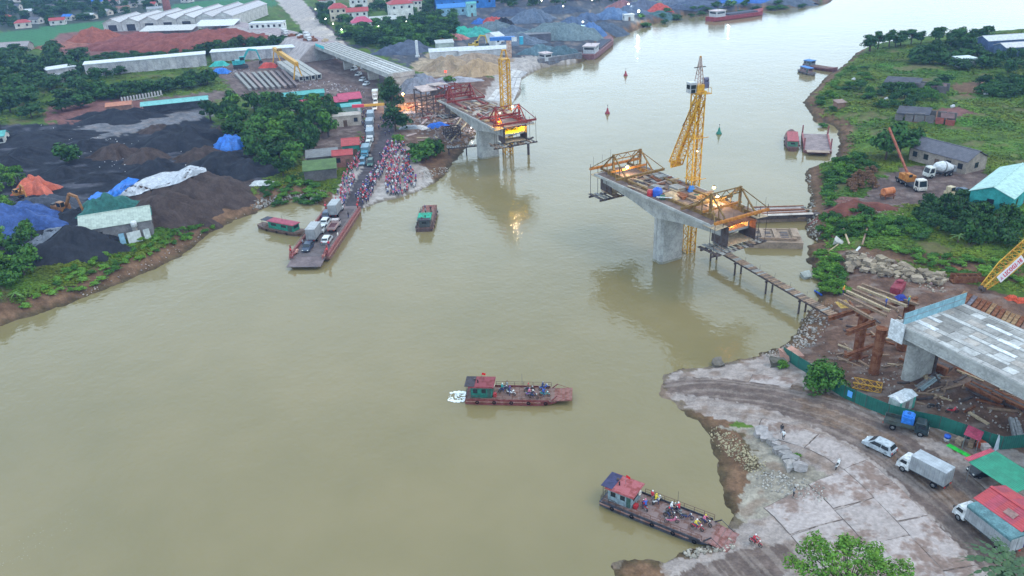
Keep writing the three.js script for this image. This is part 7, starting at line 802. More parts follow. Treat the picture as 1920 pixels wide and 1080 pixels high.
{ // precast yard
  srand(23); const a0 = T(574, 151), b0 = T(532, 122), t = headingOf(b0, a0), L = a0.distanceTo(b0), R = V(Math.cos(t), 0, -Math.sin(t)); for (let k = 0; k < 4; k++) { const c = a0.clone().lerp(b0, .5).addScaledVector(R, k * 2.7 - 2), y = gy(c.x, c.z), o = thing('precast_girder', `pale precast box girder, ${['first', 'second', 'third', 'last'][k]} of the four counting away from the yellow gantry foot`, 'girder', V(c.x, y, c.z), t); bag().box(-.85, 1.1, 0, .3, 1.9, L).build('web_wall', CONC, o); bag().box(.85, 1.1, 0, .3, 1.9, L).build('web_wall', CONC, o); bag().box(0, 2.1, 0, 2.3, .25, L).build('top_slab', CONC, o); bag().box(0, .25, 0, 1.9, .3, L).build('bottom_slab', CONC, o); bag().box(0, 1.1, -L * .3, 1.4, 1.5, .3).build('diaphragm', CONCD, o); }
  const g0 = T(560, 152), g1 = T(520, 122), g = thing('gantry_crane', 'yellow gantry girder standing over the precast girders', 'gantry', g0.clone().setY(gy(g0.x, g0.z)), headingOf(g0, g1)), GL = g0.distanceTo(g1); bag().box(0, 7.6, GL / 2, 1.5, 1.7, GL + 3).build('girder', YELLOW, g); for (const z of [0, GL]) for (const s of [-1, 1]) bag().beam([s * 2.2, 0, z], [s * .5, 7, z], .5).build('leg', YELLOW, g); for (const z of [0, GL]) bag().box(0, .4, z, 6, .7, .7).build('bogie', DARKSTEEL, g); bag().box(0, 8.9, GL * .75, 2, 1, 2.4).build('trolley', OLIVE, g);
  for (let k = 0; k < 9; k++) { const a = T(442 + k * 11, 140 - k * .6), b = T(470 + k * 11, 170 - k * .6), o = bag().box(0, .4, 0, .9, .8, a.distanceTo(b)).box(0, .9, 0, 1.3, .25, a.distanceTo(b)).build('precast_beam', pick([CONCD, mat([.3, .24, .23], 'patch', .9), mat([.2, .16, .16], 'patch', .9)])); o.position.copy(a.clone().lerp(b, .5)); o.position.y = gy(o.position.x, o.position.z); o.rotation.y = headingOf(a, b); tag(o, 'dark precast beam lying in the parallel row of the storage yard', 'beam', 'beams of the storage yard'); }
  for (const [x, y, c, l] of [[414, 137, [.04, .2, .65], 'blue tarpaulin beside the turquoise excavator'], [412, 123, [.05, .45, .4], 'green tarpaulin in front of the storage shed'], [503, 126, [.6, .08, .06], 'red orange bundle by the storage yard']]) tarpHeap(T(x, y), 9, 6, 2, c, l); for (let k = 0; k < 14; k++) { const p = T(300 + k * 5.6 - 70, 192 - k * 1.0), o = bag().box(0, 1, 0, .5, 2, .5).box(0, .15, 0, .9, .3, .9).build('concrete_post', mat([.55, .53, .53], 'patch', .9)); o.position.copy(p); tag(o, 'short concrete post in the row on the red earth', 'post', 'concrete posts on the red earth'); }
}
// village and fields at the top
{
  srand(64); const RC = ['red', 'brown', 'grey', 'white', 'grey', 'red', 'dark', 'blue'], name = { red: 'red', brown: 'brown', grey: 'grey', white: 'white', dark: 'dark', blue: 'blue' };
  for (const [x, y] of [[30, 20], [62, 30], [15, 42], [120, 8], [95, 18], [130, 38], [70, 44], [170, 36], [150, 14], [200, 28], [232, 22], [246, 14], [262, 8], [215, 8], [285, 14], [292, 26], [30, 4], [182, 10], [110, 46], [45, 52], [352, 4], [300, 6]]) { const rc = pick(RC); house(`distant village house with a ${name[rc]} roof at the top left`, T(x, y), rr(-.5, .6), rr(7, 11), rr(5, 7), rr(2.6, 4), { rc, roof: pick(['gable', 'hip', 'gable']), wall: pick([[.6, .58, .56], [.5, .47, .45], [.62, .56, .5]]), cols: 2, door: false, group: 'village houses with ' + name[rc] + ' roofs' }); }
  thicket('trees growing among the distant village houses', 'trees of the distant village', [[-40, 55], [0, 0], [120, -8], [290, 0], [300, 22], [180, 38], [60, 58]], 130, [5, 8], [3.4, 5.4], ['blue', 'deep', 'blue', 'dark'], { low: .1, mass: true }); thicket('trees beyond the rice field along the top edge', 'x', [[-40, -4], [200, -10], [500, -18], [520, -30], [200, -24], [-40, -18]], 40, [6, 9], [5, 7], ['blue', 'deep'], { mass: true }); house('grey tiled ruin beside the left edge rice field', T(22, 96), .1, 22, 9, 2.6, { rc: [.34, .3, .3], wall: [.35, .32, .3], cols: 0, name: 'yard_shed', cat: 'shed' });
  const hs = [['white house with a red hipped roof, leftmost by the expressway', 636, 38, 11, 9, 8, 'red', 'hip'], ['tall white house with steep red roofs behind the others', 674, 24, 12, 10, 10, 'red', 'hip'], ['cream house with a broad red roof in front of the tall one', 672, 42, 13, 8, 7, 'red', 'gable'], ['big cream villa with a large dormered red roof', 752, 34, 15, 12, 9.5, 'red', 'hip'], ['small white house with pink roof at the front of the group', 680, 62, 11, 8, 6.5, 'pink', 'hip'], ['low pink roofed annexe behind the front house', 660, 42, 9, 6, 4, 'pink', 'gable'], ['pink roofed house half hidden beside the big villa', 780, 20, 8, 8, 7, 'pink', 'hip'], ['red roofed house at the top edge behind the villas', 615, 12, 12, 8, 5, 'red', 'gable'], ['plain pale warehouse between the villas', 720, 50, 16, 7, 4.4, 'pale', 'gable'], ['flat roofed pale block behind the villas', 705, 10, 14, 9, 7, 'white', 'flat']]; for (const [l, x, y, w, d, h, rc, rf] of hs) house(l, T(x, y), .25 + rr(-.1, .1), w, d, h, { rc, roof: rf, wall: pick([[.72, .7, .64], [.7, .7, .68], [.68, .6, .48]]), rows: h > 6 ? 2 : 1, cols: 3, rise: rf === 'hip' ? 3 : undefined, over: .8 });
  house('large bright blue sheet roofed factory at the top edge', T(872, 14), .15, 42, 14, 7, { rc: 'blue', wall: [.05, .2, .55], rise: 4, cols: 5, name: 'factory_hall', cat: 'factory' }); house('smaller blue roofed hall below the large blue factory', T(848, 28), .2, 20, 9, 5, { rc: [.06, .24, .6], wall: [.3, .5, .62], rise: 2.4, cols: 3, name: 'factory_hall', cat: 'factory' }); house('pale blue hut at the corner of the blue factory', T(884, 30), .2, 6, 6, 8, { rc: 'teal', wall: [.3, .55, .6], rise: 1, cols: 1, rows: 2, name: 'factory_hall', cat: 'building' });
  thicket('band of trees between the villas and the coal wharf', 'trees between villas and wharf', [[640, 70], [720, 58], [780, 48], [860, 40], [850, 80], [790, 95], [730, 98], [650, 82]], 66, [6, 9], [4.4, 6.4], ['blue', 'deep', 'dark', 'mid'], { low: .1, mass: true }); thicket('trees around the villa gardens', 'trees of the villa gardens', [[600, 22], [650, 8], [800, 0], [830, 12], [790, 40], [700, 30], [640, 55], [605, 52]], 44, [5, 8], [4, 5.6], ['blue', 'deep', 'mid'], { low: .1, mass: true }); thicket('trees behind the top edge of the wharf', 'trees behind the wharf', [[930, 5], [1000, -10], [1150, -10], [1160, 5], [1040, 12], [960, 22]], 30, [5, 8], [4.4, 6], ['blue', 'deep'], { low: .1, mass: true }); thicket('bush on the shoreline beyond the coal wharf', 'bushes beyond the wharf', [[1180, 55], [1300, 22], [1440, 12], [1540, 2], [1440, 6], [1290, 14], [1200, 36]], 34, [2, 3.6], [3, 4.4], ['blue', 'deep', 'mid'], { form: 4, low: .04, name: 'bush', cat: 'bush' });
}

// ------------------------------------------------------------------ viaduct and embankment on the far bank
{
  srand(51); const h = 11.5, a = G(590, 84, h), b = G(728, 139, h), t = headingOf(a, b), L = a.distanceTo(b), o = thing('viaduct', 'pale unfinished viaduct of open concrete beams leading to the far bank', 'bridge', V(a.x, 0, a.z), t), Wd = 11, n = 3;
  for (let k = 0; k < n; k++) { const z0 = k * L / n, l = L / n - .7; for (let i = 0; i < 6; i++) bag().box(.6 + i * (Wd - 1.2) / 5, h - .95, z0 + l / 2, .95, 1.7, l).box(.6 + i * (Wd - 1.2) / 5, h, z0 + l / 2, 1.3, .25, l).build('girder', i % 5 ? pick([CONC, mat([.55, .55, .55], 'patch', .9)]) : CONC, o); for (let i = 0; i < 5; i++) bag().box(.6 + (i + .5) * (Wd - 1.2) / 5, h - .25, z0 + l / 2, .75, .16, l - 1.2).build('deck_panel', k ? CONCD : mat([.36, .26, .24], 'patch', .9), o); }
  bag().box(Wd / 2, h - .8, L - .15, Wd + .6, 1.9, 1.0).build('end_beam', CONC, o);
  for (let k = 1; k <= n; k++) { const z = k * L / n - .8, w = at(o, 0, 0, 0), P = V(a.x, 0, a.z).add(V(Math.sin(t) * z + Math.cos(t) * Wd / 2, 0, Math.cos(t) * z - Math.sin(t) * Wd / 2)), g = gy(P.x, P.z); bag().prism([[-5.2, h - 1.9], [5.2, h - 1.9], [5.2, h - 2.7], [2.8, h - 4], [-2.8, h - 4], [-5.2, h - 2.7]], 1.7, new THREE.Matrix4().makeTranslation(Wd / 2, 0, z - .85)).build('pier_cap', CONC, o); bag().box(Wd / 2, (h - 4 + g - 1) / 2, z, 4.4, h - 4 - g + 1, 1.5).build('pier', CONC, o); }
  bag().box(Wd / 2, h / 2 - 1, -.6, Wd + 1, h, 1.2).build('abutment', CONC, o); bag().box(-.3, h + .4, 9, .12, 1.3, 13).build('turquoise_screen', mat([.02, .55, .58], 'cloth', .6), o);
  const em = thing('road_embankment', 'pale road embankment leading down to the viaduct from the top edge', 'embankment', V(a.x, 0, a.z), t), sec = []; for (let k = 0; k <= 12; k++) { const z = -k * 18, y = h - .1 - k * .5; const x = -Math.pow(k / 12, 2) * 22; sec.push([[x - 12, 2.5, z], [x - 1.5, y, z], [x + Wd + 1.5, y, z], [x + Wd + 12, 2.5, z]]); } bag().add(ribbon(sec.reverse())).build('bank', mat([.42, .37, .37], 'patch', .95), em); tag(em, null, null, null, 'structure'); delete em.userData.category;
  const road = bag(); const secs = []; for (let k = 0; k <= 12; k++) { const z = -k * 18, y = h - .06 - k * .5, x = -Math.pow(k / 12, 2) * 22; secs.push([[x, y - .05, z], [x, y + .06, z], [x + Wd, y + .06, z], [x + Wd, y - .05, z]]); } road.add(ribbon(secs.reverse())).build('carriageway', mat([.36, .3, .31], 'patch', .95), em);
  em.updateMatrixWorld(true); const yk = z => h - .06 - (-z / 18) * .5 + .07, xk = z => -Math.pow(-z / 216, 2) * 22; for (const [x, z, l] of [[3, -20, 'grey truck parked on the new embankment near the viaduct'], [7, -34, 'white truck parked on the new embankment'], [4, -62, 'small truck farther up the new embankment']]) truck(l, em.localToWorld(V(xk(z) + x, yk(z), z)), t, { L: 7, W: 2.3, boxH: 1.6, cargo: [.5, .48, .48] }); for (let k = 0; k < 7; k++) { const z = -8 - k * 6.5, b2 = bag().box(0, .5, 0, rr(2, 5), 1, rr(2, 4)).box(0, 1.2, 0, rr(1, 2), .5, 1.2).build('material_pile', pick([PALEWOOD, WHITE, RUST])); b2.position.copy(em.localToWorld(V(xk(z) + rr(2, 9), yk(z), z))); b2.rotation.y = rr(0, 3); tag(b2, 'pile of building material on the new embankment', 'pile', 'material piles on the embankment'); }
}
// ------------------------------------------------------------------ work site around the far pier
{
  srand(71); const tower = (label, p, w, d, h, m, turn) => { const o = thing('scaffold_tower', label, 'scaffold', p, turn); for (const x of [-w / 2, 0, w / 2]) for (const z of [-d / 2, d / 2]) bag().box(x, h / 2, z, .35, h, .35).build('post', m, o); for (const y of [h * .33, h * .66, h]) { for (const z of [-d / 2, d / 2]) bag().box(0, y, z, w + .6, .3, .25).build('beam', m, o); for (const x of [-w / 2, 0, w / 2]) bag().box(x, y + .12, 0, .25, .25, d).build('beam', m, o); } for (let k = 0; k < 6; k++) bag().beam([-w / 2 + (k % 2) * w / 2, (Math.floor(k / 2)) * h / 3, d / 2], [(k % 2) * w / 2, (Math.floor(k / 2) + 1) * h / 3, d / 2], .16).build('brace', m, o); return o; };
  const A = T(808, 214), o = tower('dark steel falsework tower with pale roof slabs beside the far pier', A, 9, 6, 9, DARKSTEEL, .5); bag().box(-1.6, 9.7, 1, 6, .25, 7, 0, .1).build('platform', mat([.5, .4, .38], 'patch', .9), o); bag().box(3.4, 10.3, 0, 5.4, .25, 7, 0, -.08).build('platform', mat([.46, .38, .36], 'patch', .9), o); bag().box(2, 8.2, 3.3, 6, 1.6, .3).build('form_wall', DARKSTEEL, o);
  tower('lower rust red falsework next to the dark tower', T(842, 196), 8, 6, 7, OXIDE, .45); tower('small brown trestle at the shore below the far pier', T(848, 258), 5, 3, 3.6, DARKSTEEL, .3);
  for (let k = 0; k < 46; k++) { const t = rnd(), p = T(mix(772, 880, t) + rr(-18, 18), mix(190, 246, rnd()) + rr(-14, 20)); if (p.y < .3) continue; const o2 = bag().box(0, .2, 0, rr(.3, .8), rr(.2, .5), rr(2, 6)).box(.1, .1, 0, .9, .12, .9).build('timber_plank', pick([TIMBER, RUST, PALEWOOD, CONCD, OXIDE, mat([.55, .42, .4], 'patch', .9)])); o2.position.copy(p); o2.rotation.set(rr(-.08, .08), rr(0, 3.1), 0); tag(o2, 'loose timber or steel length on the muddy site by the far pier', 'plank', 'timber on the far pier site'); }
  for (const [a, b, l] of [[[838, 262], [872, 228], 'long timber leaning on the bank below the far pier'], [[846, 266], [884, 236], 'second long timber leaning on the bank below the far pier']]) { const p = T(...a), q = T(...b).add(V(0, 3, 0)), o2 = bag().beam(V(0, .2, 0), q.sub(p), .4, .3).box(0, .1, 0, .7, .3, .7).build('timber_pole', PALEWOOD); o2.position.copy(p); tag(o2, l, 'pole'); }
  tarpHeap(T(818, 238), 9, 3.4, 1.3, [.03, .16, .65], 'blue tarpaulin crumpled on the far pier site', 'tarpaulin', 'tarpaulin', .6); tarpHeap(T(766, 212), 5, 4, .4, [.62, .5, .5], 'pinkish sheet lying near the bright lamp'); tarpHeap(T(790, 240), 3, 6, .8, [.66, .6, .58], 'whitish sheet trailing down the far pier site', 'tarpaulin', 'tarpaulin', .7); tarpHeap(T(768, 240), 7, 4, .8, [.3, .34, .38], 'grey sheet roofed dump below the dark trees');
  { const a = G(838, 277, 3), b = G(903, 270, 3.2), o2 = thing('timber_walkway', 'short timber gangway from the far bank to the far pier', 'walkway', a, headingOf(a, b)), L = a.distanceTo(b); for (const s of [-.6, .6]) bag().box(s, -.2, L / 2, .2, .3, L).build('stringer', DARKSTEEL, o2); for (let z = .3; z < L; z += .8) bag().box(rr(-.1, .1), .03, z, 1.6, .07, .6).build('plank', pick([TIMBER, CONCD]), o2); for (const z of [.5, L * .55]) bag().rod([0, -5, z], [0, -.3, z], .2, .2, 7).build('pile', DARKSTEEL, o2); }
  { const a = G(955, 268, 5), b = G(1000, 258, 5), o2 = thing('mooring_dolphin', 'dark pile frame standing in the water beside the far pier mast', 'frame', V(a.x, 0, a.z), headingOf(a, b)), L = a.distanceTo(b); bag().rod([0, -3, L - 2], [0, 5, L - 2], .4, .4, 8).build('pile', DARKSTEEL, o2); bag().beam([0, 3.6, 0], [0, 5.1, L], .45).build('arm', DARKSTEEL, o2); }
  H('pale sand heap, leftmost behind the far pier', 838, 130, 12, 8, 7, SAND, { name: 'sand_heap' }); H('pale sand heap nearest the far pier mast', 897, 138, 11, 7, 7, [.42, .3, .19], { name: 'sand_heap' }); H('long sand bank behind the two sand heaps', 885, 118, 20, 8, 5, [.34, .26, .2], { name: 'sand_heap' }); H('blue grey gravel heap under the viaduct end', 792, 168, 13, 9, 7, GRAVEL, { name: 'gravel_heap', kind: 'cloth' }); H('pale grey spread of gravel beside the gravel heap', 850, 152, 14, 5, 2, [.36, .36, .4], { name: 'gravel_heap' }); tree('bright bush in front of the sand heaps', T(842, 156), 3.4, 3.2, { tone: 'fresh', form: 4, low: .03, name: 'bush', cat: 'bush' });
  { const w = thing('revetment', 'sloping pale concrete slabs lining the far bank behind the crane mast', 'revetment', V(0, 0, 0)); srand(4); const A2 = [[912, 190], [930, 168], [944, 148], [950, 128]], B2 = [[962, 194], [974, 166], [978, 146], [990, 136]]; for (let k = 0; k < 3; k++) for (let j = 0; j < 4; j++) { const L = (q, s) => { const u = s * 3 ; const i = Math.min(2, Math.floor(u)); return [mix(q[i][0], q[i + 1][0], u - i), mix(q[i][1], q[i + 1][1], u - i)]; }; const pt = (u, v) => { const a = L(A2, u), b = L(B2, u), p = T(mix(a[0], b[0], v), mix(a[1], b[1], v)); return [p.x, p.y + .3, p.z]; }; const g = .012, u0 = k / 3 + g, u1 = (k + 1) / 3 - g, v0 = j / 4 + g, v1 = (j + 1) / 4 - g, q = [pt(u0, v0), pt(u0, v1), pt(u1, v1), pt(u1, v0)]; bag().poly([...q, ...q.map(c => [c[0], c[1] - .5, c[2]])], [[0, 1, 2, 3], [0, 4, 5, 1], [1, 5, 6, 2], [2, 6, 7, 3], [3, 7, 4, 0]]).build('slab', mat(pick([[.5, .49, .5], [.44, .43, .44], [.55, .53, .52]]), 'patch', .9, 0, { side: 2 }), w); } }
}
// ------------------------------------------------------------------ the ferry road: sheds, queue and crowd
{
  srand(81); house('long pink roofed building beside the ferry road', T(608, 208), .3, 17, 7, 3.4, { rc: 'pink', wall: [.02, .2, .17], rise: 1.4, cols: 5, name: 'road_shed', cat: 'shed' }); house('pink gabled shop front at the end of the long pink roof', T(657, 202), .3, 8, 8, 4, { rc: 'pink', wall: [.02, .16, .14], rise: 1.6, cols: 2, name: 'road_shed', cat: 'shed' }); house('teal roofed lean-to in front of the pink shop', T(660, 212), .3, 7, 3, 2.8, { rc: [.12, .42, .42], wall: [.3, .42, .4], roof: 'shed', cols: 0, name: 'road_shed', cat: 'shed' }); house('long green roof behind the pink building', T(570, 190), .3, 16, 5, 3, { rc: 'teal', wall: [.05, .3, .25], rise: 1, cols: 2, name: 'road_shed', cat: 'shed' }); house('small green roof left of the long pink roof', T(556, 206), .2, 4, 3, 2.4, { rc: 'teal', rise: .7, cols: 0, name: 'road_shed', cat: 'shed' }); house('beige flat roofed house behind the ticket barrier', T(648, 234), .2, 11, 5, 3.6, { rc: [.5, .44, .38], wall: [.5, .43, .37], roof: 'flat', cols: 3, name: 'road_shed', cat: 'building' });
  house('red roofed shop beside the crowd, the upper one', T(660, 286), .15, 5, 8.5, 3.4, { rc: 'red', wall: [.05, .25, .2], rise: 1.2, cols: 2, name: 'road_shed', cat: 'shop' }); house('red roofed shop beside the crowd, the lower one', T(645, 308), .15, 5.6, 4.6, 3.4, { rc: 'red', wall: [.3, .14, .12], rise: 1, cols: 2, name: 'road_shed', cat: 'shop' }); house('dark shed with a mossy sagging roof below the grove', T(602, 330), .2, 9, 6, 2.8, { rc: [.08, .14, .04], wall: [.13, .12, .12], roof: 'shed', cols: 0, name: 'road_shed', cat: 'shed', kind: 'patch' }); house('grey tarred roof shed behind the mossy one', T(606, 305), .2, 9, 5, 2.6, { rc: [.2, .2, .2], wall: [.16, .15, .15], roof: 'shed', cols: 0, name: 'road_shed', cat: 'shed' }); tarpHeap(T(490, 345), 7, 4, .8, [.6, .62, .62], 'white plastic sheet on the bank below the grove');
  const bp = T(676, 228), bo = thing('ticket_barrier', 'orange and red overhead bar of the ticket barrier across the road', 'barrier', bp, .1); bag().box(0, 2.6, 0, .9, 5.2, .6).build('pillar', mat([.6, .6, .62], 'grain', .7), bo); bag().box(-.2, 5.6, 0, 4.2, 1, .8).build('sign_box', mat([.6, .05, .09], 'none', .6), bo); bag().box(5.4, 5.6, 0, 7.2, .8, .5).build('bar', mat([.7, .33, .05], 'none', .6), bo); bag().box(8.9, 2.8, 0, .4, 5.2, .4).build('post', GREYSTEEL, bo);
  const Q = (px, py) => T(px, py), dn = headingOf(T(705, 180), T(694, 262)), dn2 = headingOf(T(700, 250), T(678, 318));
  truck('white truck heading the far end of the road queue', Q(704, 184), dn, { L: 6, W: 2.2, boxH: 2, cargo: [.7, .72, .72] }); car('white car behind the first white truck of the queue', Q(704.5, 194), dn, [.68, .72, .73], 'suv'); car('white car just before the ticket barrier', Q(703, 205), dn, [.72, .74, .75], 'suv'); truck('blue grey box truck passing the ticket barrier', Q(696, 228), dn, { L: 7.2, W: 2.4, boxH: 2.4, cargo: [.26, .32, .38], roof: [.38, .44, .5] }); truck('grey box truck following the ticket barrier, second below it', Q(694, 243), dn, { L: 7, W: 2.4, boxH: 2.4, cargo: [.24, .28, .33], roof: [.33, .38, .44] }); truck('grey box truck third below the ticket barrier', Q(695, 262), dn, { L: 7.4, W: 2.4, boxH: 2.3, cargo: [.25, .29, .34], roof: [.34, .4, .46] }); car('white car stuck in the crowd between trucks', Q(691, 274), dn2, [.7, .74, .74], 'suv'); truck('teal cab truck surrounded by the crowd', Q(686, 291), dn2, { L: 6.6, W: 2.3, boxH: 1.9, cab: [.08, .3, .42], cargo: [.2, .3, .36] }); car('blue van surrounded by the crowd at the head of the queue', Q(680, 307), dn2, [.14, .3, .42], 'suv'); car('dark green car beside the blue van in the crowd', Q(695, 309), dn2, [.04, .12, .1], 'suv');
  for (const [x, y] of [[652, 118], [660, 126], [672, 142], [680, 152], [687, 160], [664, 132]]) car('tiny white car far up the approach road', Q(x, y), dn - .4, [.7, .72, .74], 'hatchback', 'cars far up the approach road');
  // the crowd of riders waiting for the ferry
  const blocks = [[[[722, 352], [724, 322], [716, 300], [728, 270], [752, 268], [766, 290], [770, 312], [784, 330], [780, 347], [750, 354]], 172], [[[622, 376], [640, 340], [652, 316], [664, 286], [676, 262], [684, 268], [676, 292], [674, 316], [664, 340], [646, 372], [632, 382]], 84], [[[664, 362], [684, 340], [704, 316], [714, 292], [722, 304], [722, 322], [706, 340], [690, 366], [676, 372]], 74], [[[690, 262], [694, 214], [682, 214], [678, 250]], 22], [[[712, 262], [708, 220], [742, 218], [732, 262]], 16]];
  const shirts = ['red', 'pink', 'white', 'black', 'navy', 'pink', 'purple', 'grey', 'red', 'white', 'blue', 'pink', 'brown', 'red'], hats = ['red', 'white', 'pink', 'black', 'pink', 'white', 'red'], bikes = ['red', 'black', 'navy', 'white', 'grey'], rest = []; let nb = 0, np = 0;
  for (const [poly, n] of blocks) { const w = px2(poly, 2.6), got = []; let x0 = 1e9, x1 = -1e9, z0 = 1e9, z1 = -1e9; for (const [x, z] of w) { x0 = Math.min(x0, x); x1 = Math.max(x1, x); z0 = Math.min(z0, z); z1 = Math.max(z1, z); } for (let k = 0; k < n * 80 && got.length < n; k++) { const x = rr(x0, x1), z = rr(z0, z1); if (!inside(w, x, z) || got.some(q => Math.hypot((q[0] - x) * 1.25, (q[1] - z) * .8) < .74) || shoreAt(x, z) < 1) continue; got.push([x, z]); if (np >= 298) { rest.push([x, z]); continue; } const y = gy(x, z), turn = dn2 + rr(-.35, .35), s = pick(shirts), c = pick(hats), pose = rnd() < .72 ? 'wait' : 'stand'; np++; person(`person in ${s} with ${c} helmet in the crowd waiting on the far landing`, V(x, y, z), turn, pose, { shirt: HUE[s], trousers: HUE[s === 'black' ? 'grey' : 'navy'], hat: HUE[c] }, 26, `crowd in ${s} with ${c} helmets`); if (pose === 'wait') { const b = pick(bikes), o = part(smallBike(HUE[b]), 'motorbike', vcol); o.position.set(x, y, z); o.rotation.y = turn; tag(o, `${b} motorbike in the crowd waiting on the far landing`, 'motorbike', `${b} motorbikes in the crowd`); nb++; } } }
  { const im = new THREE.InstancedMesh(personMesh('stand', 26, { shirt: HUE.navy, trousers: HUE.black, hat: HUE.white }), vcol, rest.length), m4 = new THREE.Matrix4(); rest.forEach(([x, z], i) => im.setMatrixAt(i, m4.makeRotationY(dn2 + rr(-.5, .5)).setPosition(x, gy(x, z), z))); im.name = 'crowd'; scene.add(im); tag(im, 'rest of the waiting crowd farther up the ferry road', null, null, 'stuff'); }
  tree('tall dark tree leaning over the ferry road, the upper one', T(737, 212), 13, 5.2, { tone: 'dark', form: 3, low: .1 }); tree('tall dark tree over the ferry road, the lower one', T(742, 246), 9, 5.4, { tone: 'dark', form: 1, low: .1 }); tree('dark tree behind the two tall ones over the road', T(730, 185), 9, 4.6, { tone: 'dark', form: 3, low: .1 }); tree('yellow green small tree beside the crowd', T(747, 268), 3.6, 2.4, { tone: 'light', low: .06 }); tree('rounded green tree at the shore beside the crowd, the larger', T(796, 302), 7, 5, { tone: 'mid', form: 1, low: .05 }); tree('rounded dark green tree at the shore beside the crowd, the smaller', T(812, 292), 6, 4.4, { tone: 'deep', form: 2, low: .05 }); tree('dark shrub tree between the shore trees and the crowd', T(782, 292), 5, 3.6, { tone: 'deep', form: 0, low: .05 });
}
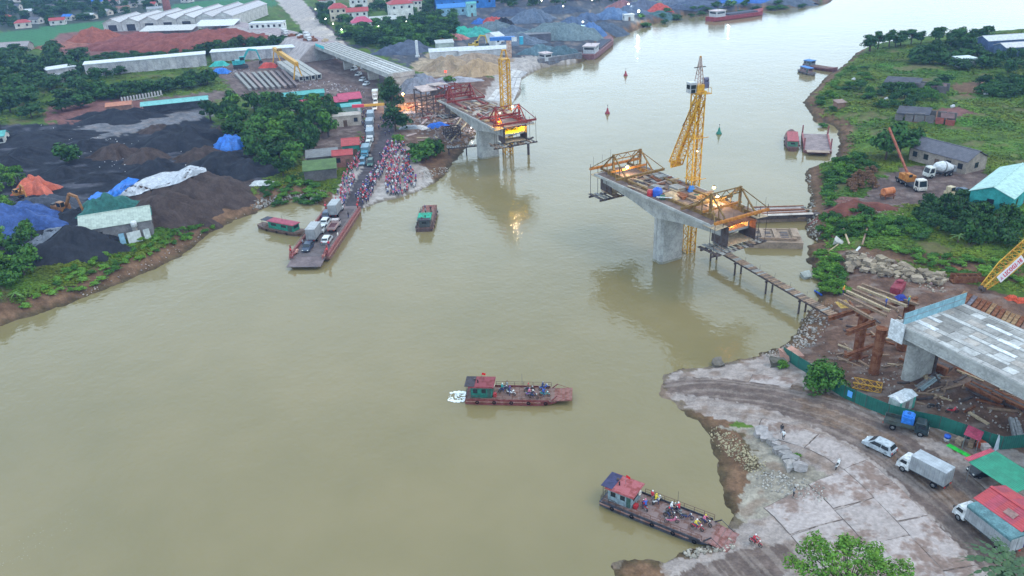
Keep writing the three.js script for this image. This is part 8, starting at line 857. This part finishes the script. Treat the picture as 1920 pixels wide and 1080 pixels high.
// ------------------------------------------------------------------ coal wharf on the far bank
{
  srand(61); for (const [l, x, y, rx, rz, h, c, k] of [['large slate netted coal heap behind the wharf', 1000, 40, 14, 10, 8, NET.slate, 'cloth'], ['long grey green netted heap along the wharf, the largest', 1048, 72, 28, 9, 9, [.17, .23, .25], 'cloth'], ['blue netted heap right of the largest wharf heap', 1106, 62, 11, 8, 6, [.1, .2, .42], 'cloth'], ['blue covered heap at the wharf corner', 1148, 34, 12, 8, 7, [.12, .2, .36], 'cloth'], ['slate heap between the blue covered heaps', 1100, 38, 9, 7, 5, [.1, .15, .26], 'cloth'], ['bright green covered heap among the wharf heaps', 866, 66, 11, 6, 5, [.04, .42, .3], 'cloth'], ['second bright green covered heap beside the first', 894, 66, 9, 6, 5, [.06, .4, .34], 'cloth'], ['pinkish covered heap below the green ones', 853, 74, 7, 4, 3.4, [.5, .2, .18], 'cloth'], ['red covered heap in the middle of the wharf', 926, 44, 7, 5, 4.5, NET.red, 'cloth'], ['blue covered heap left of the red one', 902, 44, 6, 5, 3.6, [.04, .15, .5], 'cloth'], ['black heap next to the red covered heap', 946, 48, 7, 6, 5, COAL, 'patch'], ['broad slate heap behind the green covers', 925, 58, 14, 8, 6, [.15, .2, .23], 'cloth'], ['grey heap on the wharf edge, lower left', 965, 82, 14, 8, 6, [.14, .18, .24], 'cloth'], ['teal netted heap on the wharf edge', 1012, 100, 10, 6, 4.6, [.12, .2, .24], 'cloth'], ['dark netted heap beside the teal one', 1052, 100, 9, 5, 4, [.08, .14, .17], 'cloth'], ['red covered heap at the far end of the wharf', 1236, 20, 8, 6, 5, NET.red, 'cloth'], ['slate heap at the far end of the wharf', 1204, 16, 14, 8, 6, [.12, .14, .2], 'patch'], ['grey peaked heap near the top edge', 1262, 8, 16, 9, 8, [.15, .18, .25], 'cloth'], ['green topped net heap near the top edge', 1210, 12, 13, 8, 6, [.2, .24, .2], 'cloth'], ['red brown heap behind the wharf near the top edge', 1165, 14, 10, 7, 5, [.28, .14, .15], 'patch'], ['dark coal heap left of the sheds behind the viaduct', 762, 96, 15, 9, 6, [.1, .12, .17], 'patch'], ['smaller dark heap nearer the viaduct', 735, 100, 10, 7, 4, [.09, .11, .16], 'patch'], ['wide black heap at the top of the wharf', 1050, 22, 18, 9, 5, [.07, .09, .13], 'patch'], ['dark heap at the top edge beyond the barge', 1345, 2, 22, 9, 6, [.07, .09, .13], 'patch'], ['dark teal heap under the wharf sheds', 915, 100, 9, 5, 4, [.03, .16, .16], 'cloth'], ['slate netted heap left of the open wharf shed', 958, 66, 12, 7, 5.5, [.11, .15, .21], 'cloth'], ['blue grey heap behind the largest wharf heap', 1075, 50, 12, 7, 6, [.1, .15, .25], 'cloth'], ['dark heap between the bright wharf lamp and the water', 1140, 56, 12, 6, 4.5, [.09, .12, .17], 'cloth'], ['black heap at the foot of the blue factory', 960, 28, 16, 8, 5, [.08, .1, .15], 'patch'], ['slate heap behind the brightest lamp', 1182, 26, 12, 7, 5.5, [.12, .16, .24], 'cloth'], ['low teal heap along the shore below the red cover', 1250, 32, 12, 5, 3, [.07, .15, .16], 'cloth'], ['long slate heap upstream beside the barge', 1300, 14, 18, 7, 5, [.1, .13, .2], 'cloth'], ['blue covered heap at the top edge upstream', 1400, 4, 20, 7, 5, [.05, .16, .5], 'cloth'], ['grey heap at the upstream point', 1480, 4, 18, 6, 4, [.12, .15, .2], 'cloth']]) H(l, x, y, rx, rz, h, c, { name: k === 'cloth' ? 'covered_heap' : 'coal_heap', kind: k, rough: k === 'cloth' ? .75 : .95, soft: .8 });
  house('long low white shed at the back of the sand yard, first half', T(848, 106), .1, 22, 5, 3, { rc: 'white', wall: [.6, .6, .62], roof: 'shed', cols: 0, name: 'wharf_shed', cat: 'shed' }); house('long low white shed at the back of the sand yard, second half', T(906, 104), .1, 24, 5, 3, { rc: 'white', wall: [.6, .6, .62], roof: 'shed', cols: 0, name: 'wharf_shed', cat: 'shed' }); house('white cabin standing among the wharf heaps', T(928, 84), .5, 5, 12, 5, { rc: 'white', wall: [.66, .68, .7], cols: 2, name: 'wharf_shed', cat: 'shed' }); house('pale hut in the trees behind the sand yard', T(834, 92), .2, 9, 5, 3.4, { rc: 'pale', wall: [.5, .55, .5], roof: 'shed', cols: 0, name: 'wharf_shed', cat: 'shed' }); house('dark open shed in front of the largest wharf heap', T(1000, 78), .1, 18, 6, 4, { rc: [.2, .2, .22], wall: [.14, .14, .17], roof: 'flat', cols: 0, name: 'wharf_shed', cat: 'shed' }); house('small white cabin on the wharf edge', T(1178, 38), .2, 6, 4, 3.4, { rc: 'white', wall: [.6, .62, .64], roof: 'flat', cols: 1, name: 'wharf_shed', cat: 'shed' }); { const p = bag().box(0, 4, 0, 1.2, 8, 1.2).box(0, .4, 0, 2, .8, 2).build('concrete_pillar', WHITE); p.position.copy(T(783, 107)); tag(p, 'white pillar standing alone before the dark heaps', 'pillar'); }
  { const o = thing('loading_crane', 'blue topped loading crane on the wharf behind the mast', 'crane', T(955, 108)); bag().box(0, 4, 0, 2.4, 8, 2.4).build('tower', mat([.5, .38, .3], 'rust', .7), o); bag().box(-3, 9, 0, 12, 1.6, 2).build('blue_boom', mat([.03, .2, .6], 'grain', .5), o); bag().box(2.6, 8.6, 1.1, 2.4, 2, .2).build('white_plate', WHITE, o); bag().rod([6, 6, 0], [6, 9.5, 0], 1, 1, 10).build('drum', mat([.03, .4, .6], 'grain', .5), o); }
  const a = T(1012, 120), b = T(1092, 112), wl = thing('quay_wall', 'dark quay wall behind the moored barges', 'wall', a.clone().setY(0), headingOf(a, b) - Math.PI / 2); for (let k = 0; k < 6; k++) bag().box((k + .5) * a.distanceTo(b) / 6, 1.6, -1.5, a.distanceTo(b) / 6 - .15, 4.4, 1.4).build('block', mat(pick([[.16, .17, .19], [.2, .2, .22]]), 'patch', .9), wl);
}
// ------------------------------------------------------------------ right bank buildings and machines
{
  srand(93); { const a = T(1852, 398), b = T(1906, 352); house('long shed with pale teal gable roof on the right bank', a.clone().lerp(b, .5).setY(gy((a.x + b.x) / 2, (a.z + b.z) / 2)), headingOf(a, b) - Math.PI / 2, a.distanceTo(b), 8.6, 4, { rc: [.42, .62, .58], wall: [.05, .33, .32], rise: 1.9, cols: 3, name: 'site_shed', cat: 'shed' }); }
  { const a = T(1722, 296), b = T(1828, 322); house('long grey tiled building behind the crane truck', a.clone().lerp(b, .5).setY(gy((a.x + b.x) / 2, (a.z + b.z) / 2)), headingOf(a, b) - Math.PI / 2, a.distanceTo(b), 8, 3.4, { rc: [.13, .125, .15], wall: [.34, .29, .25], rise: 2.2, cols: 5, name: 'grey_building', cat: 'building' }); }
  const ruin = (label, pa, pb, brick) => { const a = T(...pa), b = T(...pb), L = a.distanceTo(b), o = thing('ruined_building', label, 'ruin', a, headingOf(a, b) - Math.PI / 2); for (let k = 0; k < 6; k++) { const h = rr(1.6, 3.2); bag().box((k + .5) * L / 6, h / 2 - .3, 0, L / 6 - rr(.1, 1.2), h + .6, .35).build('wall', k > 3 ? mat(brick, 'patch', .95) : mat([.2, .18, .18], 'patch', .95), o); bag().box((k + .5) * L / 6, rr(1, 1.6), -5, L / 6 - rr(.1, 1), 3, .35).build('wall', mat([.18, .17, .17], 'patch', .95), o); } bag().box(L * .3, 3.1, -2.6, L * .55, .18, 6, 0, .18, .02).build('roof', mat([.1, .1, .12], 'patch', .9), o); bag().box(L * .85, 2.4, -2.6, L * .22, .2, 5, .1, .1).build('roof', mat([.16, .1, .1], 'patch', .9), o); return o; };
  ruin('lower ruined building with a red brick end in the grassland', [1675, 226], [1790, 236], [.34, .1, .08]); ruin('upper ruined building with a collapsed dark roof', [1652, 166], [1775, 176], [.16, .14, .14]);
  house('tiny wooden hut near the upper shoreline', T(1573, 202), .2, 3, 2.6, 2, { rc: [.3, .2, .17], wall: [.3, .17, .12], roof: 'shed', cols: 0, name: 'small_hut', cat: 'hut' }); house('small white roofed house in the far grassland', T(1806, 124), .1, 7, 6, 3.4, { rc: [.66, .74, .76], wall: [.4, .42, .42], roof: 'flat', cols: 1, name: 'small_hut', cat: 'house' }); house('long white roofed warehouse at the far right edge', T(1905, 90), .1, 34, 9, 4.5, { rc: [.6, .62, .64], wall: [.1, .15, .28], rise: 1.6, cols: 0, name: 'warehouse', cat: 'warehouse' }); house('lower white roofed warehouse at the far right edge', T(1925, 102), .1, 26, 8, 4, { rc: [.62, .6, .62], wall: [.1, .15, .25], rise: 1.4, cols: 0, name: 'warehouse', cat: 'warehouse' });
  const mixer = (label, p, turn) => { const o = thing('mixer_truck', label, 'truck', p, turn); bag().box(0, .85, -.6, .9, .3, 7.4).build('chassis', TRIM, o); truckCab(o, 3.6, 2.3, 2.7, 1.8, [.7, .7, .66]); const m = new THREE.Matrix4().makeRotationX(Math.PI / 2 - .16).setPosition(0, 2.3, -1.1); bag().lathe([[0, -2.9], [.5, -2.9], [.75, -2.5], [1.4, -.6], [1.45, .4], [1.1, 1.9], [.7, 2.5], [0, 2.5]], 0, 0, 0, 20, m).build('drum', mat([.72, .74, .76], 'grain', .5), o); bag().lathe([[1.44, -.1], [1.5, 0], [1.5, .25], [1.44, .35]], 0, 0, 0, 20, m).build('drum_band', GREYSTEEL, o); bag().box(0, 1.6, -4.3, 1.3, 1.4, .8).build('chute', GREYSTEEL, o); for (const s of [-1, 1]) for (const z of [2.7, -1.6, -2.9]) wheel(o, s * 1.02, .5, z, .5, .34); return o; };
  mixer('white concrete mixer truck beside the grey building', T(1758, 330), Math.PI / 2 + .2 + Math.PI); mixer('second white mixer truck at the right edge', T(1925, 345), 2.2);
  { const p = T(1712, 352), o = thing('crane_truck', 'truck crane with white cab and orange boom raised over the trees', 'crane', p, .15); bag().box(0, .9, -1.5, 2.3, .6, 9).build('chassis', TRIM, o); truckCab(o, 3.6, 2.4, 2.9, 1.9, [.72, .66, .6]); bag().box(0, 1.9, -2.8, 2.3, 1.5, 3.6).build('upper_body', ORANGE, o); const c = bag().box(-1, 2.7, -1, 1.1, 1.5, 1.5).build('crane_cab', ORANGE, o); bag().box(-1, 3, -.23, .9, .7, .04).build('window', GLASS, c); const e = o.worldToLocal ? null : null; o.updateMatrixWorld(true); const tip = o.worldToLocal(G(1667, 240, 15)); bag().beam([0, 2.6, -2.8], tip, .42, .5).build('boom', mat([.3, .1, .06], 'rust', .7), o); for (const s of [-1, 1]) for (const z of [2.6, -1.4, -3.4, -4.8]) wheel(o, s * 1.05, .52, z, .52, .36); }
  car('dark blue car on the dirt yard before the teal shed', T(1805, 364), .25, [.03, .07, .13], 'sedan'); { const o = thing('wheel_loader', 'small cream loader at the edge of the thicket', 'loader', T(1782, 372), .4); bag().box(0, 1.1, 0, 1.6, 1, 3).build('body', mat([.6, .48, .3], 'grain', .6), o); bag().box(0, 2.2, -.4, 1.4, 1.3, 1.4).build('cab', mat([.62, .5, .32], 'grain', .6), o); bag().box(0, 2.3, .31, 1.2, .8, .04).build('window', GLASS, o); bag().box(0, .7, 2.2, 2.2, .9, .8).build('bucket', RUST, o); for (const s of [-1, 1]) for (const z of [1, -1]) wheel(o, s * .85, .5, z, .5, .4); }
  { const o = thing('drum_machine', 'orange drum shaped machine on the red earth yard', 'machine', T(1663, 372), .3); bag().box(0, .9, 0, 3, .3, 2).build('frame', RUST, o); bag().rod([-1.4, 1.8, 0], [1.4, 1.8, 0], .9, .9, 14).build('drum', mat([.55, .2, .08], 'rust', .7), o); for (const x of [-1.2, 1.2]) for (const z of [-.8, .8]) bag().box(x, .4, z, .2, 1, .2).build('leg', RUST, o); }
  H('low mound of dark red earth on the muddy yard', 1600, 392, 9, 5, 2.4, [.17, .065, .05], { name: 'earth_mound' }); GREEN.dry = [.2, .11, .06]; thicket('dry brown reed clump above the red earth mound', 'dry reeds above the red mound', [[1590, 338], [1640, 330], [1642, 356], [1596, 364]], 16, [1.8, 2.8], [1.1, 1.8], ['dry'], { form: 3, low: .02, name: 'reed_clump', cat: 'reeds' });
  for (let k = 0; k < 5; k++) { const p = T(1600 + k * 62, 150 + (k * 37) % 60), b = bag().box(0, .3, 0, 1.2, .6, .8).box(.2, .7, 0, .6, .3, .5).build('stone_block', WHITE); b.position.copy(p); tag(b, 'small white stone block in the far grass', 'stone', 'white blocks in the far grass'); }
}
// ------------------------------------------------------------------ lamps that are lit along the far bank
{
  const WL = 0xf4f6e0; const L = (px, py, post, cd, size, label, c = WL, glow = 9) => { const p = T(px, py); lamp(p.add(V(0, post, 0)), c, cd, size, label, post, glow); };
  L(758, 204, 5.5, 900, .42, 'fierce orange white floodlight on the far pier site', 0xffc070, 30);
  const names = ['lamp by the first green verge at the top', 'lamp on the coal wharf, second from the top road', 'lamp above the red covered wharf heap', 'brightest white lamp on the wharf edge', 'lamp on the largest netted heap', 'lamp behind the blue heaps', 'lamp near the far barge']; [[1016, 18], [1056, 30], [1110, 18], [1197, 40], [1093, 62], [1178, 26], [1369, 10]].forEach(([x, y], i) => L(x, y, 6, i === 3 ? 500 : 200, i === 3 ? .7 : .45, names[i]));
  [[594, 34], [613, 54], [627, 64], [643, 76], [712, 70], [764, 60]].forEach(([x, y], i) => L(x, y, 6, 120, .36, ['lamp beside the embankment, highest', 'lamp beside the embankment, second from the top', 'lamp beside the embankment, third from the top', 'lamp beside the embankment at the viaduct', 'lamp in the trees before the villas', 'lamp in the trees under the big villa'][i])); L(838, 172, 8, 60, .4, 'red warning lamp on the rust red falsework', 0xff3020, 6); L(884, 250, 2, 30, .2, 'small white lamp on the bank below the far pier', 0xffffff, 8);
}
scene.fog = new THREE.FogExp2(0x93b8f2, .00017);
renderer.render(scene, camera);
